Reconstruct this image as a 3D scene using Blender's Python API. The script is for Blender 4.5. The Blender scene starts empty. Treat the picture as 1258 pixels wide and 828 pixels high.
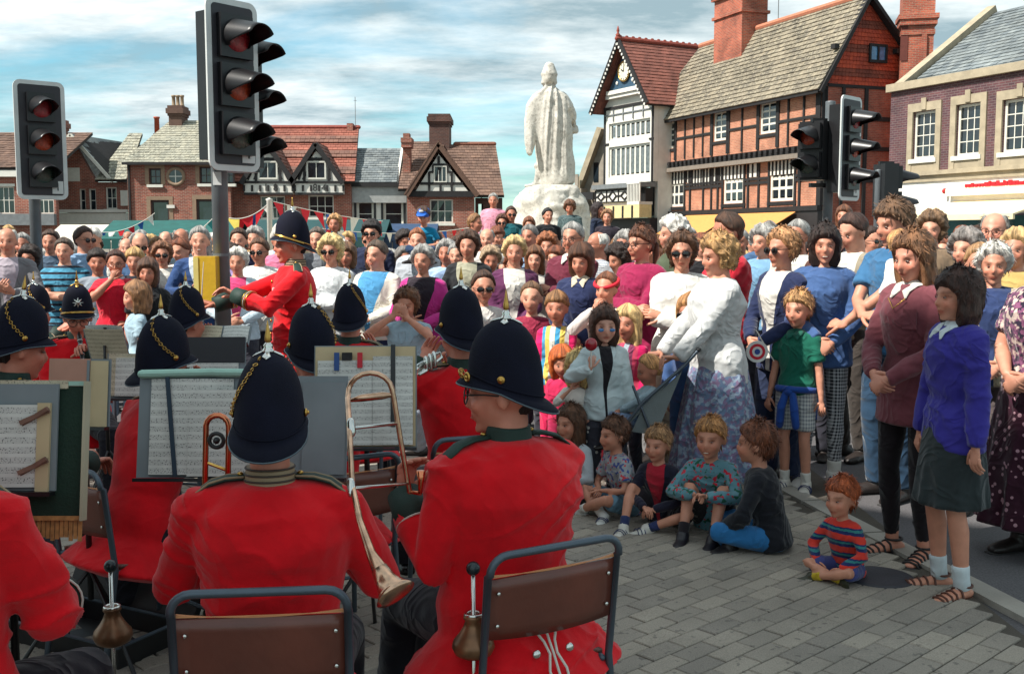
import bpy, math, random
import numpy as np
from mathutils import Matrix, Vector
R = math.radians
random.seed(7)
SC = bpy.context.scene
COL = SC.collection
# ------------------------------------------------------------ camera, sky, sun
F = 1300.0; CX = 629.0; CY = 414.0; HOR = 290.0; CH = 1.68; SENS = 36.0
PITCH = math.atan((CY - HOR) / F)
cam = bpy.data.cameras.new('camera'); co = bpy.data.objects.new('camera', cam); COL.objects.link(co)
cam.sensor_width = SENS; cam.lens = F / 1258.0 * SENS; cam.clip_end = 3000; cam.clip_start = .05
co.location = (0, 0, CH); co.rotation_euler = (math.pi/2 - PITCH, 0, 0)
SC.camera = co
SUN_EL = R(50); SUN_AZ = R(-116)      # azimuth from +Y towards +X
w = bpy.data.worlds.new('World'); SC.world = w; w.use_nodes = True
nt = w.node_tree; N = nt.nodes; L = nt.links; N.clear()
def nd(N, t, **k):
    n = N.new(t)
    for a, b in k.items(): setattr(n, a, b)
    return n
sky = nd(N, 'ShaderNodeTexSky', sky_type='NISHITA', sun_disc=False, sun_elevation=SUN_EL, sun_rotation=SUN_AZ, dust_density=.6, ozone_density=1.2)
tint = nd(N, 'ShaderNodeMix', data_type='RGBA', blend_type='MULTIPLY'); tint.inputs[0].default_value = 1
tint.inputs[7].default_value = (.47, .78, .76, 1)
L.new(sky.outputs[0], tint.inputs[6])
tc = nd(N, 'ShaderNodeTexCoord'); sp = nd(N, 'ShaderNodeSeparateXYZ'); L.new(tc.outputs['Generated'], sp.inputs[0])
mz = nd(N, 'ShaderNodeMath', operation='MAXIMUM'); L.new(sp.outputs[2], mz.inputs[0]); mz.inputs[1].default_value = .03
mz2 = nd(N, 'ShaderNodeMath', operation='ADD'); L.new(mz.outputs[0], mz2.inputs[0]); mz2.inputs[1].default_value = .12
dx = nd(N, 'ShaderNodeMath', operation='DIVIDE'); L.new(sp.outputs[0], dx.inputs[0]); L.new(mz2.outputs[0], dx.inputs[1])
dy = nd(N, 'ShaderNodeMath', operation='DIVIDE'); L.new(sp.outputs[1], dy.inputs[0]); L.new(mz2.outputs[0], dy.inputs[1])
cb = nd(N, 'ShaderNodeCombineXYZ'); L.new(dx.outputs[0], cb.inputs[0]); L.new(dy.outputs[0], cb.inputs[1]); cb.inputs[2].default_value = 3.1
mp = nd(N, 'ShaderNodeMapping'); mp.inputs['Scale'].default_value = (.42, .62, 1); mp.inputs['Rotation'].default_value = (0, 0, .25); L.new(cb.outputs[0], mp.inputs[0])
n1 = nd(N, 'ShaderNodeTexNoise'); n1.inputs['Scale'].default_value = 1.9; n1.inputs['Detail'].default_value = 8; n1.inputs['Roughness'].default_value = .58; n1.inputs['Distortion'].default_value = .35
L.new(mp.outputs[0], n1.inputs['Vector'])
cr = nd(N, 'ShaderNodeValToRGB'); cr.color_ramp.elements[0].position = .27; cr.color_ramp.elements[1].position = .53
L.new(n1.outputs[0], cr.inputs[0])
n2 = nd(N, 'ShaderNodeTexNoise'); n2.inputs['Scale'].default_value = 3.0; n2.inputs['Detail'].default_value = 9; n2.inputs['Roughness'].default_value = .62; L.new(mp.outputs[0], n2.inputs['Vector'])
cr2 = nd(N, 'ShaderNodeValToRGB'); cr2.color_ramp.elements[0].position = .36; cr2.color_ramp.elements[1].position = .62
cr2.color_ramp.elements[0].color = (1.8, 2.5, 2.8, 1); cr2.color_ramp.elements[1].color = (5.2, 5.6, 5.6, 1)
L.new(n2.outputs[0], cr2.inputs[0])
mxc = nd(N, 'ShaderNodeMix', data_type='RGBA'); L.new(cr.outputs[0], mxc.inputs[0]); L.new(tint.outputs[2], mxc.inputs[6]); L.new(cr2.outputs[0], mxc.inputs[7])
hz = nd(N, 'ShaderNodeMapRange'); L.new(sp.outputs[2], hz.inputs[0]); hz.inputs[1].default_value = -.02; hz.inputs[2].default_value = .10; hz.inputs[3].default_value = .0; hz.inputs[4].default_value = 1.
hm = nd(N, 'ShaderNodeMath', operation='MULTIPLY'); L.new(cr.outputs[0], hm.inputs[0]); L.new(hz.outputs[0], hm.inputs[1]); L.new(hm.outputs[0], mxc.inputs[0])
bg = nd(N, 'ShaderNodeBackground'); bg.inputs[1].default_value = .128; L.new(mxc.outputs[2], bg.inputs[0])
wo = nd(N, 'ShaderNodeOutputWorld'); L.new(bg.outputs[0], wo.inputs[0])
sl = bpy.data.lights.new('sun', 'SUN'); sl.energy = 4.8; sl.angle = R(.53); sl.color = (1, .95, .87)
so = bpy.data.objects.new('sun', sl); COL.objects.link(so)
sd = Vector((math.cos(SUN_EL)*math.sin(SUN_AZ), math.cos(SUN_EL)*math.cos(SUN_AZ), math.sin(SUN_EL)))
so.rotation_euler = sd.to_track_quat('Z', 'Y').to_euler(); so.location = sd*60
SC.view_settings.view_transform = 'Standard'; SC.view_settings.look = 'None'; SC.view_settings.exposure = 0.74; SC.view_settings.gamma = 1
# ------------------------------------------------------------ pixel <-> world helpers (pixels of the 1258 x 828 photograph)
_f = Vector((0, math.cos(PITCH), -math.sin(PITCH))); _u = Vector((0, math.sin(PITCH), math.cos(PITCH)))
def ray(px, py): return Vector((1, 0, 0))*((px-CX)/F) + _u*((CY-py)/F) + _f
def P(px, py, Y):
    d = ray(px, py); return Vector((0, 0, CH)) + d*(Y/d.y)
def G(px, py, z=0.):
    d = ray(px, py); return Vector((0, 0, CH)) + d*((z-CH)/d.z)
def lin(c):
    if max(c) > 1.0: c = [v/255. for v in c]
    return tuple(v/12.92 if v <= .04045 else ((v+.055)/1.055)**2.4 for v in c[:3])
# ------------------------------------------------------------ numpy mesh kit (triangles)
def join(parts):
    V = []; T = []; o = 0
    for v, t in parts:
        V.append(v); T.append(np.asarray(t)+o); o += len(v)
    return np.vstack(V), np.vstack(T)
def nrm(v):
    v = np.asarray(v, float); l = np.linalg.norm(v); return v/l if l > 1e-9 else v
def loft(Pt, Rr, n=12, side=None, cap=True, rnd=True):
    Pt = np.array([tuple(p) for p in Pt], float); k = len(Pt)
    Rr = np.array([(r, r) if np.isscalar(r) else r for r in Rr], float)
    if len(Rr) == 1: Rr = np.repeat(Rr, k, 0)
    tg = np.zeros_like(Pt)
    tg[1:-1] = Pt[2:]-Pt[:-2]; tg[0] = Pt[1]-Pt[0]; tg[-1] = Pt[-1]-Pt[-2]
    tg /= np.maximum(np.linalg.norm(tg, axis=1), 1e-9)[:, None]
    if cap and rnd:
        def end(p, t, r, s):
            m = min(r)
            return [(p + s*t*m*math.sin(a)*(rnd if rnd is not True else 1.), r*math.cos(a)) for a in (R(45), R(78))]
        e0 = end(Pt[0], tg[0], Rr[0], -1); e1 = end(Pt[-1], tg[-1], Rr[-1], 1)
        Pt = np.vstack([[e0[1][0]], [e0[0][0]], Pt, [e1[0][0]], [e1[1][0]]])
        Rr = np.vstack([[e0[1][1]], [e0[0][1]], Rr, [e1[0][1]], [e1[1][1]]])
        tg = np.vstack([[tg[0]]*2, tg, [tg[-1]]*2]); k += 4
    V = []
    a = None
    for i in range(k):
        t = tg[i]
        ref = np.array(side, float) if side is not None else (a if a is not None else (np.array([1., 0, 0]) if abs(t[0]) < .8 else np.array([0, 1., 0])))
        a = ref - t*(ref@t)
        if np.linalg.norm(a) < 1e-6: a = np.array([0, 1., 0]) - t*t[1]
        a = nrm(a); b = np.cross(t, a)
        th = np.arange(n)*2*math.pi/n
        V.append(Pt[i] + np.outer(np.cos(th)*Rr[i, 0], a) + np.outer(np.sin(th)*Rr[i, 1], b))
    V = np.vstack(V); T = []
    i = np.arange(n); j = (i+1) % n
    for r in range(k-1):
        o = r*n
        T.append(np.stack([o+i, o+j, o+n+j], 1)); T.append(np.stack([o+i, o+n+j, o+n+i], 1))
    if cap:
        c0 = len(V); V = np.vstack([V, Pt[:1], Pt[-1:]])
        T.append(np.stack([j, i, np.full(n, c0)], 1))
        o = (k-1)*n
        T.append(np.stack([o+i, o+j, np.full(n, c0+1)], 1))
    return V, np.vstack(T)
def ell(c, r, n=12, m=8, rot=None):
    V = []; T = []
    for a in range(1, m):
        ph = math.pi*a/m
        for b in range(n):
            th = 2*math.pi*b/n
            V.append((math.sin(ph)*math.cos(th)*r[0], math.sin(ph)*math.sin(th)*r[1], math.cos(ph)*r[2]))
    V.append((0, 0, r[2])); V.append((0, 0, -r[2]))
    for a in range(m-2):
        for b in range(n):
            p = a*n+b; q = a*n+(b+1) % n
            T += [(p, p+n, q+n), (p, q+n, q)]
    for b in range(n):
        T.append((len(V)-2, b, (b+1) % n)); o = (m-2)*n
        T.append((len(V)-1, o+(b+1) % n, o+b))
    V = np.array(V)
    if rot is not None: V = V@np.array(rot.to_3x3()).T
    return V+np.array(tuple(c)), np.array(T)
CUBE_T = np.array([(0,2,1),(0,3,2),(4,5,6),(4,6,7),(0,1,5),(0,5,4),(1,2,6),(1,6,5),(2,3,7),(2,7,6),(3,0,4),(3,4,7)])
def box8(p): return np.array([tuple(q) for q in p], float), CUBE_T
def box(x0, x1, y0, y1, z0, z1):
    return box8([(x0,y0,z0),(x1,y0,z0),(x1,y1,z0),(x0,y1,z0),(x0,y0,z1),(x1,y0,z1),(x1,y1,z1),(x0,y1,z1)])
def slab(c4, th, n=None):
    """box from four corner points (ccw seen from the front) pushed back by th along -normal"""
    c = [np.array(tuple(q)) for q in c4]
    nn = nrm(np.cross(c[1]-c[0], c[3]-c[0]))
    return box8([q-nn*th for q in c]+c)
def beam(a, b, w, d, up=(0, 0, 1)):
    a = np.array(tuple(a)); b = np.array(tuple(b)); t = nrm(b-a); s = nrm(np.cross(t, up))
    if np.linalg.norm(np.cross(t, up)) < 1e-5: s = np.array([1., 0, 0])
    q = np.cross(s, t)
    o = [(-s*w-q*d)/2, (s*w-q*d)/2, (s*w+q*d)/2, (-s*w+q*d)/2]
    return box8([a+k for k in o]+[b+k for k in o])
def lathe(prof, n=20, c=(0, 0, 0)):
    """prof list of (r,z), around z axis"""
    V = []; T = []
    for r, z in prof:
        for b in range(n):
            th = 2*math.pi*b/n; V.append((c[0]+r*math.cos(th), c[1]+r*math.sin(th), c[2]+z))
    for a in range(len(prof)-1):
        for b in range(n):
            p = a*n+b; q = a*n+(b+1) % n
            T += [(p, q, q+n), (p, q+n, p+n)]
    V += [(c[0], c[1], c[2]+prof[0][1]), (c[0], c[1], c[2]+prof[-1][1])]
    for b in range(n):
        T.append((len(V)-2, (b+1) % n, b)); o = (len(prof)-1)*n; T.append((len(V)-1, o+b, o+(b+1) % n))
    return np.array(V), np.array(T)
def torus(c, r, rr, ax=(0, 0, 1), n=12, m=6, sx=1.):
    ax = nrm(ax); a = nrm(np.cross(ax, (0, 0, 1) if abs(ax[2]) < .9 else (1, 0, 0))); b = np.cross(ax, a)
    V = []; T = []
    for i in range(n):
        t = 2*math.pi*i/n; d = a*math.cos(t)*sx+b*math.sin(t)
        for j in range(m):
            s = 2*math.pi*j/m
            V.append(np.array(tuple(c))+d*r+nrm(d)*rr*math.cos(s)+ax*rr*math.sin(s))
    for i in range(n):
        for j in range(m):
            p = i*m+j; q = i*m+(j+1) % m; u = ((i+1) % n)*m
            T += [(p, u+j, u+(j+1) % m), (p, u+(j+1) % m, q)]
    return np.array(V), np.array(T)
def mkmesh(name, V, T, mats, midx=None, smooth=True, attrs=None, uv=None):
    me = bpy.data.meshes.new(name)
    T = np.asarray(T, np.int32); n = len(T)
    me.vertices.add(len(V)); me.vertices.foreach_set('co', np.asarray(V, np.float32).ravel())
    me.loops.add(n*3); me.loops.foreach_set('vertex_index', T.ravel())
    me.polygons.add(n); me.polygons.foreach_set('loop_start', np.arange(n, dtype=np.int32)*3)
    if midx is not None: me.polygons.foreach_set('material_index', np.asarray(midx, np.int32))
    me.polygons.foreach_set('use_smooth', np.full(n, bool(smooth)))
    for m in (mats if isinstance(mats, (list, tuple)) else [mats]): me.materials.append(m)
    if attrs:
        for k, a in attrs.items():
            if a.ndim == 2:
                at = me.attributes.new(k, 'FLOAT_COLOR', 'POINT'); at.data.foreach_set('color', np.hstack([a, np.ones((len(a), 1))]).astype(np.float32).ravel())
            else:
                at = me.attributes.new(k, 'FLOAT', 'POINT'); at.data.foreach_set('value', a.astype(np.float32))
    if uv is not None:
        ul = me.uv_layers.new(name='UVMap'); ul.data.foreach_set('uv', np.asarray(uv, np.float32)[T.ravel()].ravel())
    me.update(calc_edges=True)
    return me
def link(name, me, parent=None, label=None, cat=None, group=None, kind=None, M=None):
    o = bpy.data.objects.new(name, me); COL.objects.link(o)
    if parent is not None: o.parent = parent
    if label: o['label'] = label
    if cat: o['category'] = cat
    if group: o['group'] = group
    if kind: o['kind'] = kind
    if M is not None: o.matrix_basis = M
    return o
def obj(name, VT, mat, parent=None, smooth=False, **k):
    if isinstance(VT, list): VT = join(VT)
    return link(name, mkmesh(name, VT[0], VT[1], mat, smooth=smooth), parent, **k)
def empty(name, loc, label, cat, group=None, rz=0., sc=1.):
    o = bpy.data.objects.new(name, None); COL.objects.link(o); o.empty_display_size = .1
    o.location = loc; o.rotation_euler = (0, 0, rz); o.scale = (sc,)*3
    o['label'] = label; o['category'] = cat
    if group: o['group'] = group
    return o
def uncoincide(o): pass
# value noise
_rs = np.random.RandomState(3); _tab = _rs.rand(64, 64, 64).astype(np.float32)
def vnoise(p, s):
    q = np.asarray(p)*s+100.; i = np.floor(q).astype(int); f = q-i; f = f*f*(3-2*f); i &= 63; j = (i+1) & 63
    def g(a, b, c): return _tab[a, b, c]
    x0, y0, z0 = i[:, 0], i[:, 1], i[:, 2]; x1, y1, z1 = j[:, 0], j[:, 1], j[:, 2]; fx, fy, fz = f[:, 0], f[:, 1], f[:, 2]
    a = g(x0,y0,z0)*(1-fx)+g(x1,y0,z0)*fx; b = g(x0,y1,z0)*(1-fx)+g(x1,y1,z0)*fx
    c = g(x0,y0,z1)*(1-fx)+g(x1,y0,z1)*fx; d = g(x0,y1,z1)*(1-fx)+g(x1,y1,z1)*fx
    return ((a*(1-fy)+b*fy)*(1-fz)+(c*(1-fy)+d*fy)*fz)*2-1
def vnormals(V, T):
    n = np.cross(V[T[:, 1]]-V[T[:, 0]], V[T[:, 2]]-V[T[:, 0]]); o = np.zeros_like(V)
    for k in range(3):
        for c in range(3): o[:, c] += np.bincount(T[:, k], n[:, c], len(V))
    return o/np.maximum(np.linalg.norm(o, axis=1), 1e-12)[:, None]
def lap(V, T, it=3, f=.5):
    e = np.vstack([T[:, :2], T[:, 1:], T[:, [2, 0]]]); e = np.vstack([e, e[:, ::-1]])
    cnt = np.bincount(e[:, 0], minlength=len(V)).astype(float); cnt[cnt == 0] = 1
    for _ in range(it):
        A = np.stack([np.bincount(e[:, 0], V[e[:, 1], c], len(V)) for c in range(3)], 1)/cnt[:, None]
        V = V+(A-V)*f
    return V
_ts = bpy.data.scenes.new('tmp'); _tm = bpy.data.meshes.new('tmp'); _to = bpy.data.objects.new('tmp', _tm); _ts.collection.objects.link(_to)
_md = _to.modifiers.new('r', 'REMESH'); _md.mode = 'VOXEL'; _md.adaptivity = 0
def remesh(VT, vox, it=3):
    global _tm
    V, T = VT
    m = mkmesh('tmp', V, T, []) ; _to.data = m; _md.voxel_size = vox
    _ts.view_layers[0].update(); dg = _ts.view_layers[0].depsgraph
    ev = _to.evaluated_get(dg); me = ev.data
    nv = len(me.vertices); co_ = np.zeros(nv*3, np.float32); me.vertices.foreach_get('co', co_)
    me.calc_loop_triangles(); nt_ = len(me.loop_triangles); t_ = np.zeros(nt_*3, np.int32); me.loop_triangles.foreach_get('vertices', t_)
    V2 = co_.reshape(-1, 3).astype(float); T2 = t_.reshape(-1, 3)
    _to.data = _tm; bpy.data.meshes.remove(m)
    if it: V2 = lap(V2, T2, it)
    return V2, T2
# ------------------------------------------------------------ materials
_mc = {}
def mat(key, col=(128,)*3, rough=.6, metal=0., bump=0., bscale=40., var=.12, vscale=6., spec=.5, coat=0., build=None, emit=None, co='Object'):
    if key in _mc: return _mc[key]
    m = bpy.data.materials.new(key); m.use_nodes = True; _mc[key] = m
    N = m.node_tree.nodes; L = m.node_tree.links; b = N['Principled BSDF']
    c = lin(col); b.inputs['Roughness'].default_value = rough; b.inputs['Metallic'].default_value = metal
    b.inputs['Specular IOR Level'].default_value = spec; b.inputs['Coat Weight'].default_value = coat
    b.inputs['Base Color'].default_value = (*c, 1); m.diffuse_color = (*c, 1)
    t = N.new('ShaderNodeTexCoord')
    if build: build(N, L, b, t, c)
    elif var > 0:
        n = N.new('ShaderNodeTexNoise'); n.inputs['Scale'].default_value = vscale; n.inputs['Detail'].default_value = 5; L.new(t.outputs[co], n.inputs[0])
        mm = N.new('ShaderNodeMapRange'); mm.inputs[1].default_value = .3; mm.inputs[2].default_value = .7; mm.inputs[3].default_value = 1-var; mm.inputs[4].default_value = 1+var
        L.new(n.outputs[0], mm.inputs[0])
        x = N.new('ShaderNodeMix'); x.data_type = 'RGBA'; x.blend_type = 'MULTIPLY'; x.inputs[0].default_value = 1; x.inputs[6].default_value = (*c, 1)
        L.new(mm.outputs[0], x.inputs[7]); L.new(x.outputs[2], b.inputs['Base Color'])
    if bump > 0:
        n = N.new('ShaderNodeTexNoise'); n.inputs['Scale'].default_value = bscale; n.inputs['Detail'].default_value = 6; L.new(t.outputs[co], n.inputs[0])
        q = N.new('ShaderNodeBump'); q.inputs['Strength'].default_value = bump; q.inputs['Distance'].default_value = .01
        L.new(n.outputs[0], q.inputs['Height']); L.new(q.outputs[0], b.inputs['Normal'])
    if emit: b.inputs['Emission Color'].default_value = (*lin(emit[0]), 1); b.inputs['Emission Strength'].default_value = emit[1]
    return m
def M_(N, op, a=None, b=None, L=None):
    n = N.new('ShaderNodeMath'); n.operation = op
    for i, v in enumerate((a, b)):
        if v is None: continue
        if isinstance(v, (int, float)): n.inputs[i].default_value = v
        else: L.new(v, n.inputs[i])
    return n.outputs[0]
def MX(N, L, f, a, b, mode='MIX'):
    n = N.new('ShaderNodeMix'); n.data_type = 'RGBA'; n.blend_type = mode
    for i, v in ((0, f), (6, a), (7, b)):
        if isinstance(v, (int, float)): n.inputs[i].default_value = v
        elif isinstance(v, tuple): n.inputs[i].default_value = (*v[:3], 1)
        else: L.new(v, n.inputs[i])
    return n.outputs[2]
def noise(N, L, vec, scale, det=4, rough=.5):
    n = N.new('ShaderNodeTexNoise'); n.inputs['Scale'].default_value = scale; n.inputs['Detail'].default_value = det; n.inputs['Roughness'].default_value = rough
    L.new(vec, n.inputs[0]); return n.outputs[0]
def ramp(N, L, f, stops):
    n = N.new('ShaderNodeValToRGB'); e = n.color_ramp.elements
    while len(e) < len(stops): e.new(.5)
    for i, (p, c) in enumerate(stops):
        e[i].position = p; e[i].color = (*c, 1) if isinstance(c, tuple) else (c, c, c, 1)
    L.new(f, n.inputs[0]); return n.outputs[0]
def bumpn(N, L, b, h, s=.5, d=.01):
    q = N.new('ShaderNodeBump'); q.inputs['Strength'].default_value = s; q.inputs['Distance'].default_value = d
    L.new(h, q.inputs['Height']); L.new(q.outputs[0], b.inputs['Normal'])
def bricks(key, c1, c2, mortar, bw=.225, bh=.075, ms=.012, rough=.85):
    def f(N, L, b, t, c):
        s = N.new('ShaderNodeSeparateXYZ'); L.new(t.outputs['Object'], s.inputs[0])
        cb = N.new('ShaderNodeCombineXYZ'); L.new(M_(N, 'ADD', s.outputs[0], s.outputs[1], L), cb.inputs[0]); L.new(s.outputs[2], cb.inputs[1])
        k = N.new('ShaderNodeTexBrick'); k.inputs['Scale'].default_value = 1; k.inputs['Brick Width'].default_value = bw; k.inputs['Row Height'].default_value = bh
        k.inputs['Mortar Size'].default_value = ms; k.inputs['Bias'].default_value = 0; k.inputs['Mortar Smooth'].default_value = .3
        k.inputs['Color1'].default_value = (*lin(c1), 1); k.inputs['Color2'].default_value = (*lin(c2), 1); k.inputs['Mortar'].default_value = (*lin(mortar), 1)
        L.new(cb.outputs[0], k.inputs[0])
        v = ramp(N, L, noise(N, L, t.outputs['Object'], 1.1, 6, .65), [(.3, .62), (.7, 1.3)])
        L.new(MX(N, L, 1., k.outputs[0], v, 'MULTIPLY'), b.inputs['Base Color'])
        h = M_(N, 'SUBTRACT', 1., k.outputs[1], L); bumpn(N, L, b, h, .5, .012)
    return mat(key, c1, rough, build=f)
def tilemat(key, c1, c2, rough=.8, streak=None):
    """colour per tile from point attribute 'rnd'"""
    def f(N, L, b, t, c):
        a = N.new('ShaderNodeAttribute'); a.attribute_name = 'rnd'
        k = MX(N, L, a.outputs['Fac'], lin(c1), lin(c2))
        n = ramp(N, L, noise(N, L, t.outputs['Object'], .9, 7, .7), [(.3, .6), (.72, 1.35)])
        k = MX(N, L, 1., k, n, 'MULTIPLY')
        if streak:
            q = ramp(N, L, noise(N, L, t.outputs['Object'], 9, 5, .7), [(.5, 0.), (.62, 1.)])
            k = MX(N, L, q, k, lin(streak))
        L.new(k, b.inputs['Base Color'])
        bumpn(N, L, b, noise(N, L, t.outputs['Object'], 30, 4), .35, .01)
    return mat(key, c1, rough, build=f)
def cloth(c1, pat='plain', c2=None, c3=None, rough=.85, attr=True):
    key = 'cloth_%s_%s_%s_%s' % (tuple(c1), pat, c2, c3)
    if key in _mc: return _mc[key]
    def f(N, L, b, t, c):
        co_ = t.outputs['Object']; base = c; B = lin(c2) if c2 else (.7,)*3; C3 = lin(c3) if c3 else (.8,)*3
        s = N.new('ShaderNodeSeparateXYZ'); L.new(co_, s.inputs[0]); x, y, z = s.outputs
        k = None
        def st(v, per, duty): return M_(N, 'LESS_THAN', M_(N, 'FRACT', M_(N, 'MULTIPLY', M_(N, 'ADD', v, 10., L), 1/per, L), None, L), duty, L)
        if pat == 'stripe': k = MX(N, L, st(z, .062, .36), base, B)
        elif pat == 'jumper':
            wob = M_(N, 'ADD', z, M_(N, 'MULTIPLY', noise(N, L, co_, 60, 1), .008, L), L)
            k = MX(N, L, st(wob, .066, .5), base, B); k = MX(N, L, st(M_(N, 'ADD', wob, .018, L), .066, .16), k, C3)
        elif pat == 'vstripe':
            k = MX(N, L, st(x, .10, .33), base, B); k = MX(N, L, st(M_(N, 'ADD', x, .035, L), .1, .33), k, C3)
            k = MX(N, L, M_(N, 'GREATER_THAN', M_(N, 'ABSOLUTE', x, None, L), .09, L), k, lin((200, 20, 90)))
        elif pat == 'check':
            k = MX(N, L, M_(N, 'MULTIPLY', M_(N, 'ADD', st(z, .022, .5), st(M_(N, 'ADD', x, y, L), .022, .5), L), .5, L), base, B)
        elif pat == 'floral':
            n1_ = ramp(N, L, noise(N, L, co_, 34, 3), [(.45, 0.), (.55, 1.)]); n2_ = ramp(N, L, noise(N, L, co_, 31, 2), [(.53, 0.), (.58, 1.)])
            k = MX(N, L, n2_, MX(N, L, n1_, base, B), C3)
        elif pat == 'dots':
            v = N.new('ShaderNodeTexVoronoi'); v.inputs['Scale'].default_value = 26; L.new(co_, v.inputs[0])
            k = MX(N, L, M_(N, 'LESS_THAN', v.outputs[0], .28, L), base, B)
        elif pat == 'open':     # open cardigan / jacket showing an inner colour down the front
            a = N.new('ShaderNodeAttribute'); a.attribute_name = 'm'
            k = MX(N, L, M_(N, 'LESS_THAN', a.outputs['Fac'], .5, L), base, B)
        elif pat == 'panel':    # jersey with a pale lower block
            k = MX(N, L, M_(N, 'LESS_THAN', z, C3[0]*0+.62, L), base, B)
        elif pat == 'motif':    # small coloured print on the chest and sleeves
            n1_ = ramp(N, L, noise(N, L, co_, 38, 1), [(.60, 0.), (.63, 1.)]); n2_ = ramp(N, L, noise(N, L, co_, 44, 0), [(.64, 0.), (.67, 1.)])
            k = MX(N, L, n2_, MX(N, L, n1_, base, B), C3)
        else: k = None
        nn = ramp(N, L, noise(N, L, co_, 7, 6, .6), [(.3, .82), (.7, 1.14)])
        o = MX(N, L, 1., k if k is not None else tuple(base), nn, 'MULTIPLY')
        L.new(o, b.inputs['Base Color'])
        wv = noise(N, L, co_, 260, 2); fo = noise(N, L, co_, 14, 3)
        wn = N.new('ShaderNodeTexNoise'); wn.inputs['Scale'].default_value = 5.0 if pat != 'wool' else 3.4; wn.inputs['Detail'].default_value = 2; wn.inputs['Distortion'].default_value = 1.0; L.new(co_, wn.inputs[0])
        rg = M_(N, 'SUBTRACT', 1., M_(N, 'ABSOLUTE', M_(N, 'MULTIPLY', M_(N, 'SUBTRACT', wn.outputs[0], .5, L), 7., L), None, L), L); rg = M_(N, 'MAXIMUM', rg, 0., L); rg = M_(N, 'POWER', rg, 1.6, L)
        bumpn(N, L, b, M_(N, 'ADD', M_(N, 'ADD', M_(N, 'MULTIPLY', wv, .07, L), M_(N, 'MULTIPLY', fo, .5, L), L), M_(N, 'MULTIPLY', rg, 1.0 if pat != 'wool' else .32, L), L), .5, .018)
        b.inputs['Sheen Weight'].default_value = .15
    return mat(key, c1, rough, spec=.25, build=f)
brass = mat('brass', (205, 165, 90), .22, 1., var=.15, vscale=14)
silver = mat('silver_plate', (205, 205, 200), .2, 1., var=.1)
steel = mat('painted_steel_tube', (78, 88, 98), .42, .55, bump=.08, bscale=120)
blackp = mat('black_plastic', (22, 22, 24), .42, var=.2)
gold = mat('gilt_metal', (190, 150, 80), .32, 1., var=.2, vscale=40)
# ============================================================ PEOPLE
def A(*v): return np.array(v, float)
def rot3(ax, deg): return np.array(Matrix.Rotation(R(deg), 3, ax))
def skinmat(tone):
    key = 'skin_%s' % (tone,)
    if key in _mc: return _mc[key]
    def f(N, L, b, t, c):
        a = N.new('ShaderNodeAttribute'); a.attribute_name = 'tint'
        base = MX(N, L, 1., tuple(c), ramp(N, L, noise(N, L, t.outputs['Object'], 18, 5), [(.3, .88), (.7, 1.1)]), 'MULTIPLY')
        L.new(MX(N, L, 1., base, a.outputs['Color'], 'MULTIPLY'), b.inputs['Base Color'])
        b.inputs['Subsurface Weight'].default_value = .0
    return mat(key, tone, .5, spec=.35, build=f)
def hairmat(c):
    def f(N, L, b, t, cc):
        a = N.new('ShaderNodeAttribute'); a.attribute_name = 'hs'
        mpn = N.new('ShaderNodeMapping'); mpn.inputs['Scale'].default_value = (260, 260, 26); L.new(t.outputs['Object'], mpn.inputs[0]); wp_ = N.new('ShaderNodeTexNoise'); wp_.inputs['Scale'].default_value = 14; L.new(t.outputs['Object'], wp_.inputs[0])
        ad = N.new('ShaderNodeVectorMath'); ad.operation = 'MULTIPLY_ADD'; L.new(wp_.outputs['Color'], ad.inputs[0]); ad.inputs[1].default_value = (5, 5, 5); L.new(mpn.outputs[0], ad.inputs[2])
        n = noise(N, L, ad.outputs[0], 1., 3, .6)
        v = M_(N, 'MULTIPLY', M_(N, 'ADD', a.outputs['Fac'], n, L), .5, L)
        k = MX(N, L, 1., tuple(cc), ramp(N, L, v, [(.32, .40), (.5, .9), (.66, 1.5)]), 'MULTIPLY')
        L.new(k, b.inputs['Base Color']); bumpn(N, L, b, n, .9, .008)
    return mat('hair_%s' % (c,), c, .5, spec=.4, build=f)
eyewhite = mat('eye_white', (132, 120, 112), .25, var=0); iris = mat('iris', (48, 40, 36), .2, var=0)
teeth = mat('teeth', (196, 184, 168), .3, var=0)
lensd = mat('dark_lens', (14, 12, 12), .08, var=0, spec=.7); lensc = mat('spectacle_lens', (120, 118, 112), .08, var=0, spec=.8)
shoe_m = {}
def ik(a, t, l1, l2, pole):
    a = np.asarray(a); t = np.asarray(t); d = t-a; D = np.linalg.norm(d); D2 = min(D, (l1+l2)*.999); u = d/D
    t = a+u*D2; x = (l1*l1-l2*l2+D2*D2)/(2*D2); h = math.sqrt(max(l1*l1-x*x, 0))
    p = np.asarray(pole, float); p = nrm(p-u*(p@u)); return a+u*x+p*h, t
AGES = {'ad': (1.72, .248), 'teen': (1.5, .230), 'kid': (1.2, .218), 'tot': (.95, .205)}
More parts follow.
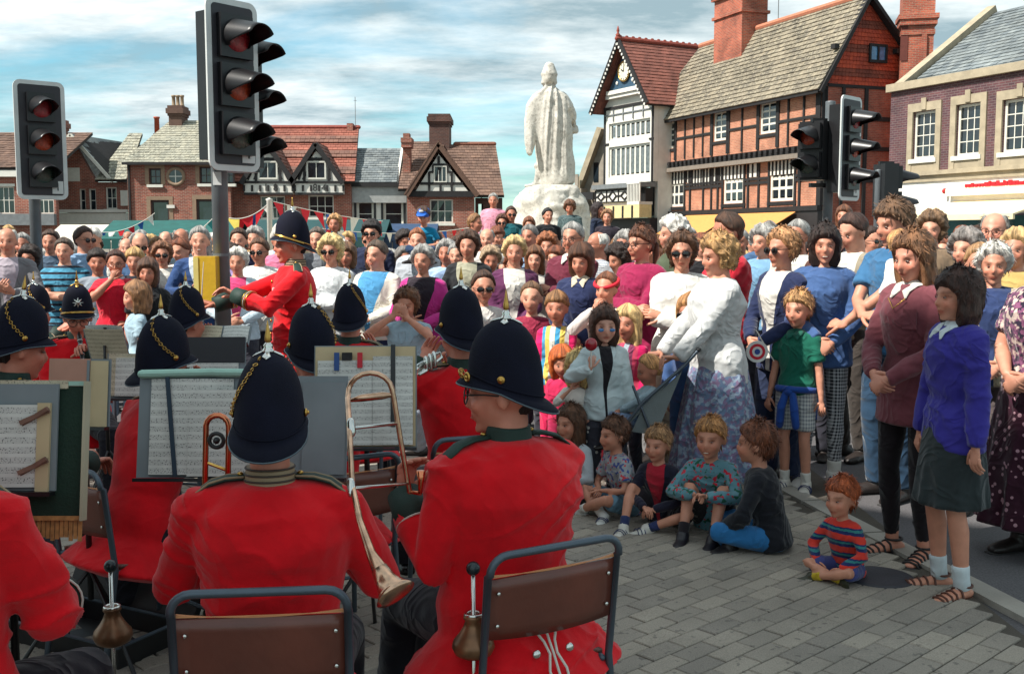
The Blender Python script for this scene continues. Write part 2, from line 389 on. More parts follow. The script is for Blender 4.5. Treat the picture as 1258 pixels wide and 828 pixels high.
# poses: R hand, L hand (person's right is -x, facing -y), in S units; poles; legs
def X(**k): return k
HANG = X(rh=(-.25, -.04, .80), lh=(.25, -.04, .80), rp=(-.4, 1, .2), lp=(.4, 1, .2))
POSES = {
 'hang': HANG,
 'front': X(rh=(-.045, -.21, .93), lh=(.045, -.215, .91), rp=(-1, .5, -.2), lp=(1, .5, -.2), curl=.8, rd=(.6, -.3, -.7), ld=(-.6, -.3, -.7)),
 'belly': X(rh=(-.06, -.235, 1.06), lh=(.07, -.24, 1.04), rp=(-1, .4, -.5), lp=(1, .4, -.5), curl=.7, rd=(.8, -.2, -.1), ld=(-.8, -.2, -.2)),
 'cross': X(rh=(.10, -.235, 1.13), lh=(-.11, -.19, 1.17), rp=(-1, -.3, -.9), lp=(1, -.3, -.9), curl=.4, rd=(.9, 0, .2), ld=(-.9, -.1, .2)),
 'camera': X(rh=(-.07, -.20, 1.54), lh=(.06, -.20, 1.52), rp=(-1, -.3, -.7), lp=(1, -.3, -.7), curl=.8, rd=(.4, 0, .9), ld=(-.4, 0, .9), hp=12),
 'chest': X(rh=(-.06, -.28, 1.16), lh=(.07, -.28, 1.14), rp=(-1, 0, -.9), lp=(1, 0, -.9), curl=.7, rd=(.5, -.5, .5), ld=(-.5, -.5, .5)),
 'mouth': X(rh=(-.03, -.19, 1.44), lh=(.12, -.2, 1.02), rp=(-1, -.2, -1), lp=(1, .4, -.4), curl=.8, rd=(.4, .1, .9), ld=(-.9, 0, 0)),
 'lolly': X(rh=(-.16, -.26, 1.28), lh=(.25, -.08, .82), rp=(-1, 0, -1), lp=(.4, 1, .2), curl=.9, rd=(.1, -.1, 1)),
 'push': X(rh=(-.12, -.36, .95), lh=(.12, -.36, .95), rp=(-.6, .6, -1), lp=(.6, .6, -1), curl=.9, rd=(.3, -1, 0), ld=(-.3, -1, 0)),
 'carry': X(rh=(.08, -.30, 1.08), lh=(-.10, -.30, 1.0), rp=(-1, 0, -.8), lp=(1, 0, -.8), curl=.5, rd=(1, 0, .1), ld=(-1, 0, .1)),
 'lap': X(rh=(-.13, -.36, .72), lh=(.13, -.36, .72), rp=(-.7, .7, -.4), lp=(.7, .7, -.4), curl=.4),
}
def sitg(rh, lh, ra, la, rk, lk, lean=0., pz=.13, **k):   # sitting on the ground
    return X(rh=rh, lh=lh, ra=ra, la=la, rk=rk, lk=lk, lean=lean, pz=pz, rp=(-1, .3, -.3), lp=(1, .3, -.3), curl=.7, **k)
POSES['hug'] = sitg((-.05, -.44, .40), (.05, -.45, .40), (-.12, -.50, .07), (.12, -.50, .07), (-.1, -.3, 1), (.1, -.3, 1), lean=18)
POSES['crossl'] = sitg((-.16, -.30, .20), (.14, -.34, .20), (.16, -.30, .07), (-.14, -.40, .07), (-1, -.6, .35), (1, -.6, .35), lean=14)
POSES['crossl2'] = sitg((-.03, -.30, .30), (.06, -.32, .30), (.14, -.34, .07), (-.16, -.44, .07), (-1, -.5, .6), (1, -.5, .6), lean=16)
POSES['oneup'] = sitg((-.02, -.38, .26), (.05, -.34, .24), (-.16, -.52, .07), (.02, -.40, .07), (-.3, -.2, 1), (1, -.5, .4), lean=16)
def seat(rh, lh, **k):
    d = X(rh=rh, lh=lh, ra=(-.15, -.50, .08), la=(.15, -.50, .08), rk=(-.15, -.6, 1), lk=(.15, -.6, 1), pz=.56, rp=(-.6, .35, -1), lp=(.6, .35, -1), curl=.7); d.update(k); return d
POSES['seat'] = seat((-.12, -.34, .72), (.12, -.34, .72))
POSES['play'] = seat((-.10, -.34, 1.00), (.10, -.30, 1.08), rd=(.4, -.6, .5), ld=(-.4, -.6, .5), lean=3)
POSES['clar'] = seat((-.04, -.34, .90), (.04, -.26, 1.02), rd=(.4, -.6, .3), ld=(-.4, -.6, .3), lean=3)
POSES['bone'] = seat((-.16, -.10, .72), (.30, -.36, .93), rd=(.3, -.8, .1), ld=(-.1, -.3, 1.), lean=2, curl=.85)
POSES['kneel'] = X(rh=(-.06, -.20, 1.16), lh=(.05, -.20, 1.15), ra=(-.12, .25, .07), la=(.12, -.12, .08), rk=(-.1, -1, 0), lk=(.1, -1, .3), pz=.58, rp=(-1, -.3, -.7), lp=(1, -.3, -.7), curl=.8, rd=(.4, 0, .9), ld=(-.4, 0, .9), hp=8)
POSES['conduct'] = X(rh=(-.08, -.56, 1.18), lh=(.10, -.38, 1.27), rp=(-1, .1, -.8), lp=(1, .3, -.8), rd=(0, -1, .25), ld=(-.35, -.8, .45), curl=.55)
POSES['wave'] = X(rh=(-.16, -.16, 1.48), lh=(.12, -.25, 1.0), rp=(-1, .1, -.7), lp=(1, .4, -.4), rd=(.3, -.2, .9), ld=(-.9, 0, 0), curl=.5)
POSES['clasp'] = X(rh=(-.04, -.25, 1.0), lh=(.05, -.25, .98), rp=(-1, .6, -.4), lp=(1, .6, -.4), curl=.85, rd=(.7, -.3, -.6), ld=(-.7, -.3, -.6))
def skeleton(age, pose, yaw, pitch, wd):
    H, hh = AGES[age]; S = (H-hh)/1.49; p = dict(HANG); p.update(POSES[pose])
    J = {'S': S, 'hh': hh, 'H': H}
    stand = 'pz' not in p
    pz = (.93 if stand else p['pz'])*S
    Rm = rot3('X', p.get('lean', 0)*1.0)       # forward lean = towards -y
    P0 = A(0, 0, pz); up = Rm@A(0, 0, 1); fw = Rm@A(0, -1, 0)
    J['P'] = P0; J['R'] = Rm
    def sp(z, y=0, x=0): return P0+Rm@A(x*S, y*S, z*S)
    J['sp'] = sp; base = A(0, 0, 0 if stand else (p['pz']-.93)*S)
    sw = (.172 if wd != 'f' else .150)
    if age in ('kid', 'tot'): sw = .155
    if wd == 'm' and age == 'ad' and not stand: sw = .192
    J['sh'] = [sp(.448, .005, -sw), sp(.448, .005, sw)]
    J['N'] = sp(.53, .015)
    hp = pitch+p.get('hp', 0)
    J['HR'] = rot3('Z', yaw)@rot3('X', hp)
    J['jaw'] = sp(.532, .0)
    J['hc'] = J['jaw']+A(0, 0, .0)+rot3('Z', yaw)@rot3('X', hp*.6)@A(0, -.012*hh/.235, hh*.5)
    off = A(0, 0, 0)
    J['arms'] = []
    for i, (h, q, d) in enumerate((('rh', 'rp', 'rd'), ('lh', 'lp', 'ld'))):
        t = A(*p[h])*S
        e, wr = ik(J['sh'][i], t, .285*S, .255*S, p[q])
        dd = nrm(p[d]) if d in p else nrm(wr-e)
        J['arms'].append((J['sh'][i], e, wr, dd))
    J['curl'] = p.get('curl', .35)
    hz = [sp(-.02, 0, -.09), sp(-.02, 0, .09)]; J['legs'] = []
    for i, (a, k, df) in enumerate((('ra', 'rk', (-.10, .02, .075)), ('la', 'lk', (.10, .02, .075)))):
        t = A(*p.get(a, df))*S; kp = p.get(k, (0, -1, 0))
        kn, an = ik(hz[i], t, .425*S, .415*S, kp)
        J['legs'].append((hz[i], kn, an))
    J['stand'] = stand
    return J
TORSO = [(-.085, .085, .075), (-.03, .160, .105), (.05, .158, .108), (.15, .130, .093), (.27, .150, .105), (.37, .165, .110), (.45, .152, .092), (.49, .098, .074), (.515, .070, .062), (.53, .060, .057)]
def torso_prof(sex, fat, z):
    t = np.array(TORSO); x = np.interp(z, t[:, 0], t[:, 1]); y = np.interp(z, t[:, 0], t[:, 2])
    if sex == 'f': x *= np.interp(z, [0, .15, .3, .45], [1.06, .93, .92, .92]); y *= np.interp(z, [0, .15, .28, .36, .45], [1.04, .92, 1.02, 1.14, .96])
    x *= 1+(fat-1)*.9; y *= 1+(fat-1)*1.3
    return x, y
def torso_loft(J, sex, fat, zs, inf, n=20, flare=0.):
    S = J['S']; pts = []; rr = []
    for z in zs:
        x, y = torso_prof(sex, fat, max(z, -.085) if z < -.03 else z)
        if z < -.03: x, y = torso_prof(sex, fat, -.02); x += flare*(-z); y += flare*(-z)
        yo = -.015*(1 if .25 < z < .45 and sex == 'f' else 0) - (fat-1)*.06*(1 if -.02 < z < .3 else 0)
        pts.append(J['sp'](z, yo)); rr.append(((x+inf)*S, (y+inf)*S))
    return loft(pts, rr, n, side=J['R']@A(1, 0, 0), rnd=.15)
def hand(J, wr, d, side, S, lo=True):
    """palm and five bent fingers; returns palm parts (for the union) and finger parts"""
    k = S*.98; d = nrm(d); ref = A(side, .25, .15); a = nrm(ref-d*(ref@d))   # a: thumb-side to little-finger side axis (outwards)
    nn = np.cross(d, a)*side                                                  # palm-down normal (towards the body)
    if nn@A(-side, 0, -.4) < 0: nn = -nn
    w_ = nrm(np.cross(nn, d))
    palm = loft([wr-d*.02*k, wr+d*.03*k, wr+d*.075*k, wr+d*.095*k], [(.024*k, .018*k), (.036*k, .015*k), (.040*k, .014*k), (.036*k, .012*k)], 10, side=w_)
    fs = []; curl = J['curl']
    n = 6 if lo else 7
    thumbside = 1 if (w_@A(-side, -.5, .3)) > 0 else -1
    for i, (o, l) in enumerate(((.029, .070), (.0105, .080), (-.0085, .074), (-.027, .058))):
        b = wr+d*(.092-(.004*abs(i-1)))*k+w_*(o*thumbside*k)
        pts = [b-d*.018*k, b]; dirn = d
        for s, (f_, c_) in enumerate(((.42, .9), (.32, 1.1), (.26, .8))):
            ang = R(12+62*curl*c_)
            dirn = nrm(dirn*math.cos(ang)+nn*math.sin(ang)); nn2 = nn
            b = b+dirn*l*f_*k; pts.append(b)
        fs.append(loft(pts, [.0092*k, .0095*k, .0088*k, .0078*k, .0062*k], n))
    tb = wr+d*.022*k+w_*(.026*thumbside*k)
    td = nrm(d*.75+w_*thumbside*.75+nn*.35); t2 = nrm(td+d*.5+nn*.5*curl)
    fs.append(loft([tb, tb+td*.034*k, tb+td*.034*k+t2*.030*k, tb+td*.034*k+t2*.054*k], [.013*k, .0115*k, .0105*k, .008*k], n))
    return palm, fs
def head_prims(J, sex, age):
    k = J['hh']/.235; Rm = J['HR']; c = J['hc']
    young = age in ('kid', 'tot')
    v_ = J.get('var', 0); nz_ = (0, .004, -.003)[v_]; wx_ = (1, 1.08, .94)[v_]
    jz = .90 if young else (1 if sex == 'm' else .96); jx = (1.0 if sex == 'm' else .93)*(1, 1.12, .95)[v_]
    def W(*p): return c+Rm@(A(*p)*k)
    def E(p, r, n=14, m=10): v, t = ell((0, 0, 0), A(*r)*k, n, m); return v@Rm.T+W(*p), t
    ch = 1.04 if young else 1
    out = [E((0, .014, .028), (.0765*ch, .096, .090)), E((0, -.028, -.020), (.060*ch*wx_, .064, .080*jz)),
      loft([W(0, -.010, -.045), W(0, -.035, -.075*jz), W(0, -.064, -.098*jz)], [(.057*jx*k, .055*k), (.045*jx*k, .042*k), (.020*k, .016*k)], 12, side=Rm@A(1, 0, 0)),
      loft([W(0, -.086, .008), W(0, (-.099 if not young else -.095)-nz_, -.020), W(0, (-.1015 if not young else -.097)-nz_, -.033-nz_)], [.0078*k, .0090*k, .0105*k if not young else .0090*k], 8),
      E((0, -.086, -.036), (.017 if not young else .014, .012, .008), 8, 6),
      E((0, -.083, -.0655*jz), (.023, .010, .0095), 8, 6), E((0, -.080, .022), (.047, .012, .008), 10, 6),
      E((-.036*wx_, -.064, -.030), (.022*wx_, .022, .022), 8, 6), E((.036*wx_, -.064, -.030), (.022*wx_, .022, .022), 8, 6),
      E((-.0785*ch, .014, -.008), (.009, .019, .031), 8, 6), E((.0785*ch, .014, -.008), (.009, .019, .031), 8, 6)]
    nk = J['S'] if sex == 'm' else J['S']*.88
    out.append(loft([J['sp'](.46, .015), J['sp'](.53, .015), W(0, .022, -.070), W(0, .018, -.02)], [.068*nk, .057*nk, .054*nk*1.03, .05*nk], 12))
    return out
def face_finish(J, V, age, brow):
    k = J['hh']/.235; Rm = J['HR']; L_ = ((V-J['hc'])@Rm)/k
    near = (np.abs(L_[:, 0]) < .12) & (np.abs(L_[:, 2]) < .14) & (np.abs(L_[:, 1]) < .14)
    d = np.zeros_like(L_)
    for s in (-1, 1):
        g = np.exp(-(((L_[:, 0]-s*.031)/.016)**2+((L_[:, 2]-.000)/.011)**2))*(L_[:, 1] < -.03)
        d[:, 1] += g*.011
    g = np.exp(-((L_[:, 0]/.024)**2+((L_[:, 2]+.063)/.0028)**2))*(L_[:, 1] < -.05); d[:, 1] += g*.004
    V = V+(d*k*near[:, None])@Rm.T
    tint = np.ones((len(V), 3)); f = (L_[:, 1] < -.03) & near
    def mul(g, col): 
        nonlocal tint; tint = tint*(1-g[:, None])+tint*g[:, None]*np.array(col)
    for s in (-1, 1):
        mul(np.exp(-(((L_[:, 0]-s*.038)/.022)**2+((L_[:, 2]+.03)/.022)**2))*f*.8, (1.05, .78, .74))
        mul(np.clip(1.6*np.exp(-(((L_[:, 0]-s*.033)/.020)**4+((L_[:, 2]-.0235)/.0055)**2)), 0, 1)*f*brow, (.42, .36, .32))
        mul(np.exp(-(((L_[:, 0]-s*.031)/.018)**4+((L_[:, 2]-.002)/.009)**2))*f*.6, (.66, .56, .54))
        mul(np.clip(1.5*np.exp(-(((L_[:, 0]-s*.031)/.014)**4+((L_[:, 2]-.0055)/.0026)**2)), 0, 1)*f*.8, (.35, .28, .26))
    mul(np.clip(1.3*np.exp(-((L_[:, 0]/.023)**4+((L_[:, 2]+.0655)/.009)**2)), 0, 1)*(L_[:, 1] < -.068)*f*.9, (.95, .58, .56))
    mul(np.exp(-((L_[:, 0]/.022)**4+((L_[:, 2]+.0630)/.0030)**2))*(L_[:, 1] < -.068)*f*.9, (.4, .3, .3))
    mul(np.exp(-((L_[:, 0]/.016)**2+((L_[:, 2]+.034)/.010)**2))*(L_[:, 1] < -.09)*f*.5, (1.05, .75, .7))
    return V, tint
def eyes(J, openn=1.):
    k = J['hh']/.235; Rm = J['HR']; c = J['hc']; w_ = []; ir = []
    for s in (-1, 1):
        p = c+Rm@(A(s*.0305, -.0790, .0000)*k)
        v, t = ell((0, 0, 0), A(.0098, .0062, .0034*openn)*k, 10, 6); w_.append((v@Rm.T+p, t))
        v, t = ell((0, 0, 0), A(.0044, .0030, .0036*openn)*k, 8, 6); ir.append((v@Rm.T+p+Rm@(A(0, -.0044, 0)*k), t))
    return w_, ir
_pc = {}
def body_mesh(age, sex, pose, yaw, pitch, fat, vox, tone, brow=.8, smile=False, var=0):
    key = ('b', age, sex, pose, yaw, pitch, fat, vox, brow, smile, var)
    if key not in _pc:
        J = skeleton(age, pose, yaw, pitch, sex); S = J['S']; J['var'] = var
        pr = head_prims(J, sex, age)
        fl = 1+(fat-1)*.6
        for s_ in (-1, 1): pr.append(loft([J['sp'](.500, .008, s_*.03), J['sp'](.468, .005, s_*.10), J['sh'][(s_+1)//2]], [.030*S, .036*S, .045*S], 8))
        pr.append(torso_loft(J, sex, fat*.96, [-.085, -.03, .05, .15, .27, .37, .45, .495, .53], -.004))
        fs = []
        for i, (a, e, w_, d) in enumerate(J['arms']):
            s = -1 if i == 0 else 1; m = (a+e)/2; q = (e*2+w_)/3
            pr.append(loft([a, m, e, q, w_], [.046*S*fl, .043*S*fl, .036*S*fl, .037*S*fl, .0235*S*fl], 10))
            palm, f_ = hand(J, w_, d, s, S*(1 if age == 'ad' else .95), vox > .01); pr.append(palm); fs += f_
        for h, kn, an in J['legs']:
            d = nrm(an-kn); c1 = kn+(an-kn)*.28
            pr.append(loft([h, (h+kn)/2, kn, c1+A(0, .01*S, 0) if J['stand'] else c1, an], [.080*S*fl, .070*S*fl, .050*S*fl, .053*S*fl, .034*S], 12))
        pr_foot = [foot(J, i, S, .92) for i in (0, 1)]
        V, T = remesh(join(pr+pr_foot), vox, 3)
        V, tint = face_finish(J, V, age, brow)
        w_, ir = eyes(J, .75 if smile else 1.)
        parts = [(V, T)]+fs; nb = sum(len(t) for _, t in parts)
        ex = []
        if smile:
            k = J['hh']/.235; v, t = ell((0, 0, 0), A(.0165, .005, .0036)*k, 10, 6); ex = [(v@J['HR'].T+J['hc']+J['HR']@(A(0, -.0855, -.0630)*k), t)]
        VV, TT = join(parts+w_+ir+ex)
        mi = np.zeros(len(TT), int); o = nb
        for l, mm in ((w_, 1), (ir, 2), (ex, 3)):
            n_ = sum(len(t) for _, t in l); mi[o:o+n_] = mm; o += n_
        tt = np.ones((len(VV), 3)); tt[:len(V)] = tint
        _pc[key] = (mkmesh('body', VV, TT, [skinmat(tone), eyewhite, iris, teeth], mi, attrs={'tint': tt}), J)
    return _pc[key]
def foot(J, i, S, sc=1., fwd=None, shoe=False):
    h, kn, an = J['legs'][i]
    sh = nrm(kn-an)
    f = A(0, -1, 0) if fwd is None else A(*fwd)
    if not J['stand']:
        f = (an-kn)*A(1, 1, 0); f = nrm(nrm(f)*.8+A(0, -.8, 0)) if np.linalg.norm(f) > .12*S else A(0, -1, 0)
    if J['stand']: f = nrm(A((-.25, .25)[i], -1, 0))
    z0 = an[2]-.075*S; s_ = 1.32 if shoe else 1.
    b = lambda q, z: an*A(1, 1, 0)+f*q*S+A(0, 0, z0+z*S)
    side = np.cross(f, A(0, 0, 1))
    return loft([b(-.05, .035), b(0, .04), b(.08, .033), b(.14, .025), b(.18, .02)], [(.032*S*s_, .030*S*s_), (.035*S*s_, .034*S*s_), (.038*S*s_, .026*S*s_), (.040*S*s_, .021*S*s_), (.030*S*s_, .016*S*s_)], 10, side=side)
def folds(V, T, S, amp=.006, sc=9., seed=0.):
    n = vnormals(V, T); q = V.copy(); w1 = vnoise(V+seed, 4/S); w2 = vnoise(V+seed+7, 4/S)
    q[:, 2] = V[:, 2]*1.5+w1*.12*S+V[:, 0]*.5; q[:, 0] = V[:, 0]*.35+w2*.04*S; q[:, 1] = V[:, 1]*.35
    r = 1-np.abs(vnoise(q+seed, sc/S)); q2 = q.copy(); q2[:, 2] = V[:, 2]*1.3-V[:, 0]*.8+w2*.1*S; r2 = 1-np.abs(vnoise(q2+seed+3, sc*1.7/S)); msk = np.clip(vnoise(V+seed+11, 3.2/S)*1.4+.55, .12, 1.)
    return V+n*(((r**4-.35)*amp+(r2**4-.3)*amp*.55)*msk+vnoise(V, sc*3/S)*amp*.12)[:, None]*S
def top_mesh(age, sex, pose, fat, vox, slv='long', hem=-.08, inf=.016, fold=.013, neck=.512, yaw=0, flare=.05, openw=.05, seed=0.):
    key = ('t', age, sex, pose, fat, vox, slv, hem, inf, fold, neck, openw, seed)
    if key not in _pc:
        J = skeleton(age, pose, 0, 0, sex); S = J['S']; fl = 1+(fat-1)*.6
        zs = sorted(set([hem, -.03, .05, .15, .27, .37, .44, .485, neck]) - ({-.03} if hem > -.03 else set())); zs = [z for z in zs if z >= hem]
        pr = [torso_loft(J, sex, fat, zs, inf, 24, flare)]
        for i, (a, e, w_, d) in enumerate(J['arms']):
            s = (-1, 1)[i]
            m = (a+e)/2; q = (e+w_)/2; up = a-(e-a)*.03
            t = inf*S*.8
            pr.append(loft([J['sp'](.490, .005, s*.035), J['sp'](.470, .005, s*.115), a+(e-a)*.03], [(.030*S+t, .050*S+t), (.038*S+t, .050*S+t), .050*S+t], 10, side=(0, 0, 1)))
            if slv == 'none': pr.append(ell(a, A(.05, .05, .05)*S+t*.5, 10, 8)); continue
            if slv == 'long': pr.append(loft([up, m, e, q, w_-nrm(w_-e)*.004], [.049*S*fl+t*.7, .046*S*fl+t*.8, .041*S*fl+t, .038*S*fl+t*1.1, .031*S*fl+t*.7], 14, rnd=.15))
            elif slv == 'mid': pr.append(loft([up, m, e, e+(w_-e)*.35], [.052*S*fl+t, .049*S*fl+t, .043*S*fl+t, .042*S*fl+t], 14, rnd=.15))
            else: pr.append(loft([up, m, a+(e-a)*.68], [.052*S*fl+t, .052*S*fl+t, .050*S*fl+t*1.3], 14, rnd=.15))
        V, T = remesh(join(pr), vox, 3)
        if fold: V = folds(V, T, S, fold, seed=seed)
        Lc = (V-J['P'])@J['R']/S
        m = np.where((Lc[:, 1] < 0) & (Lc[:, 2] > hem-.05) & (Lc[:, 2] < .56), (np.abs(Lc[:, 0]+.006*np.sin(Lc[:, 2]*14)))/(openw*(.35+2.1*np.clip(Lc[:, 2]/.5, 0, 1)**1.6*(1-.3*np.clip((Lc[:, 2]-.4)/.1, 0, 1))))*.5, 1.)
        # arms lying before the body are not part of the opening
        for a, e, w_, d in J['arms']:
            ab = w_-e; tt = np.clip(((V-e)@ab)/(ab@ab), 0, 1); dd = np.linalg.norm(V-(e+tt[:, None]*ab), axis=1); m = np.where(dd < .075*S, 1., m)
        _pc[key] = mkmesh('top', V, T, [blackp], attrs={'m': np.clip(m, 0, 1)})
    return _pc[key]
def bottom_mesh(age, sex, pose, fat, vox, sty='trousers', fold=.006):
    key = ('o', age, sex, pose, fat, vox, sty)
    if key not in _pc:
        J = skeleton(age, pose, 0, 0, sex); S = J['S']; fl = 1+(fat-1)*.6; pr = []
        if sty.startswith('skirt') and J['stand']:
            ln = {'skirt': .38, 'skirtl': .18, 'skirts': .5}[sty]
            pr.append(torso_loft(J, sex, fat, [.0, .06, .13], .012, 24))
            pts = []; rr = []
            for i in range(8):
                u = i/7; z = (.93+.02)*(1-u)+ln*u; x = (.168+(.085 if sty != 'skirts' else .045)*u**.8)*fat
                pts.append(A(0, 0, z*S)); rr.append((x*S, (.122+(.10 if sty != 'skirts' else .06)*u**.8)*fat*S))
            v, t = loft(pts, rr, 48, rnd=.05)
            ang = np.arctan2(v[:, 1], v[:, 0]); u = np.clip((.95*S-v[:, 2])/(.6*S), 0, 1)
            v[:, :2] *= (1+.085*u*np.sin(ang*11+vnoise(v, 4)*2.5)+.04*u*np.sin(ang*23))[:, None]
            pr.append((v, t)); fold = .002
        else:
            pr.append(torso_loft(J, sex, fat, [-.09, -.03, .05, .11], .010, 20))
            for h, kn, an in J['legs']:
                t = .012*S
                if sty == 'shorts': pr.append(loft([h, (h+kn)/2, h+(kn-h)*.80], [.088*S*fl+t, .082*S*fl+t, .078*S*fl+t], 14, rnd=.15))
                elif sty == 'leggings': pr.append(loft([h, (h+kn)/2, kn, kn+(an-kn)*.3, an+(kn-an)*.12], [.084*S*fl, .074*S*fl, .055*S*fl, .058*S*fl, .040*S], 14))
                else: pr.append(loft([h, (h+kn)/2, kn, (kn+an)/2, an-(an-kn)*.02], [.088*S*fl+t, .078*S*fl+t, .060*S*fl+t*1.3, .056*S*fl+t*1.4, .052*S*fl+t*1.5], 14, rnd=.15))
        V, T = remesh(join(pr), vox, 3)
        V = folds(V, T, S, fold, 8.)
        _pc[key] = mkmesh('bottom', V, T, [blackp])
    return _pc[key]
def shoes_mesh(age, sex, pose, vox, sty='shoe'):
    key = ('s', age, sex, pose, vox, sty)
    if key not in _pc:
        J = skeleton(age, pose, 0, 0, sex); S = J['S']; pr = []
        for i in (0, 1):
            h, kn, an = J['legs'][i]
            pr.append(foot(J, i, S, shoe=True))
            if sty != 'flat': pr.append(loft([an-nrm(kn-an)*.03*S, an+nrm(kn-an)*.03*S], [.050*S, .050*S], 12, rnd=.3))
        V, T = remesh(join(pr), min(vox, .009), 2); V = V+vnormals(V, T)*.002*S
        _pc[key] = mkmesh('shoes', V, T, [blackp])
    return _pc[key]
def hair_mesh(sty, k, lod):
    """head-local blob whose surface dives under the skin where there is no hair"""
    key = ('h', sty, round(k, 3), lod)
    if key in _pc: return _pc[key]
    base = sty.split('_')[0]
    P_ = {  # thickness, front hairline deg, drop back, drop side, curl amp, face half-angle, fringe
     'short': (.012, 40, .055, .012, .0035, 78, 0), 'crop': (.007, 42, .05, .01, .002, 78, 0), 'kid': (.016, 22, .062, .018, .005, 74, 0),
     'bald': (.009, 96, .05, .012, .003, 100, 0), 'perm': (.034, 30, .085, .06, .015, 66, 0), 'wavy': (.026, 34, .09, .055, .011, 68, 0),
     'bob': (.022, 18, .135, .125, .005, 56, 0), 'long': (.020, 26, .26, .20, .006, 60, 0), 'bun': (.012, 44, .05, .012, .003, 80, 0),
     'pony': (.014, 20, .05, .012, .004, 78, 0), 'set': (.028, 36, .07, .045, .009, 70, 0), 'messy': (.022, 22, .07, .03, .009, 72, 0)}[base]
    th, fh, db, ds, ca, fa, _ = P_
    nu, nv = (72, 40) if lod < 2 else (36, 22)
    u = np.linspace(0, 2*math.pi, nu, endpoint=False)        # azimuth from the face (-y)
    V = []; hs = []
    az = np.minimum(u, 2*math.pi-u); azd = np.degrees(az)
    drop = np.interp(azd, [0, fa, fa+25, 130, 180], [ds*.4, ds, ds, db, db])
    for j in range(nv+1):
        v = j/nv
        if v < .5:
            el = 90-90*v*2; z = math.sin(R(el)); r = math.cos(R(el)); dz = np.zeros(nu); w2 = 0.
        else:
            z = 0; r = 1.; w2 = (v-.5)*2; dz = -w2*(drop+.03); el = -w2*60
        hl = np.interp(azd, [0, fa*.55, fa, fa+14, 180], [fh, fh*.8, -8 if base != 'bald' else 60, -70, -90])
        if base == 'bald': hl = np.interp(azd, [0, 62, 82, 180], [200, 200, -70, -90])
        mask = 1/(1+np.exp(-(el-hl)/3.5))*(1/(1+math.exp((el-52)/3)) if base == 'bald' else 1)
        if base in ('bob', 'long', 'perm', 'wavy') : mask = np.maximum(mask, 1/(1+np.exp(-(azd-fa)/4)))
        t = -.016+(th+.016)*mask
        if el < 0: t = t*np.interp(w2, [0, .7, 1], [1, .85 if base in ('bob', 'long', 'perm') else .6, .15 if base in ('bob', 'long', 'perm', 'wavy') else -.9])
        neckin = (np.interp(w2, [0, .5, 1], [0, -.004, -.012]) if base in ('bob', 'long') else np.interp(w2, [0, 1], [0, -.022]))*np.interp(azd, [80, 150], [.3, 1])
        sk = 1-(1-mask)*.62*min(1, max(0, w2*3)); rx = (.0775+t+neckin)*sk; ry = (.098+t+neckin)*sk; rz = .092+np.maximum(t, -.01)
        X_ = np.sin(u)*rx*r; Y_ = -np.cos(u)*ry*r+.012; Z_ = .028+z*rz+dz
        p = np.stack([X_, Y_, Z_+np.zeros(nu)], 1)
        V.append(p); hs.append(mask)
    V = np.vstack(V); mk = np.concatenate(hs)
    c = A(0, .012, .0); n = V-c; n /= np.linalg.norm(n, axis=1)[:, None]+1e-9
    U = np.tile(u, nv+1)
    if ca > .008 or base == 'messy':
        d = vnoise(V, 48)*ca+vnoise(V+3, 100)*ca*.5
    else: d = vnoise(np.stack([np.cos(U)*.05, np.sin(U)*.05, V[:, 2]*.12], 1), 190)*.004+vnoise(V, 30)*ca
    d += vnoise(V+9, 17)*.005
    V = V+n*(d*mk)[:, None]
    i = np.arange(nu); j2 = (i+1) % nu; T = []
    for j in range(nv):
        o = j*nu; T += [np.stack([o+i, o+nu+i, o+nu+j2], 1), np.stack([o+i, o+nu+j2, o+j2], 1)]
    o = nv*nu; V = np.vstack([V, [[0, .012, .028-.01]]]); T.append(np.stack([o+i, np.full(nu, len(V)-1), o+j2], 1))
    hsv = np.append((vnoise(np.stack([np.cos(U)*.05, np.sin(U)*.05, V[:-1, 2]*.10], 1), 260)+1)/2, .5)
    T = np.vstack(T); Vs = [(V*k, T)]
    if base == 'pony': Vs.append(loft([A(0, .115, .03)*k, A(0, .145, .0)*k, A(.01, .14, -.07)*k, A(.01, .12, -.14)*k], [.018*k, .024*k, .022*k, .008*k], 10))
    if base == 'bun': Vs.append(ell(A(0, .12, .05)*k, A(.035, .03, .035)*k, 12, 8))
    V, T = join(Vs); hsv = np.append(hsv, np.full(len(V)-len(hsv), .5))
    # stray locks: short tapering strips rooted in the surface give a ragged outline
    if lod == 0:
        rs = np.random.RandomState(5); nb = len(mk); ok = np.where(mk > .9*mk.max())[0]; idx = rs.choice(ok, 340)
        LV = []; LT = []; 
        for q in idx:
            p = V[q]; nn = n[q]; ez = A(0, 0, -1)*(1 if base != 'perm' else rs.uniform(-1, 1))+rs.normal(0, .35, 3)
            t = nrm(ez-nn*(ez@nn)+nn*.10); s = nrm(np.cross(t, nn)); l = rs.uniform(.02, .045)*k; w2 = .0035*k
            bo = len(LV)*1; LV += [p-s*w2-nn*.002, p+s*w2-nn*.002, p+t*l*.5+nn*.003+s*w2*.8, p+t*l*.5+nn*.003-s*w2*.8, p+t*l+nn*(.0025)]
            LT += [(bo, bo+1, bo+2), (bo, bo+2, bo+3), (bo+3, bo+2, bo+4)]
        o = len(V); V = np.vstack([V, LV]); T = np.vstack([T, np.array(LT)+o]); hsv = np.append(hsv, rs.rand(len(LV)))
    _pc[key] = mkmesh('hair', V, T, [blackp], attrs={'hs': hsv})
    return _pc[key]
def headM(J): 
    m = Matrix(J['HR'].tolist()).to_4x4(); m.translation = Vector(J['hc']); return m
def hl(J, VT):      # head-local geometry scaled and moved onto the head
    k = J['hh']/.235; v, t = VT; return (v*k)@J['HR'].T+J['hc'], t
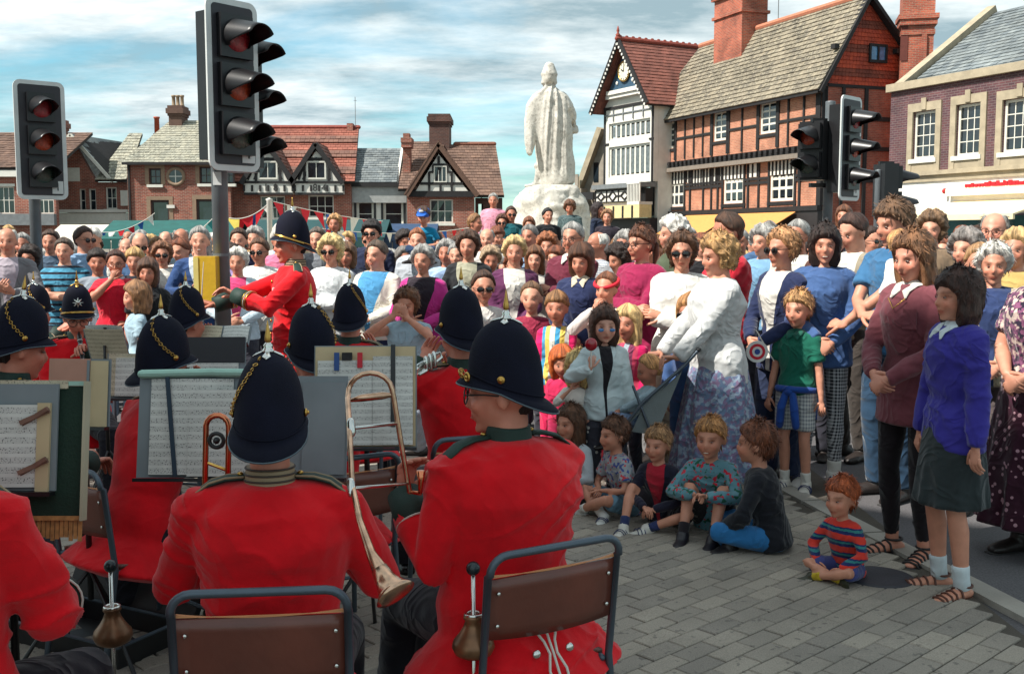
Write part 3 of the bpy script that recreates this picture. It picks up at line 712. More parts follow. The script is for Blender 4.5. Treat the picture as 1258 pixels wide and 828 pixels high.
def put(name, me, parent, m, label=None, **k):
    o = link(name, me, parent, label, **k)
    if m is not None:
        if me.materials[0] != m:
            o.material_slots[0].link = 'OBJECT'; o.material_slots[0].material = m
    return o
def glasses(root, J, dark=True, col=(30, 24, 22)):
    fr = []; le = []
    for s in (-1, 1):
        c = A(s*.032, -.098, -.003); fr.append(torus(c, .0225, .0022, (0, 1, 0), 12, 5, 1.1 if dark else 1.05)); le.append(ell(c, (.0235, .0025, .0185 if dark else .0175), 10, 6))
        fr.append(loft([c+A(s*.022, 0, .006), A(s*.076, -.04, .008), A(s*.080, .005, .006)], [.0022]*3, 5))
    fr.append(loft([A(-.011, -.100, .004), A(.011, -.100, .004)], [.002, .002], 5))
    v, t = join(fr); o = obj('glasses', hl(J, (v, t)), mat('frame_%s' % (col,), col, .3, var=0), root, True)
    v, t = join(le); 
    if dark: obj('lens', hl(J, (v, t)), lensd, o, True)
    return o
def person(px, pyt, D, label, face=0, age='ad', sex='m', pose='hang', yaw=0, pitch=0, fat=1., lod=1, tone=(192, 134, 110),
           top=((120,)*3,), bot=((50, 50, 60),), slv='long', bsty='trousers', hair=('short', (70, 48, 34)), shoe=(40, 34, 32), z0=0., H=None,
           hem=-.08, inf=.016, fold=.007, gl=None, cat=None, group=None, name='person', smile=False, neck=.512, openw=.05, sty='shoe', seed=0., xy=None, brow=.8, topname=None, lift=False, socks=None, collar=None):
    p = P(px, pyt, D)
    H0 = AGES[age][0]
    vox = {0: .009, 1: .012, 2: .0145}[lod]
    J = skeleton(age, pose, yaw, pitch, sex)
    topz = (J['hc']+J['HR']@A(0, .01, J['hh']*.5+.008))[2]; hx = J['hc']
    if H is None: s = (p.z-z0)/topz
    else: s = H/H0
    if lift: z0 = p.z-topz*s
    ca, sa = math.cos(R(face)), math.sin(R(face)); ox, oy = hx[0]*s, hx[1]*s
    loc = (p.x-(ox*ca-oy*sa), p.y-(ox*sa+oy*ca), z0) if xy is None else (xy[0], xy[1], z0)
    if lod: tone = {(192, 134, 110): ((192, 134, 110), (178, 118, 95), (204, 148, 124))[sum(map(ord, label)) % 3]}.get(tone, tone)
    root = empty(name, loc, label, cat or {'ad': 'man' if sex == 'm' else 'woman', 'teen': 'girl' if sex == 'f' else 'boy', 'kid': 'girl' if sex == 'f' else 'boy', 'tot': 'toddler'}[age], group, R(face), s)
    bm, _ = body_mesh(age, sex, pose, yaw, pitch, fat, vox, tone, brow, smile, (sum(map(ord, label)) % 3) if lod < 2 else (len(label) % 2))
    put('body', bm, root, skinmat(tone))
    tn = topname or 'shirt'
    put(tn, top_mesh(age, sex, pose, fat, vox, slv, hem, inf, (fold*1.5 if lod == 0 else fold) if lod < 2 else 0, neck, openw=openw, seed=seed), root, cloth(*top))
    put('skirt' if bsty.startswith('skirt') else bsty, bottom_mesh(age, sex, pose, fat, vox*1.2, bsty), root, cloth(*bot))
    if shoe: put('shoes', shoes_mesh(age, sex, pose, vox, sty), root, mat('leather_%s' % (shoe,), shoe, .45, bump=.1))
    if hair: put('hair', hair_mesh(hair[0], J['hh']/.235, lod), root, hairmat(hair[1])).matrix_basis = headM(J)
    S = J['S']
    if gl: glasses(root, J, gl == 'dark')
    if shoe and lod == 0:
        for i in (0, 1):
            h_, kn, an = J['legs'][i]; f = (an-kn)*A(1, 1, 0); f = nrm(nrm(f)*.8+A(0, -.8, 0)) if (not J['stand'] and np.linalg.norm(f) > .12*S) else (nrm(A((-.25, .25)[i], -1, 0)) if J['stand'] else A(0, -1, 0))
            b = lambda q, z: an*A(1, 1, 0)+f*q*S+A(0, 0, an[2]-.075*S+z*S); sd_ = np.cross(f, A(0, 0, 1)); dark = sum(shoe) > 330
            obj('sole', loft([b(-.08, -.004), b(0, -.004), b(.10, -.004), b(.17, -.002), b(.205, .004)], [(.040*S, .010*S), (.046*S, .011*S), (.052*S, .011*S), (.050*S, .010*S), (.034*S, .008*S)], 14, side=sd_), mat('rubber_sole', (52, 50, 50) if dark else (24, 22, 22), .8), root, True)
            if dark: obj('shoe_stripe', join([torus(b(q, .030), (.058-.1*abs(q-.06))*S, .0045*S, f, 14, 5) for q in (.04, .075, .11)]), mat('navy_stripe', (50, 56, 90), .6), root, True)
    if socks:
        for (h_, kn, an) in J['legs']: u_ = nrm(kn-an); obj('sock', loft([an-u_*.01*S, an+u_*.04*S, an+u_*.09*S, an+u_*.11*S], [.0445*S, .0425*S, .0455*S, .0465*S], 14, rnd=.3), cloth(socks), root, True)
    if collar:
        obj('collar', join([loft([J['sp'](.505, .006), J['sp'](.530, .010)], [.078*S, .066*S], 18, rnd=.2)]+[loft([J['sp'](.530, .0, s_*.066), J['sp'](.522, -.060, s_*.050), J['sp'](.488, -.108, s_*.030), J['sp'](.455, -.128, s_*.045)], [(.006, .016), (.006, .020), (.006, .024), (.004, .006)], 8, side=(0, -1, .5)) for s_ in (-1, 1)]), cloth(collar), root, False)
    return root, J, s
def sandals(root, J, colr, age):
    S = J['S']; parts = []
    for i in (0, 1):
        h_, kn, an = J['legs'][i]; f = nrm(A((-.25, .25)[i], -1, 0)); z0 = an[2]-.075*S; sd_ = np.cross(f, A(0, 0, 1))
        b = lambda q, z, x=0: an*A(1, 1, 0)+f*q*S+A(0, 0, z0+z*S)+sd_*x*S
        parts.append(loft([b(-.06, .008), b(0, .008), b(.08, .008), b(.15, .008), b(.19, .010)], [(.036*S, .009*S), (.040*S, .009*S), (.044*S, .009*S), (.048*S, .009*S), (.036*S, .008*S)], 12, side=sd_))
        for q in (.03, .07, .105, .14, .165): parts.append(loft([b(q, .012, -.046), b(q+.005, .066-.20*q, -.032), b(q+.008, .084-.26*q, 0), b(q+.005, .066-.20*q, .032), b(q, .012, .046)], [.0062*S], 8))
        parts.append(torus(b(-.012, .080), .043*S, .007*S, (0, 0, 1), 14, 6))
    obj('sandals', join(parts), mat('sandal_%s' % (colr,), colr, .5), root, True)
# --------------------------------------------------------- helmet
felt = mat('navy_felt', (14, 16, 32), .85, bump=.25, bscale=300, var=.25, vscale=9, spec=.2)
def hp(t, az, inf=0., top=.215):
    zb = -.004+.042*math.cos(az); z = zb+(top-zb)*t; r = max(1-t**2.9, 0)**.5*(1-.05*t)
    return A(math.sin(az)*(.101+inf)*r, -math.cos(az)*(.124+inf)*r+.010, z+(inf if t > .5 else 0))
def hlm(J, VT): v, t = VT; return hl(J, (v*A(.895, .865, .87)+A(0, .002, .025), t))
def helmet(root, J, badge=False, band=False, chainside=1, edgecol=(70, 84, 92), goldband=False, chain_front=False):
    n = 36; V = []; T = []
    rows = []
    for q in ((-1, 0), (-.5, 0)):
        pass
    prof = [0, .03, .12, .25, .4, .55, .68, .79, .88, .95, .985]
    for az_i in range(n):
        az = 2*math.pi*az_i/n
        c = math.cos(az); ext = .008+.030*max(c, 0)**1.6+.040*max(-c, 0)**1.3; dn = .006+.020*max(c, 0)**1.5+.030*max(-c, 0)**1.3
        b = hp(0, az); dr = nrm(b*A(1, 1, 0)-A(0, .01, 0))
        col = [b*A(.93, .93, 1)+A(0, 0, .004), b+dr*ext*.98-A(0, 0, dn+.004), b+dr*ext-A(0, 0, dn), b+dr*ext*.45-A(0, 0, dn*.32)]+[hp(t, az) for t in prof]
        rows.append(col)
    m = len(rows[0]); V = np.array([rows[a][j] for j in range(m) for a in range(n)]); i = np.arange(n); k = (i+1) % n
    for j in range(m-1): T += [np.stack([j*n+i, j*n+k, (j+1)*n+k], 1), np.stack([j*n+i, (j+1)*n+k, (j+1)*n+i], 1)]
    V = np.vstack([V, [hp(1, 0)*A(0, 0, 1)+A(0, .01, 0)], [[0, .01, .03]]]); o = (m-1)*n
    T.append(np.stack([o+i, o+k, np.full(n, len(V)-2)], 1)); T.append(np.stack([k, i, np.full(n, len(V)-1)], 1))
    sh = obj('helmet', hlm(J, (V, np.vstack(T))), felt, root, True)
    e = [np.array(rows[a][1]) for a in range(n)]; e.append(e[0])
    obj('brim_edge', hlm(J, loft(e, [.0032], 6, cap=False)), mat('brim_%s' % (edgecol,), edgecol, .35, .3), sh, True)
    # raised seams of the shell
    obj('seam_band', hlm(J, loft([hp(.055, 2*math.pi*a/36, .001) for a in range(37)], [(.002, .005)], 6, cap=False, side=None)), felt if not band else gold, sh, True)
    if band:
        obj('head_band', hlm(J, loft([hp(.03, a*math.pi/18-math.pi/2-.2, .003) for a in range(23)], [.006], 6)), gold, sh, True)
    # cross plate
    pl = []
    for a in range(4):
        az = a*math.pi/2; pts = [hp(t, az, .002) for t in (.999, .985, .955, .93)]
        pl.append(loft(pts, [(.010, .003), (.007, .003), (.013, .003), (.003, .002)], 8, side=(math.cos(az), math.sin(az), 0)))
    pl.append(lathe([(.001, .212), (.020, .214), (.016, .221), (.011, .228), (.014, .234), (.009, .240), (.007, .244)], 16, (0, .010, 0)))
    obj('cross_plate', hlm(J, join(pl)), silver if not badge else gold, sh, True)
    obj('spike', hlm(J, lathe([(.0075, .242), (.0095, .250), (.0085, .262), (.0055, .278), (.0032, .294), (.0008, .308)], 14, (0, .010, 0))), gold, sh, True)
    # chain from the plate down to the rosette
    lk = []; tgt = chainside*math.pi/2*1.08
    N_ = 17; pth = [hp(.955-(.955-.20)*(q/N_)**.85, chainside*(2.75-1.15*(q/N_)), .0045) for q in range(N_+1)]
    if chain_front is None: pth = []
    for q in range(len(pth)-1):
        c = (pth[q]+pth[q+1])/2; d = nrm(pth[q+1]-pth[q]); nn = nrm(c-A(0, .01, .05)); ax = nn if q % 2 else nrm(nn*.4+np.cross(d, nn))
        lk.append(torus(c, .0068, .0017, ax, 9, 5))
    if lk: obj('chain', hlm(J, join(lk)), gold, sh, True)
    for s in (-1, 1):
        obj('rosette', hlm(J, join([ell(hp(.16, s*math.pi/2, .004), (.006, .013, .013), 12, 6), ell(hp(.16, s*math.pi/2, .010), (.005, .006, .006), 8, 6)])), gold, sh, True)
    if badge:
        c = hp(.42, 0, .006); st = []
        for a in range(8):
            q = a*math.pi/4; st.append(loft([c, c+A(math.sin(q)*.018, 0, math.cos(q)*.018), c+A(math.sin(q)*.034, .004*math.cos(q)+.002, math.cos(q)*.034)], [(.007, .003), (.006, .003), (.001, .001)], 6))
        st.append(ell(c+A(0, -.003, 0), (.013, .005, .013), 12, 6)); obj('badge', hlm(J, join(st)), silver, sh, True)
    return sh
red = ((186, 6, 22), 'uniform'); GREEN = (10, 42, 34)
def bandsman(px, pyt, D, label, face, pose='play', yaw=0, pitch=0, lod=0, H=None, z0=0, fat=1.08, hair=(28, 20, 18), cat='bandsman', seed=0., collar='green', **hk):
    """pyt: top of the helmet dome"""
    J = skeleton('ad', pose, yaw, pitch, 'm'); k = J['hh']/.235
    topz = (J['hc']+J['HR']@(A(0, .01, .215)*k))[2]; p = P(px, pyt, D); s = (p.z-z0)/topz
    if H: s = H
    c = J['hc']*s; ca, sa = math.cos(R(face)), math.sin(R(face))
    root = empty('person', (p.x-(c[0]*ca-c[1]*sa), p.y-(c[0]*sa+c[1]*ca), z0), label, cat, 'uniformed bandsmen in scarlet tunics', R(face), s)
    vox = (.0075, .011, .019)[lod]
    bm, _ = body_mesh('ad', 'm', pose, yaw, pitch, min(fat, 1.08), vox, (190, 122, 100)); put('body', bm, root, skinmat((190, 122, 100)))
    me = top_mesh('ad', 'm', pose, fat, vox, 'long', -.16, .020, .014, .515, flare=.72 if 'pz' in POSES[pose] else .2, seed=seed)
    put('tunic', me, root, cloth((204, 0, 18), 'wool'))
    put('trousers', bottom_mesh('ad', 'm', pose, fat, vox*1.4, 'trousers'), root, cloth((22, 20, 30)))
    put('shoes', shoes_mesh('ad', 'm', pose, vox), root, mat('polished_black', (12, 12, 12), .25))
    put('hair', hair_mesh('crop', k, min(lod+1, 2)), root, hairmat(hair)).matrix_basis = headM(J)@Matrix.Diagonal((.93, .90, .97, 1))
    sp = J['sp']; S = J['S']
    gm = mat('green_facing', GREEN, .7, bump=.2, bscale=200); bm_ = mat('tan_braid', (140, 120, 92), .6, bump=.2, bscale=150)
    col = obj('collar', loft([sp(.498, .008), sp(.525, .012), sp(.556, .012), sp(.566, .013)], [.082*S, .071*S, .067*S, .066*S], 24, rnd=False), gm if collar == 'green' else bm_, root, True)
    if collar != 'green':
        obj('collar_cord', join([torus(sp(z, .012), r*S, .003, J['R']@A(0, 0, 1), 28, 6) for z, r in ((.532, .071), (.548, .069), (.564, .067))]), mat('dark_cord', (60, 48, 40), .6), col, True)
    for i in (0, 1):
        a = J['arms'][i][0]; s_ = (-1, 1)[i]; q = [sp(.535, .006, s_*.072), sp(.533, .006, s_*.12), sp(.520, .006, s_*.165), sp(.490, .006, s_*.205)]
        st = obj('shoulder_strap', loft(q, [(.008*S, .022*S), (.008*S, .026*S), (.008*S, .028*S), (.007*S, .030*S)], 12, side=(0, 0, 1)), gm, root, True)
        off = A(0, 0, .001)
        for w_ in ((-1, 1) if not hk.get('nopipe') else ()): obj('strap_piping', loft([z+A(0, w_*(.020+.006*j/3)*S, .004)+off for j, z in enumerate(q)], [.0035*S], 6), bm_, st, True)
        obj('strap_button', ell(sp(.545, .006, s_*.082), A(.009, .009, .006)*S, 10, 6), gold, st, True)
        _, e, w_, d = J['arms'][i]; u = nrm(w_-e); fr = obj('cuff', loft([w_-u*.105*S, w_-u*.05*S, w_+u*.006*S], [.0600*S, .0565*S, .0520*S], 18, rnd=False), gm, root, True)
        obj('cuff_piping', torus(w_-u*.107*S, .0600*S, .003, u, 20, 6), mat('white_piping', (190, 185, 175), .6), fr, True)
    hk.pop('nopipe', None); helmet(root, J, **hk)
    return root, J, s
# ============================================================ SETTING
def asphaltf(N, L, b, t, c):
    n1_ = noise(N, L, t.outputs['Object'], .6, 6, .65); n2_ = noise(N, L, t.outputs['Object'], 90, 3, .7)
    k = MX(N, L, 1., tuple(c), ramp(N, L, n1_, [(.3, .7), (.7, 1.25)]), 'MULTIPLY'); k = MX(N, L, 1., k, ramp(N, L, n2_, [(.35, .7), (.7, 1.4)]), 'MULTIPLY')
    L.new(k, b.inputs['Base Color']); bumpn(N, L, b, n2_, .5, .006)
asph = mat('asphalt', (84, 82, 84), .9, build=asphaltf)
obj('ground', box(-400, 400, -200, 900, -.12, -.004), mat('far_ground', (96, 92, 86), .9, build=asphaltf), kind='structure')
obj('road', box(-60, 60, -12, 44, -.003, .0), asph, kind='structure')
# paved square under the band: real paving blocks, laid diagonally in stretcher courses
pav = obj('pavement', box(-7.2, 2.15, .8, 7.9, 0.001, .012), mat('joint_sand', (74, 68, 60), .95, bump=.5, bscale=200), kind='structure')
def brickf(N, L, b, t, c):
    o = N.new('ShaderNodeObjectInfo'); a = N.new('ShaderNodeAttribute'); a.attribute_name = 'rnd'
    g = N.new('ShaderNodeNewGeometry')
    n1_ = noise(N, L, g.outputs['Position'], 1.3, 6, .7); n2_ = noise(N, L, g.outputs['Position'], 170, 4, .7)
    r = M_(N, 'FRACT', M_(N, 'ADD', o.outputs['Random'], a.outputs['Fac'], L), None, L)
    k = MX(N, L, r, lin((128, 121, 112)), lin((152, 143, 130)))
    k = MX(N, L, 1., k, ramp(N, L, n1_, [(.3, .74), (.7, 1.15)]), 'MULTIPLY'); k = MX(N, L, 1., k, ramp(N, L, n2_, [(.35, .75), (.65, 1.25)]), 'MULTIPLY')
    spots = ramp(N, L, noise(N, L, g.outputs['Position'], 23, 2, .5), [(.66, 0.), (.70, 1.)])
    L.new(MX(N, L, M_(N, 'MULTIPLY', spots, .5, L), k, lin((60, 56, 54))), b.inputs['Base Color']); bumpn(N, L, b, n2_, .45, .004)
bmat = mat('paving_block', (120, 118, 116), .85, build=brickf)
def pblock():
    l, w_, h, c = .097, .0465, .012, .004
    V = []; 
    for z, s in ((0, 0), (h-c, 0), (h, c)):
        for a, b in ((-1, -1), (1, -1), (1, 1), (-1, 1)): V.append((a*(l-s), b*(w_-s), z))
    T = []
    for r in (0, 4):
        for i in range(4): j = (i+1) % 4; T += [(r+i, r+j, r+4+j), (r+i, r+4+j, r+4+i)]
    T += [(8, 9, 10), (8, 10, 11)]
    return np.array(V, float), np.array(T)
pb = pblock(); pbm = mkmesh('brick', *pb, bmat, smooth=False, attrs={'rnd': np.zeros(len(pb[0]))})
ang = R(43); du = A(math.cos(ang), math.sin(ang), 0); dv = A(-math.sin(ang), math.cos(ang), 0)
cands = []
for i in range(-60, 90):
    for j in range(-60, 110):
        p = du*((i+.5*(j % 2)+random.uniform(-.01, .01))*.2)+dv*(j*.0985)+A(-2, 2.5, 0)
        if not (-7.1 < p[0] < 2.06 and .9 < p[1] < 7.8) or p[0]+(p[1]-5)*.18 > 2.04: continue
        y_ = p[1]; px_ = CX+F*p[0]/y_; py_ = HOR+F*CH/y_*1.0
        vis = 700 < px_ < 1245 and 640 < py_ < 860
        cands.append((0 if vis else 1, y_, p))
cands.sort(key=lambda q: (q[0], q[1]))
rest = []; v0, t0_ = pb
for q, (nv_, y_, p) in enumerate(cands):
    tz = random.uniform(-.0015, .0015); a_ = ang+R(random.uniform(-.5, .5))
    if q < 300:
        o = link('brick', pbm, pav); o.location = (p[0], p[1], .0125+tz); o.rotation_euler = (R(random.uniform(-.5, .5)), R(random.uniform(-.5, .5)), a_)
    else:
        m_ = np.array(Matrix.Rotation(a_, 3, 'Z')); rest.append((v0@m_.T+A(p[0], p[1], .0125+tz), t0_, random.random()))
Vr, Tr = join([(v, t) for v, t, r in rest]); rr_ = np.concatenate([np.full(len(v), r) for v, t, r in rest])
link('paving_blocks', mkmesh('paving_blocks', Vr, Tr, bmat, smooth=False, attrs={'rnd': rr_}), pav, kind='stuff')
# concrete edging strip between blocks and asphalt, a run of kerb stones
kst = mat('kerb_concrete', (150, 145, 136), .85, bump=.5, bscale=60, var=.2, vscale=3)
kerb = obj('kerb', box(2.00, 2.02, 2.4, 2.41, .001, .004), kst, kind='structure')
prevp = None
for i in range(9):
    y_ = 2.2+i*.72; x_ = 2.22-(y_-4.8)*.20 if y_ < 7.9 else 0
    p0_ = A(2.22-(y_-4.8)*.20, y_, 0); p1_ = A(2.22-(y_+.70-4.8)*.20, y_+.70, 0)
    obj('kerb_stone', beam(p0_+A(0, 0, .012), p1_+A(0, 0, .012), .125, .04), kst, kerb)
t = empty('manhole_cover', (1.79, 5.03, .012), 'round dark iron cover set in the paving by the small seated child', 'manhole cover')
iron = mat('cast_iron', (62, 62, 68), .6, .4, bump=.4, bscale=80)
obj('frame_ring', lathe([(.135, 0), (.165, .0), (.165, .016), (.137, .018)], 40), iron, t, True)
cv = obj('cover_plate', lathe([(.001, .010), (.131, .010), (.131, .015), (.001, .016)], 40), iron, t)
obj('raised_studs', join([ell((.1*math.cos(a)*r, .1*math.sin(a)*r, .016), (.008, .008, .003), 6, 4) for r in (.4, .75, 1.1) for a in np.arange(0, 6.28, .5/r)]), iron, cv)
# far kerb of the square below the statue
def text_mesh(s, size, ext=.01):
    cu = bpy.data.curves.new('lettering', 'FONT'); cu.body = s; cu.size = size; cu.extrude = ext; cu.align_x = 'CENTER'; cu.align_y = 'CENTER'
    o = bpy.data.objects.new('lt', cu); _ts.collection.objects.link(o); _ts.view_layers[0].update()
    me = bpy.data.meshes.new_from_object(o.evaluated_get(_ts.view_layers[0].depsgraph)); bpy.data.objects.remove(o); me.materials.clear(); return me
# ------------------------------------------------------------ building kit
wfr = mat('white_paint', (205, 203, 192), .5, var=.08); glass = mat('window_glass', (30, 38, 44), .08, var=.5, vscale=1.5, spec=.9)
blueg = mat('blue_glass', (60, 110, 150), .08, var=.4, spec=.9)
curt = mat('net_curtain', (170, 168, 160), .9, var=.2)
timber = mat('black_timber', (26, 24, 25), .75, bump=.4, bscale=30, var=.35)
rbrick = bricks('red_brick', (150, 74, 56), (118, 56, 46), (150, 128, 112)); obrick = bricks('orange_brick', (184, 118, 92), (160, 98, 76), (180, 146, 120))
dbrick = bricks('shaded_brick_infill', (168, 86, 66), (140, 68, 54), (150, 110, 92)); pbrick = bricks('plum_brick', (96, 58, 60), (74, 46, 54), (104, 88, 88), .225, .075, .014)
slate = tilemat('blue_slate', (92, 100, 104), (124, 130, 130)); slate2 = tilemat('mossy_slate', (118, 118, 108), (146, 142, 126), streak=(170, 168, 150))
stonet = tilemat('stone_tiles', (88, 82, 72), (130, 120, 102), streak=(150, 142, 122)); brownt = tilemat('brown_tiles', (92, 70, 60), (116, 90, 76)); plumt = tilemat('plum_tiles', (110, 66, 56), (128, 78, 66))
redt = tilemat('red_tiles', (130, 74, 60), (150, 90, 74)); darkt = tilemat('dark_tiles', (104, 72, 62), (120, 84, 70)); hungt = tilemat('hung_tiles', (186, 74, 44), (158, 60, 40))
rend = mat('white_render', (208, 205, 196), .85, bump=.2, bscale=20, var=.1, vscale=2); stone = mat('buff_stone', (156, 144, 122), .85, bump=.4, bscale=25, var=.18, vscale=3)
lead = mat('lead_grey', (110, 114, 116), .6, var=.15)
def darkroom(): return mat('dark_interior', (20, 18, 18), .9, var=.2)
class H_:
    def __init__(s, name, label, cat, P0, P1):
        s.P0 = A(P0[0], P0[1], 0); s.P1 = A(P1[0], P1[1], 0); d = s.P1-s.P0; s.L = float(np.linalg.norm(d)); s.a = math.atan2(d[1], d[0])
        s.u = d/s.L; s.n = A(-s.u[1], s.u[0], 0)                          # inward normal
        s.root = empty(name, tuple(s.P0), label, cat, None, s.a)
    def loc(s, p): q = A(*p)-s.P0; return A(q@s.u, q@s.n, q[2])
    def uv(s, px, py, off=0.):
        d = A(*ray(px, py)); o = A(0, 0, CH); k = ((s.P0+s.n*off-o)@s.n)/(d@s.n); p = o+d*k-s.P0; return float(p@s.u), float(p[2])
    def part(s, name, VT, m, parent=None, smooth=False, **k): return obj(name, VT, m, parent or s.root, smooth, **k)
    def wall(s, u0, u1, z0, z1, holes, m, th=.3, name='wall', y0=0.):
        us = sorted(set([u0, u1]+[h[0] for h in holes]+[h[1] for h in holes])); zs = sorted(set([z0, z1]+[h[2] for h in holes]+[h[3] for h in holes]))
        parts = []
        for j in range(len(zs)-1):
            run = None
            for i in range(len(us)-1):
                cu_, cz_ = (us[i]+us[i+1])/2, (zs[j]+zs[j+1])/2
                hit = any(h[0] < cu_ < h[1] and h[2] < cz_ < h[3] for h in holes) or not (u0 < cu_ < u1 and z0 < cz_ < z1)
                if not hit: run = (run[0] if run else us[i], us[i+1])
                if (hit or i == len(us)-2) and run: parts.append(box(run[0], run[1], y0, y0+th, zs[j], zs[j+1])); run = None
        w_ = s.part(name, join(parts), m)
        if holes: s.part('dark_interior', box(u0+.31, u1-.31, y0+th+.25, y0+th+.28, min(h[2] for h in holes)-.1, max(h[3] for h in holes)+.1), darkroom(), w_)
        return w_
    def window(s, h, cols=2, rows=2, m=None, y=.10, fw=.07, bw=.035, gm=None, sill=None, curtain=False, door=False):
        m = m or wfr; gm = gm or glass; u0, u1, z0, z1 = h
        f = s.part('window', join([box(u0, u1, y, y+.07, z0, z0+fw), box(u0, u1, y, y+.07, z1-fw, z1), box(u0, u0+fw, y+.002, y+.068, z0+fw, z1-fw), box(u1-fw, u1, y+.002, y+.068, z0+fw, z1-fw)]), m)
        iu0, iu1, iz0, iz1 = u0+fw, u1-fw, z0+fw, z1-fw; cw = (iu1-iu0)/cols; rh = (iz1-iz0)/rows
        bars = [box(iu0+cw*i-bw/2, iu0+cw*i+bw/2, y+.012, y+.055, iz0, iz1) for i in range(1, cols)]+[box(iu0, iu1, y+.015, y+.052, iz0+rh*j-bw/2, iz0+rh*j+bw/2) for j in range(1, rows)]
        if bars: s.part('glazing_bar', join(bars), m, f)
        for i in range(cols):
            for j in range(rows):
                ty = random.uniform(-.003, .003)
                s.part('pane', box8([(iu0+cw*i+bw/2, y+.03+ty, iz0+rh*j+bw/2), (iu0+cw*(i+1)-bw/2, y+.03-ty, iz0+rh*j+bw/2), (iu0+cw*(i+1)-bw/2, y+.036-ty, iz0+rh*j+bw/2), (iu0+cw*i+bw/2, y+.036+ty, iz0+rh*j+bw/2),
                   (iu0+cw*i+bw/2, y+.03, iz0+rh*(j+1)-bw/2), (iu0+cw*(i+1)-bw/2, y+.03+ty, iz0+rh*(j+1)-bw/2), (iu0+cw*(i+1)-bw/2, y+.036+ty, iz0+rh*(j+1)-bw/2), (iu0+cw*i+bw/2, y+.036, iz0+rh*(j+1)-bw/2)]), gm, f)
        if sill: s.part('window_sill', box(u0-.1, u1+.1, -.10, y, z0-.14, z0-.002), sill, f)
        if curtain: s.part('curtain', join([box(u0+.08+q*.11, u0+.17+q*.11, y+.12+.02*(q % 2), y+.14+.02*(q % 2), z0+.1, z1-.1) for q in range(3)]), curt, f)
        return f
    def tiles(s, quad, m, row=.28, wd=.26, name='roof_tiles', parent=None, band=None, under=True, th=.025):
        """quad local corners: eave left, eave right, ridge right, ridge left"""
        E0, E1, R1, R0 = [A(*q) for q in quad]; nr = max(1, int(round(np.linalg.norm((R0+R1)/2-(E0+E1)/2)/row)))
        nn = nrm(np.cross(E1-E0, (R0+R1)/2-E0))
        VV = []; TT = []; rn = []; cnt = 0
        for j in range(nr):
            t0, t1 = j/nr, (j+1.18)/nr
            a0 = E0+(R0-E0)*t0; b0 = E1+(R1-E1)*t0; a1 = E0+(R0-E0)*t1; b1 = E1+(R1-E1)*t1; nc = max(1, int(np.linalg.norm(b0-a0)/wd)); of = .5*(j % 2)
            for i in range(nc+1):
                f0, f1 = max(0, (i-of)/nc), min(1, (i+1-of)/nc)
                if f1-f0 < .1/nc: continue
                g = .006/max(np.linalg.norm(b0-a0), .1); lf = random.uniform(0, .015); 
                p = [a0+(b0-a0)*(f0+g), a0+(b0-a0)*(f1-g), a1+(b1-a1)*(f1-g), a1+(b1-a1)*(f0+g)]
                hi = [p[0]+nn*(th*1.6+lf), p[1]+nn*(th*1.6+lf*random.random()*2), p[2]+nn*.012, p[3]+nn*.012]
                lo = [p[0]+nn*lf, p[1]+nn*lf, p[2]-nn*.005, p[3]-nn*.005]
                VV += lo+hi; TT.append(CUBE_T+8*cnt); cnt += 1
                r = random.random(); 
                if band: r = min(1, max(0, band(j/nr)+(r-.5)*.25))
                rn.append(np.full(8, r))
        if not cnt: return None
        o = link(name, mkmesh(name, np.array(VV), np.vstack(TT), m, smooth=False, attrs={'rnd': np.concatenate(rn)}), parent or s.root, kind='stuff')
        if under: 
            c = [E0, E1, R1, R0]; s.part('roof_boarding', box8([q-nn*.12 for q in c]+[q-nn*.004 for q in c]), timber)
        return o
    def chimney(s, u0, u1, y0, y1, z0, z1, m=None, pots=0, cap=True, potm=None):
        m = m or rbrick; c = s.part('chimney', join([box(u0, u1, y0, y1, z0, z1-.55)]+([box(u0-.05, u1+.05, y0-.05, y1+.05, z1-.55, z1-.42), box(u0-.12, u1+.12, y0-.12, y1+.12, z1-.42, z1-.15), box(u0-.05, u1+.05, y0-.05, y1+.05, z1-.15, z1)] if cap else [box(u0, u1, y0, y1, z1-.55, z1)])), m)
        for i in range(pots):
            uc = u0+(u1-u0)*(i+.5)/pots; s.part('chimney_pot', lathe([(.12, 0), (.13, .06), (.10, .1), (.095, .5), (.12, .52), (.12, .6), (.08, .6), (.08, .2)], 10, (uc, (y0+y1)/2, z1)), potm or mat('terracotta_pot', (170, 80, 56), .8), c, True)
        return c
    def beams(s, segs, w_=.16, proud=.05, m=None, name='timber_beam', y=0.):
        for q in segs:
            (a, b), ww = (q[0], q[1]), (q[2] if len(q) > 2 else w_)
            da = nrm(A(b[0]-a[0], 0, b[1]-a[1])); up_ = A(0, -1, 0)
            pr = proud+random.uniform(0, .012)+(.004 if abs(da[2]) > .5 else 0)
            s.part(name, beam((a[0], y-pr/2+.001, a[1]), (b[0], y-pr/2+.001, b[1]), ww, pr, (0, 1, 0)), m or timber)
SHY = SHY_ if "SHY_" in globals() else 1.9
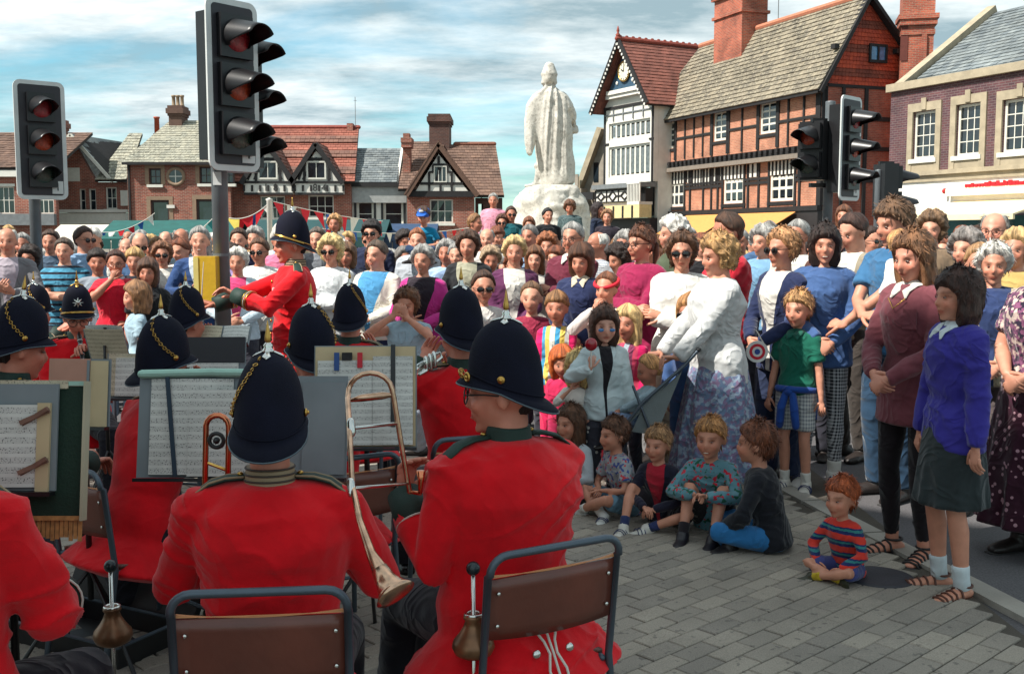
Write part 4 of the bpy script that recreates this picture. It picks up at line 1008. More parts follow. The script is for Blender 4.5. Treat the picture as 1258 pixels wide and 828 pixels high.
# ---------------- left end house (A)
def X_(px, D): return (px-CX)/F*D
h = H_('brick_house', 'brown roofed brick house at the far left end of the terrace', 'house', (X_(-90, 52), 52), (X_(73, 52), 52))
w0 = h.uv(-3, 275)[0]; w1 = h.uv(19, 275)[0]; za, zb_ = h.uv(0, 263)[1], h.uv(0, 229)[1]; ez = h.uv(0, 217)[1]
ho = (w0, w1, za, zb_); ho2 = (h.uv(34, 0)[0], h.uv(56, 0)[0], za, zb_)
h.wall(0, h.L, 0, ez, [ho, ho2], rbrick); h.window(ho, 3, 2, sill=wfr); h.window(ho2, 3, 2, sill=wfr)
h.part('arch_head', box(w0-.06, w1+.06, -.03, .095, zb_-.002, zb_+.12), wfr)
h.part('eaves_board', box(-.2, h.L+.1, -.25, -.02, ez-.02, ez+.4), rend)
h.part('shop_fascia', box(0, h.L, -.3, -.01, .0+2.2, 2.75), lead)
rz = h.uv(10, 168)[1]; ru = h.uv(14, 168)[0]
h.tiles([(h.uv(-2, 0)[0]-6, -.3, ez+.4), (h.L+.15, -.3, ez+.4), (h.L+.15, 4.5, rz+.6), (ru-3.5, 4.5, rz+.6)], brownt)
h.chimney(h.uv(-2, 0)[0]-.2, h.uv(22, 0)[0], 4.2, 5.2, ez, rz+1.3, pots=4)
# ---------------- gabled house with slate roofs (B)
h = H_('gabled_house', 'narrow red brick house with steep slate gable and white shopfront', 'house', (X_(74, 56), 56), (X_(160, 56), 56))
U = lambda x, y=0: h.uv(x, y)[0]; Z = lambda y, x=120: h.uv(x, y)[1]
ezg = Z(224, 95); apu, apz = h.uv(88, 166); fr_ = Z(268)
w_a = (U(88), U(96), Z(261), Z(232)); w_b = (U(100), U(109), Z(261), Z(232)); w_c = (U(121), U(135), Z(257), Z(230)); ug = U(110)
h.wall(0, h.L, 2.9, ezg, [w_a, w_b, w_c], rbrick)
for q in (w_a, w_b): h.window(q, 1, 2, sill=wfr)
h.window(w_c, 2, 2, sill=wfr)
h.part('wall', box8([(0, 0, ezg), (ug, 0, ezg), (ug, .3, ezg), (0, .3, ezg), (apu-.01, 0, apz-.2), (apu+.01, 0, apz-.2), (apu+.01, .3, apz-.2), (apu-.01, .3, apz-.2)]), rbrick)
h.part('verge_board', beam((apu, -.18, apz), (U(132), -.18, Z(224)), .16, .12, (0, 1, 0)), wfr); h.part('verge_board', beam((apu, -.18, apz), (-.8, -.18, Z(216)), .16, .12, (0, 1, 0)), wfr)
h.part('gable_panel', box(apu-.35, apu+.35, -.03, .0-.002, apz-2.4, apz-1.7), wfr)
h.part('notice_board', box(U(140), U(150), -.06, -.004, Z(253), Z(234)), wfr)
h.part('shopfront_fascia', box(0, h.L, -.35, .3, 2.35, 2.88), wfr); h.part('cornice', box(-.1, h.L+.1, -.45, .3, 2.9, 3.05), rend)
h.part('shopfront', box(0, h.L, -.1, .2, 0, 2.34), rend)
h.tiles([(U(130), -.2, Z(222)), (U(126), 7, Z(222)), (U(150), 7, Z(172)), (apu, -.2, apz)], slate, name='roof_tiles')
h.tiles([(U(111), -.3, ezg+.1), (h.L+.1, -.3, ezg+.1), (h.L-.2, 3.2, Z(174)+.7), (U(126), 3.2, Z(174)+.7)], slate2)
h.tiles([(-.8, -.2, Z(216)), (apu, -.2, apz), (apu, 7, apz), (-.8, 7, Z(216))], slate, under=False)
h.part('ridge_chimney', join([box(U(151), U(158), 4, 4.7, Z(190), Z(172)+.7)]), rbrick); h.part('chimney_pot', lathe([(.15, 0), (.14, .9), (.18, .92), (.18, 1.0), (.1, 1.0)], 10, (U(154), 4.3, Z(172)+.65)), mat('terracotta_pot', (170, 80, 56), .8), smooth=True)
# ---------------- brick house with the round window (C)
h = H_('brick_house', 'red brick house with a small round window between two square ones', 'house', (X_(161, 54), 54), (X_(286, 54), 54))
ez = Z(202, 200); W_ = [(U(176), U(191), Z(227), Z(207)), (U(239), U(255), Z(226), Z(205)), (U(177), U(200), Z(277), Z(246)), (U(234), U(257), Z(277), Z(245)), (U(268), U(282), Z(226), Z(205))]
rc = h.uv(216, 217); rr = .33
h.wall(0, h.L, 0, ez, W_, rbrick)
for q in W_[:2]+W_[4:]: h.window(q, 2, 2, m=mat('brown_frame', (60, 44, 40), .6), sill=wfr)
for q in W_[2:4]: h.window(q, 1, 1, m=mat('brown_frame', (60, 44, 40), .6), fw=.1)
for q in W_[:4]:
    h.part('stone_surround', join([box(q[0]-.2, q[0]-.002, -.02, .2, q[2], q[3]), box(q[1]+.002, q[1]+.2, -.02, .2, q[2], q[3]), box(q[0]-.2, q[1]+.2, -.022, .2, q[3]+.002, q[3]+.2)]), mat('dull_stone', (134, 112, 92), .85, bump=.3))
rw = h.part('round_window', torus((rc[0], -.02, rc[1]), rr+.08, .09, (0, 1, 0), 28, 8), mat('dull_stone', (134, 112, 92), .85), smooth=True)
h.part('pane', lathe([(.001, 0), (rr, 0), (rr, .02), (.001, .02)], 24), glass, rw).matrix_basis = Matrix.Translation((rc[0], -.012, rc[1]))@Matrix.Rotation(R(90), 4, 'X')
h.part('glazing_bar', join([box(rc[0]-.02, rc[0]+.02, -.055, -.035, rc[1]-rr, rc[1]+rr), box(rc[0]-rr, rc[0]+rr, -.056, -.036, rc[1]-.02, rc[1]+.02)]), rend, rw)
h.part('gutter', box(-.1, h.L, -.38, -.25, ez-.05, ez+.08), timber); h.part('downpipe', box(.05, .15, -.1, -.01, 0, ez), timber)
rzc = Z(157, 220)+.75
h.tiles([(-.15, -.35, ez+.05), (h.L, -.35, ez+.05), (h.L, 4, rzc), (U(178)-.2, 4, rzc)], slate2)
h.tiles([(-.15, 8, ez+.05), (-.15, -.35, ez+.05), (U(178)-.2, 4, rzc), (U(178)-.2, 4.02, rzc)], slate2, under=False)
h.chimney(U(176), U(193), 3.4, 4.5, ez+1, Z(137, 185)+.7, mat('sooty_brick', (92, 70, 60), .9, bump=.4, bscale=12), pots=3, potm=mat('buff_pot', (140, 120, 96), .8))
h.chimney(U(206), U(217), 4.6, 5.2, ez+1, Z(157)+.8, cap=False, pots=2)
for z in (266, 252): h.part('shelf_light', box(U(205)-.3, U(205)+.1, -.1, -.01, Z(256), Z(252)), rend) if z == 252 else None
# ---------------- half-timbered 1884 house (D)
h = H_('timbered_house', 'red tiled house with twin black and white gables dated 1884', 'house', (X_(286, 55), 55), (X_(433, 55), 55))
ez = Z(224, 390); W_ = [(U(314), U(345), Z(269), Z(241)), (U(374), U(406), Z(267), Z(240))]
h.wall(0, h.L, 0, ez, W_, rbrick)
for q in W_: h.window(q, 3, 2, sill=wfr)
rz_ = Z(169, 400)+.9
h.tiles([(-.1, -.35, ez), (h.L+.25, -.35, ez), (h.L-.2, 4.5, rz_), (-.1, 4.5, rz_)], redt, band=lambda t: .5+.5*math.sin(t*26))
h.tiles([(-.1, -.36, ez), (h.L+.25, -.36, ez), (h.L+.25, -.34, ez+.01), (-.1, -.34, ez+.01)], darkt, under=False)
for lo_, hi_ in ((.12, .24), (.42, .54), (.70, .82)):     # darker tile courses
    q0 = A(-.1, -.40, ez); e1 = A(h.L+.25, -.40, ez); r1 = A(h.L-.2, 4.45, rz_); r0 = A(-.1, 4.45, rz_); nz_ = A(0, 0, .045)
    h.tiles([q0+(r0-q0)*lo_+nz_, e1+(r1-e1)*lo_+nz_, e1+(r1-e1)*hi_+nz_, q0+(r0-q0)*hi_+nz_], darkt, under=False)
h.part('ridge_tiles', join([loft([(u_, 4.5, rz_+.05), (u_+.42, 4.5, rz_+.06)], [.13, .12], 8) for u_ in np.arange(0, h.L-.3, .43)]), mat('ridge_red', (132, 62, 50), .8), kind='stuff')
zf0, zf1 = Z(238, 390), Z(227, 390)
for (ul, ur, ap, nums, npx) in ((297, 357, 327, '18', (324, 336)), (360, 420, 387, '84', (385, 396))):
    a_, b_ = U(ul), U(ur); m_ = U(ap); az_ = Z(178, 387); bz = Z(224, 390)
    bay = h.part('timbered_gable', join([box(a_, b_, -.42, -.02, zf0-.05, bz), box8([(a_, -.42, bz), (b_, -.42, bz), (b_, -.02, bz), (a_, -.02, bz), (m_-.01, -.42, az_-.35), (m_+.01, -.42, az_-.35), (m_+.01, -.02, az_-.35), (m_-.01, -.02, az_-.35)])]), rend)
    h.beams([((a_, zf1+.10), (b_, zf1+.10), .12), ((a_, zf0-.03), (b_, zf0-.03), .12)]+[((a_+(b_-a_)*i/6, zf0+.1), (a_+(b_-a_)*i/6, zf1-.05), .1) for i in range(7)], y=-.42)
    mz_ = bz+(az_-bz)*.52
    h.beams([((m_-.62, bz), (m_-.62, mz_+.1), .12), ((m_+.62, bz), (m_+.62, mz_+.1), .12), ((m_-.7, mz_+.15), (m_+.7, mz_+.15), .14), ((m_, mz_+.2), (m_-.35, az_-.9), .1), ((m_, mz_+.2), (m_+.35, az_-.9), .1), ((a_+.2, bz+.1), (m_-.6, bz+1.0), .11), ((b_-.2, bz+.1), (m_+.6, bz+1.0), .11), ((a_+.75, bz+.7), (m_-.7, bz+.1), .1), ((b_-.75, bz+.7), (m_+.7, bz+.1), .1)], y=-.42, w_=.12)
    f = h.window((m_-.5, m_+.5, bz+.12, mz_+.05), 2, 1, y=-.50, fw=.08)
    for s_ in (-1, 1): h.part('bargeboard', beam((m_, -.6, az_), (m_+s_*(b_-a_)/2*1.1, -.6, bz-.10), .24, .12, (0, 1, 0)), timber)
    for s_ in (-1, 1):
        e0 = (m_+s_*(b_-a_)/2*1.12, -.66, bz-.06); e1 = (m_+s_*(b_-a_)/2*1.12, 1.2, bz-.06)
        q_ = [e0, e1, (m_, 3.2, az_+.08), (m_, -.66, az_+.08)]; q_ = q_ if s_ > 0 else [q_[1], q_[0], q_[3], q_[2]]
        h.tiles(q_, darkt, under=False)
    for ch_, npx_ in zip(nums, npx):
        o = link('numeral', text_mesh(ch_, .50, .012), bay); o.data.materials.append(timber); o.matrix_basis = Matrix.Translation((U(npx_), -.44, (zf0+zf1)/2+.04))@Matrix.Rotation(R(90), 4, 'X')
h.chimney(U(408), U(416), 4.2, 4.8, rz_-.6, rz_+.25, cap=False)
h.part('aerial', join([beam((U(419), 4.4, rz_), (U(419), 4.4, rz_+1.7), .03, .03), beam((U(417), 4.4, rz_+1.5), (U(421), 4.4, rz_+1.5), .02, .02)]), lead)
# ---------------- low white house (E)
h = H_('rendered_house', 'low white fronted house with two dark framed windows', 'house', (X_(433, 55.5), 55.5), (X_(501, 55.5), 55.5))
ez = Z(228, 460); W_ = [(U(434.5), U(456), Z(279), Z(247)), (U(468), U(493), Z(279), Z(247))]
h.wall(0, h.L, 0, ez, W_, rend); bfr = mat('dark_frame', (34, 34, 36), .5)
for q in W_:
    h.window(q, 1, 2, fw=.12); h.part('window_surround', join([box(q[0]-.12, q[0]-.003, -.04, .06, q[2], q[3]), box(q[1]+.003, q[1]+.12, -.04, .06, q[2], q[3]), box(q[0]-.12, q[1]+.12, -.042, .06, q[3]+.003, q[3]+.15)]), bfr)
h.part('parapet_band', box(-.05, h.L, -.25, -.02, ez-.9, ez-.05), mat('grey_band', (150, 152, 150), .7)); h.part('gutter', box(-.1, h.L, -.42, -.26, ez-.08, ez+.12), timber)
h.tiles([(-.1, -.35, ez+.12), (U(486), -.35, ez+.12), (U(484), 3.2, Z(190)+.55), (-.1, 3.2, Z(190)+.55)], slate)
h.part('party_wall', box8([(U(484), -.3, ez), (U(487), -.3, ez), (U(487), 3.3, ez), (U(484), 3.3, ez), (U(484), 3.1, Z(186)+.6), (U(487), 3.1, Z(186)+.6), (U(487), 3.3, Z(186)+.6), (U(484), 3.3, Z(186)+.6)]), rend)
# ---------------- brown gabled house (F)
h = H_('gabled_house', 'brown roofed house with one broad timbered gable and big square chimney', 'house', (X_(501, 54.5), 54.5), (X_(617, 54.5), 54.5))
ez = Z(240, 540); W_ = [(U(526), U(555), Z(274), Z(245))]
h.wall(0, U(582), 0, ez, W_, rbrick); h.window(W_[0], 3, 2, sill=wfr)
wr = (U(586), U(592), Z(268), Z(250)); h.wall(U(582), h.L, 0, ez-.1, [wr], bricks('dark_brick', (92, 56, 46), (72, 44, 38), (90, 76, 70)), y0=1.0); 
ga, gb, gm_, gz = U(506), U(578), U(538), Z(178, 538)
h.part('timbered_gable', box8([(ga, -.2, ez), (gb, -.2, ez), (gb, .0-.002, ez), (ga, -.002, ez), (gm_-.01, -.2, gz-.5), (gm_+.01, -.2, gz-.5), (gm_+.01, -.002, gz-.5), (gm_-.01, -.002, gz-.5)]), rend)
gw = U(526), U(554); z1_ = Z(226, 538); z2_ = Z(212, 538); z3_ = Z(203, 538)
h.beams([((ga-.2, ez+.05), (gb+.2, ez+.05), .3), ((U(515), z1_), (U(568), z1_), .13), ((U(526), z2_), (U(531), z2_), .1), ((U(549), z2_), (U(555), z2_), .1), ((U(531), z3_), (U(549), z3_), .12)]+[((U(x_), ez+.1), (U(x_), z_), .11) for x_, z_ in ((526, z2_), (540, z1_), (554, z2_))]+[((U(531), z2_), (U(531), z3_), .1), ((U(549), z2_), (U(549), z3_), .1), ((gm_, gz-.6), (gm_, gz-1.3), .12)], y=-.2)
h.window((U(532), U(548), z1_+.06, z3_-.06), 3, 1, y=-.27, fw=.05); 
for s_, e_ in ((-1, ga-.35), (1, gb+.35)): h.part('bargeboard', beam((gm_, -.40, gz), (e_, -.40, ez-.05), .26, .14, (0, 1, 0)), mat('brown_board', (92, 66, 52), .7))
for s_, e_ in ((-1, ga-.4), (1, gb+.4)):
    q_ = [(e_, -.5, ez-.02), (e_, 4.0, ez-.02), (gm_, 6, gz+.1), (gm_, -.5, gz+.1)]; q_ = q_ if s_ > 0 else [q_[1], q_[0], q_[3], q_[2]]
    h.tiles(q_, brownt, under=False)
rz2 = Z(191, 590)+.9
h.tiles([(U(560), .6, ez), (h.L+.1, .6, ez), (U(607), 4.6, rz2), (U(540), 4.6, rz2)], brownt)
h.tiles([(U(487), -.1, ez+.3), (gm_, -.1, ez+.3), (gm_, 4.6, Z(187)+.9), (U(487), 4.6, Z(187)+.9)], brownt)
h.part('ridge_tiles', join([loft([(u_, 4.6, rz2+.05), (u_+.42, 4.6, rz2+.06)], [.13, .12], 8) for u_ in np.arange(gm_+.6, U(606)-.3, .43)]), mat('ridge_brown', (120, 76, 60), .8), kind='stuff')
h.chimney(U(518), U(545), 4.2, 6.2, ez, Z(153)+1.0, bricks('dark_brick', (92, 56, 46), (72, 44, 38), (90, 76, 70)), cap=True)
c = h.part('chimney', join([box(U(489.5), U(499), 1.4, 2.2, ez-.6, Z(186)+.3), box(U(488), U(501), 1.2, 2.4, Z(186)+.3, Z(180)+.3), box(U(487.5), U(501.5), 1.15, 2.45, Z(180)+.3, Z(174)+.3), box(U(490), U(498), 1.4, 2.2, Z(174)+.3, Z(168)+.3)]), rbrick)
# ---------------- grey stone building behind the statue (G)
h = H_('stone_building', 'grey stone gabled building seen between statue and timbered buildings', 'building', (X_(712, 66), 66), (X_(770, 64), 64))
gs = mat('grey_stone', (140, 132, 120), .9, bump=.7, bscale=8, var=.25, vscale=2)
ez = Z(240, 715); ap_ = U(742); az_ = Z(160, 742)
h.part('wall', join([box(0, h.L, 0, .5, 0, ez), box8([(0, 0, ez), (h.L, 0, ez), (h.L, .5, ez), (0, .5, ez), (ap_-.01, 0, az_), (ap_+.01, 0, az_), (ap_+.01, .5, az_), (ap_-.01, .5, az_)])]), gs)
h.part('coping', beam((-.1, -.1, ez), (ap_, -.1, az_+.1), .35, .7, (0, 1, 0)), stone); h.part('buttress', join([box(U(717), U(723), -.7, -.01, 0, Z(232, 720)), box(U(716), U(720), -.8, -.71, 0, Z(215, 720))]), gs)
h.part('sign_box', box(U(727), U(741), -1.0, -.75, Z(246, 733), Z(237, 733)), bfr); h.part('sign_arm', box(U(728), U(730), -.75, -.01, Z(243, 733), Z(241, 733)), bfr)
h.part('lancet_window', box(U(731), U(737), -.03, -.004, Z(224, 733), Z(200, 733)), glass)
# ---------------- clock-gable building (H)
h = H_('clock_building', 'narrow white timbered building with blue clock gable and plum tiled roof', 'building', (X_(741, 61.5), 61.5), (X_(801, 57.3), 57.3))
U2 = h.uv; L_ = h.L; apz = h.uv(764, 54)[1]; apu = L_/2; zl = h.uv(741, 128)[1]; zr = h.uv(800, 128)[1]; ez = (zl+zr)/2
wins = [(h.uv(748, 170)[0], L_-.35, h.uv(760, 172)[1], h.uv(760, 151)[1]), (h.uv(748, 170)[0], L_-.35, h.uv(760, 218)[1], h.uv(760, 180)[1])]
zj = h.uv(760, 226)[1]
h.wall(0, L_, zj, ez, wins, rend)
for q in wins: h.window(q, 8, 1, fw=.12, bw=.14, gm=mat('pale_glass', (92, 98, 98), .12, var=.3, spec=.8))
h.beams([((.08, zj), (.08, ez), .14), ((L_-.08, zj), (L_-.08, ez), .14), ((0, h.uv(760, 176)[1]), (.5, h.uv(760, 176)[1]), .1), ((L_-.4, h.uv(760, 176)[1]), (L_, h.uv(760, 176)[1]), .1), ((0, ez-.1), (L_, ez-.1), .16)], w_=.1)
for i in range(1, 5): h.beams([((L_*i/5, wins[0][3]+.1), (L_*i/5, ez-.2), .08)], m=lead)
h.beams([((.1, (wins[0][3]+ez)/2), (L_-.1, (wins[0][3]+ez)/2), .06)], m=lead)
zg0 = h.uv(760, 112)[1]; hwg = (apz-zg0)/(apz-(ez-.35))*(L_/2+.35)-.28; g0_, g1_ = apu-hwg, apu+hwg
tri = h.part('clock_gable', box8([(g0_, -.25, zg0), (g1_, -.25, zg0), (g1_, .3, zg0), (g0_, .3, zg0), (apu-.02, -.25, apz-.5), (apu+.02, -.25, apz-.5), (apu+.02, .3, apz-.5), (apu-.02, .3, apz-.5)]), mat('slate_blue_paint', (46, 74, 96), .6))
h.part('gable_wall', box8([(0.002, .02, ez), (L_-.002, .02, ez), (L_-.002, .28, ez), (.002, .28, ez), (g0_, .02, zg0-.05), (g1_, .02, zg0-.05), (g1_, .28, zg0-.05), (g0_, .28, zg0-.05)]), rend)
h.part('gable_shelf', join([box(g0_-.05, g1_+.05, -.4, .31, zg0-.22, zg0-.004), box(g0_-.25, g1_+.25, -.3, .01, zg0-.42, zg0-.23)]), rend)
czp = zg0+(apz-zg0)*.36; mm_ = Matrix.Translation((apu, -.30, czp))@Matrix.Rotation(R(90), 4, 'X')
ck = h.part('clock_face', lathe([(.001, 0), (.50, 0), (.50, .05), (.001, .055)], 32), mat('clock_white', (210, 205, 185), .6), tri); ck.matrix_basis = mm_
h.part('clock_rim', torus((apu, -.34, czp), .52, .05, (0, 1, 0), 32, 6), gold, tri, True)
h.part('clock_hands', join([beam((apu, -.37, czp), (apu+.05, -.37, czp+.38), .05, .01, (0, 1, 0)), beam((apu, -.38, czp), (apu-.22, -.38, czp+.12), .06, .01, (0, 1, 0))]), timber, tri)
h.part('hour_marks', join([beam((apu+math.sin(a)*.38, -.362, czp+math.cos(a)*.38), (apu+math.sin(a)*.46, -.362, czp+math.cos(a)*.46), .04, .008, (0, 1, 0)) for a in np.arange(12)*math.pi/6]), timber, tri, kind='stuff')
h.part('stud_ornament', join([ell((apu+dx_, -.28, czp+dz_), (.10, .05, .10), 10, 6) for dx_, dz_ in ((0, 1.05), (-.75, -.55), (.75, -.55))]), rend, tri, True)
for s_, e_ in ((-1, -.35), (1, L_+.35)):
    zz = ez-.35; b_ = h.part('bargeboard', beam((apu, -.75, apz), (e_, -.75, zz), .26, .12, (0, 1, 0)), timber)
    n_ = 18; h.part('dentils', join([box8([tuple(A(apu, -.83, apz-.16)+(A(e_, -.83, zz-.16)-A(apu, -.83, apz-.16))*((i+.2)/n_)+A(*q)) for q in ((-.06,0,-.06),(.06,0,-.06),(.06,.04,-.06),(-.06,.04,-.06),(-.06,0,.06),(.06,0,.06),(.06,.04,.06),(-.06,.04,.06))]) for i in range(n_)]), rend, b_)
dp = 9.
h.tiles([(L_+.4, -.8, ez-.35), (L_+.4, dp, ez-.35), (apu, dp, apz), (apu, -.8, apz)], plumt, row=.25)
h.tiles([(-.4, dp, ez-.35), (-.4, -.8, ez-.35), (apu, -.8, apz), (apu, dp, apz)], plumt, row=.4, under=False)
h.part('ridge_tiles', join([join([loft([(apu, y_, apz+.10), (apu, y_+.42, apz+.11)], [.14, .13], 8), ell((apu, y_+.2, apz+.24), (.05, .12, .07), 6, 4)]) for y_ in np.arange(-.8, dp-.3, .43)]), mat('ridge_red', (132, 62, 50), .8), kind='stuff')
h.part('finial', lathe([(.1, 0), (.14, .15), (.05, .25), (.09, .36), (.02, .62)], 10, (apu, -.75, apz+.15)), mat('ridge_red', (132, 62, 50), .8), smooth=True)
h.part('side_wall', box(L_-.29, L_-.002, .31, dp, 0, ez), rend)
zb2 = h.uv(760, 250)[1]; h.part('bay_front', box(.05, L_-1.2, -.6, -.002, zb2, zj-.3), rend); h.part('bay_shelf', box(-.1, L_, -.8, .2, zj-.30, zj-.05), lead)
bz0, bz1, bu0, bu1 = zb2+.05, zj-.38, .05, L_-1.2; mid = (bz0+bz1)/2; sg = [((bu0, bz0), (bu1, bz0)), ((bu0, bz1), (bu1, bz1)), ((bu0+.04, bz0), (bu0+.04, bz1)), ((bu1-.04, bz0), (bu1-.04, bz1))]
cw_ = (bu1-bu0)/6
for i in (1, 3, 5):
    c_ = bu0+cw_*i; dh = (.85 if i == 3 else .7)*(bz1-bz0)/2; dw = cw_*.62
    sg += [((c_-dw, mid), (c_, mid+dh)), ((c_, mid+dh), (c_+dw, mid)), ((c_+dw, mid), (c_, mid-dh)), ((c_, mid-dh), (c_-dw, mid))]
for a_, b_ in ((0, .38), (1.62, 2.38), (3.62, 4.38), (5.62, 6)): sg.append(((bu0+cw_*a_, mid), (bu0+cw_*b_, mid)))
for i in (2, 4): sg.append(((bu0+cw_*i, bz0), (bu0+cw_*i, bz1)))
h.beams(sg, w_=.07, y=-.6)
h.part('balcony', join([box(L_-1.15, L_-.02, -.9, -.02, zb2-.15, zb2)]+[box(L_-1.15+i*.14, L_-1.09+i*.14, -.9, -.84, zb2, zb2+.95) for i in range(9)]+[box(L_-1.17, L_, -.92, -.82, zb2+.95, zb2+1.03)]), rend)
h.part('side_panel', box(L_-1.15, L_-.02, -.5, -.003, zb2, zj-.35), timber)
h.part('shop_fascia', box(.0, L_, -.9, -.1, zb2-.85, zb2-.16), mat('cream_fascia', (206, 190, 140), .7)); h.part('fascia_bracket', join([box(.5+i*.9, .62+i*.9, -.95, -.91, zb2-.85, zb2-.2) for i in range(5)]), timber, kind='stuff')
h.part('shopfront', box(0, L_, -.2, .3, 0, zb2-.86), mat('shop_dark', (44, 40, 40), .5))
# ---------------- big timbered building (I)
P0 = (X_(796, 60), 60); P1 = (X_(1003, 46), 46)
h = H_('timbered_building', 'large brick and black timber building with mossy stone roof and tile hung gable', 'building', P0, P1)
L_ = h.L
ez = (h.uv(798, 150)[1]+h.uv(990, 107)[1])/2
zm = (h.uv(798, 205)[1]+h.uv(985, 178)[1])/2; zb = (h.uv(798, 262)[1]+h.uv(985, 252)[1])/2
def hol(x0, x1, ya, yb): 
    a, b = h.uv(x0, (ya+yb)/2)[0], h.uv(x1, (ya+yb)/2)[0]; m = (x0+x1)/2; return (a, b, h.uv(m, yb)[1], h.uv(m, ya)[1])
up_ = [hol(815.5, 829, 150, 183), hol(877, 893, 137, 173), hol(934, 954, 125, 164)]; lo_ = [hol(819, 838, 212, 254), hol(887, 911, 208, 250), hol(944, 973, 203, 247)]
h.wall(0, L_, zm, ez, up_, obrick, name='upper_wall'); h.wall(0, L_, zb, zm-.30, lo_, obrick, y0=.12, name='middle_wall')
for q in up_: h.window(q, 2, 4, y=.05, fw=.12, bw=.09)
for q in lo_: h.window(q, 3, 3, y=.14, fw=.13, bw=.13)
def fz(py_l, x_l, py_r, x_r): return (h.uv(x_l, py_l)[1]+h.uv(x_r, py_r)[1])/2
zu = fz(178, 796, 147, 969)
sx = [h.uv(x, 170)[0] for x in (797, 806, 831, 842, 853, 864, 874, 896, 912)]+[h.uv(x, 150)[0] for x in (931, 957, 969, 988)]
seg = [((u_, zm+.1), (u_, ez), .11) for u_ in sx if not any(q[0]-.02 < u_ < q[1]+.02 for q in up_)]
seg += [((L_-.16, zm), (L_-.16, ez), .32)]
prev = 0.
for q in up_: seg += [((q[0]-.09, zm+.1), (q[0]-.09, ez), .14), ((q[1]+.09, zm+.1), (q[1]+.09, ez), .14), ((q[0]-.2, q[2]-.1), (q[1]+.2, q[2]-.1), .14)]
st = 0.
for q in up_+[None]:
    en = q[0]-.16 if q else L_; seg.append(((st, zu), (en, zu), .12)); st = q[1]+.16 if q else 0
h.beams(seg)
h.part('jetty_beam', box(-.1, L_+.05, -.16, .12, zm-.29, zm+.02), timber); h.part('jetty_dentils', join([box(i*.42, i*.42+.2, -.30, -.162, zm-.18, zm-.01) for i in range(int(L_/.42)+1)]), timber, kind='stuff')
h.part('jetty_board', box(-.1, L_+.05, -.28, .11, zm-.52, zm-.31), mat('weathered_board', (120, 110, 100), .8))
zt_ = zm-.30; seg = [((L_-.14, zb), (L_-.14, zt_), .28), ((.12, zb), (.12, zt_), .2)]
zl_ = fz(234, 800, 222, 985)
for x_ in (801, 815, 846, 862, 872, 880, 917, 930, 980): seg.append(((h.uv(x_, 230)[0], zb), (h.uv(x_, 230)[0], zt_), .14))
st = 0.
for q in lo_+[None]:
    en = q[0]-.16 if q else L_; seg.append(((st, zl_), (en, zl_), .14)); seg.append(((st, zt_-.95), (en, zt_-.95), .12)); st = q[1]+.16 if q else 0
for q in lo_: seg += [((q[0]-.09, zb), (q[0]-.09, zt_), .15), ((q[1]+.09, zb), (q[1]+.09, zt_), .15), ((q[0]-.2, q[2]-.1), (q[1]+.2, q[2]-.1), .15)]
h.beams(seg, y=.12)
# white plaster strips between close studs
st_ = []
rng = [(h.uv(849, 230)[0], h.uv(878, 230)[0], zl_+.1, zt_-.02)]
for x0_, x1_ in ((800, 815), (818, 840), (842, 848), (880, 885), (886, 913), (917, 929), (943, 975)): rng.append((h.uv(x0_, 215)[0], h.uv(x1_, 215)[0], zt_-.85, zt_-.03))
for k_, (a_, b_, c_, d_) in enumerate(rng):
    h.part('plaster_panel', box(a_, b_, .095, .119, c_, d_), rend)
    n_ = max(2, int((b_-a_)/.28))
    h.beams([((a_+(b_-a_)*i/n_, c_), (a_+(b_-a_)*i/n_, d_), .07) for i in range(n_+1)], y=.095, name='close_stud')
h.part('bressummer', box(-.05, L_+.05, -.12, .13, zb-.22, zb-.002), timber); h.part('shop_fascia', box(0, L_, -.05, .4, zb-1.0, zb-.23), mat('shop_dark', (44, 40, 40), .5))
h.part('shopfront', box(0, L_, .1, .4, 0, zb-1.01), mat('shop_dark2', (70, 60, 54), .4, var=.6, vscale=2))
# awnings
def awn(px0, px1, py_top, lab):
    a_, b_ = h.uv(px0, 262)[0], h.uv(px1, 262)[0]; zt2 = zb-.25
    r_ = empty('awning', tuple(h.P0+h.u*a_+A(0, 0, zt2)), lab, 'awning', 'orange shop awnings', h.a); W2 = b_-a_
    om = mat('orange_canvas', (206, 140, 76), .8, bump=.2, bscale=40, var=.08)
    obj('canvas', slab([(0, -1.9, -.95), (W2, -1.9, -.95), (W2, -.13, 0), (0, -.13, 0)], .03), om, r_); obj('valance', box(0, W2, -1.93, -1.905, -1.16, -.94), om, r_)
    obj('awning_arm', join([beam((.05, -.1, -.9), (.05, -1.85, -1.0), .04, .04), beam((W2-.05, -.1, -.9), (W2-.05, -1.85, -1.0), .04, .04)]), lead, r_)
awn(846, 905, 257, 'left of two orange awnings, further along the timbered building')
awn(910, 980, 255, 'right of two orange awnings, nearest the black traffic lights')
# gable end
gd = 5.9; zr0 = ez; apz = h.uv(1030, -3)[1]
G_ = H_.__new__(H_); G_.P0 = h.P1.copy(); G_.u = h.n.copy(); G_.n = -h.u; G_.L = gd; G_.P1 = G_.P0+G_.u*gd; G_.a = h.a+math.pi/2; G_.root = h.root
apu, apz = G_.uv(1063, -2)
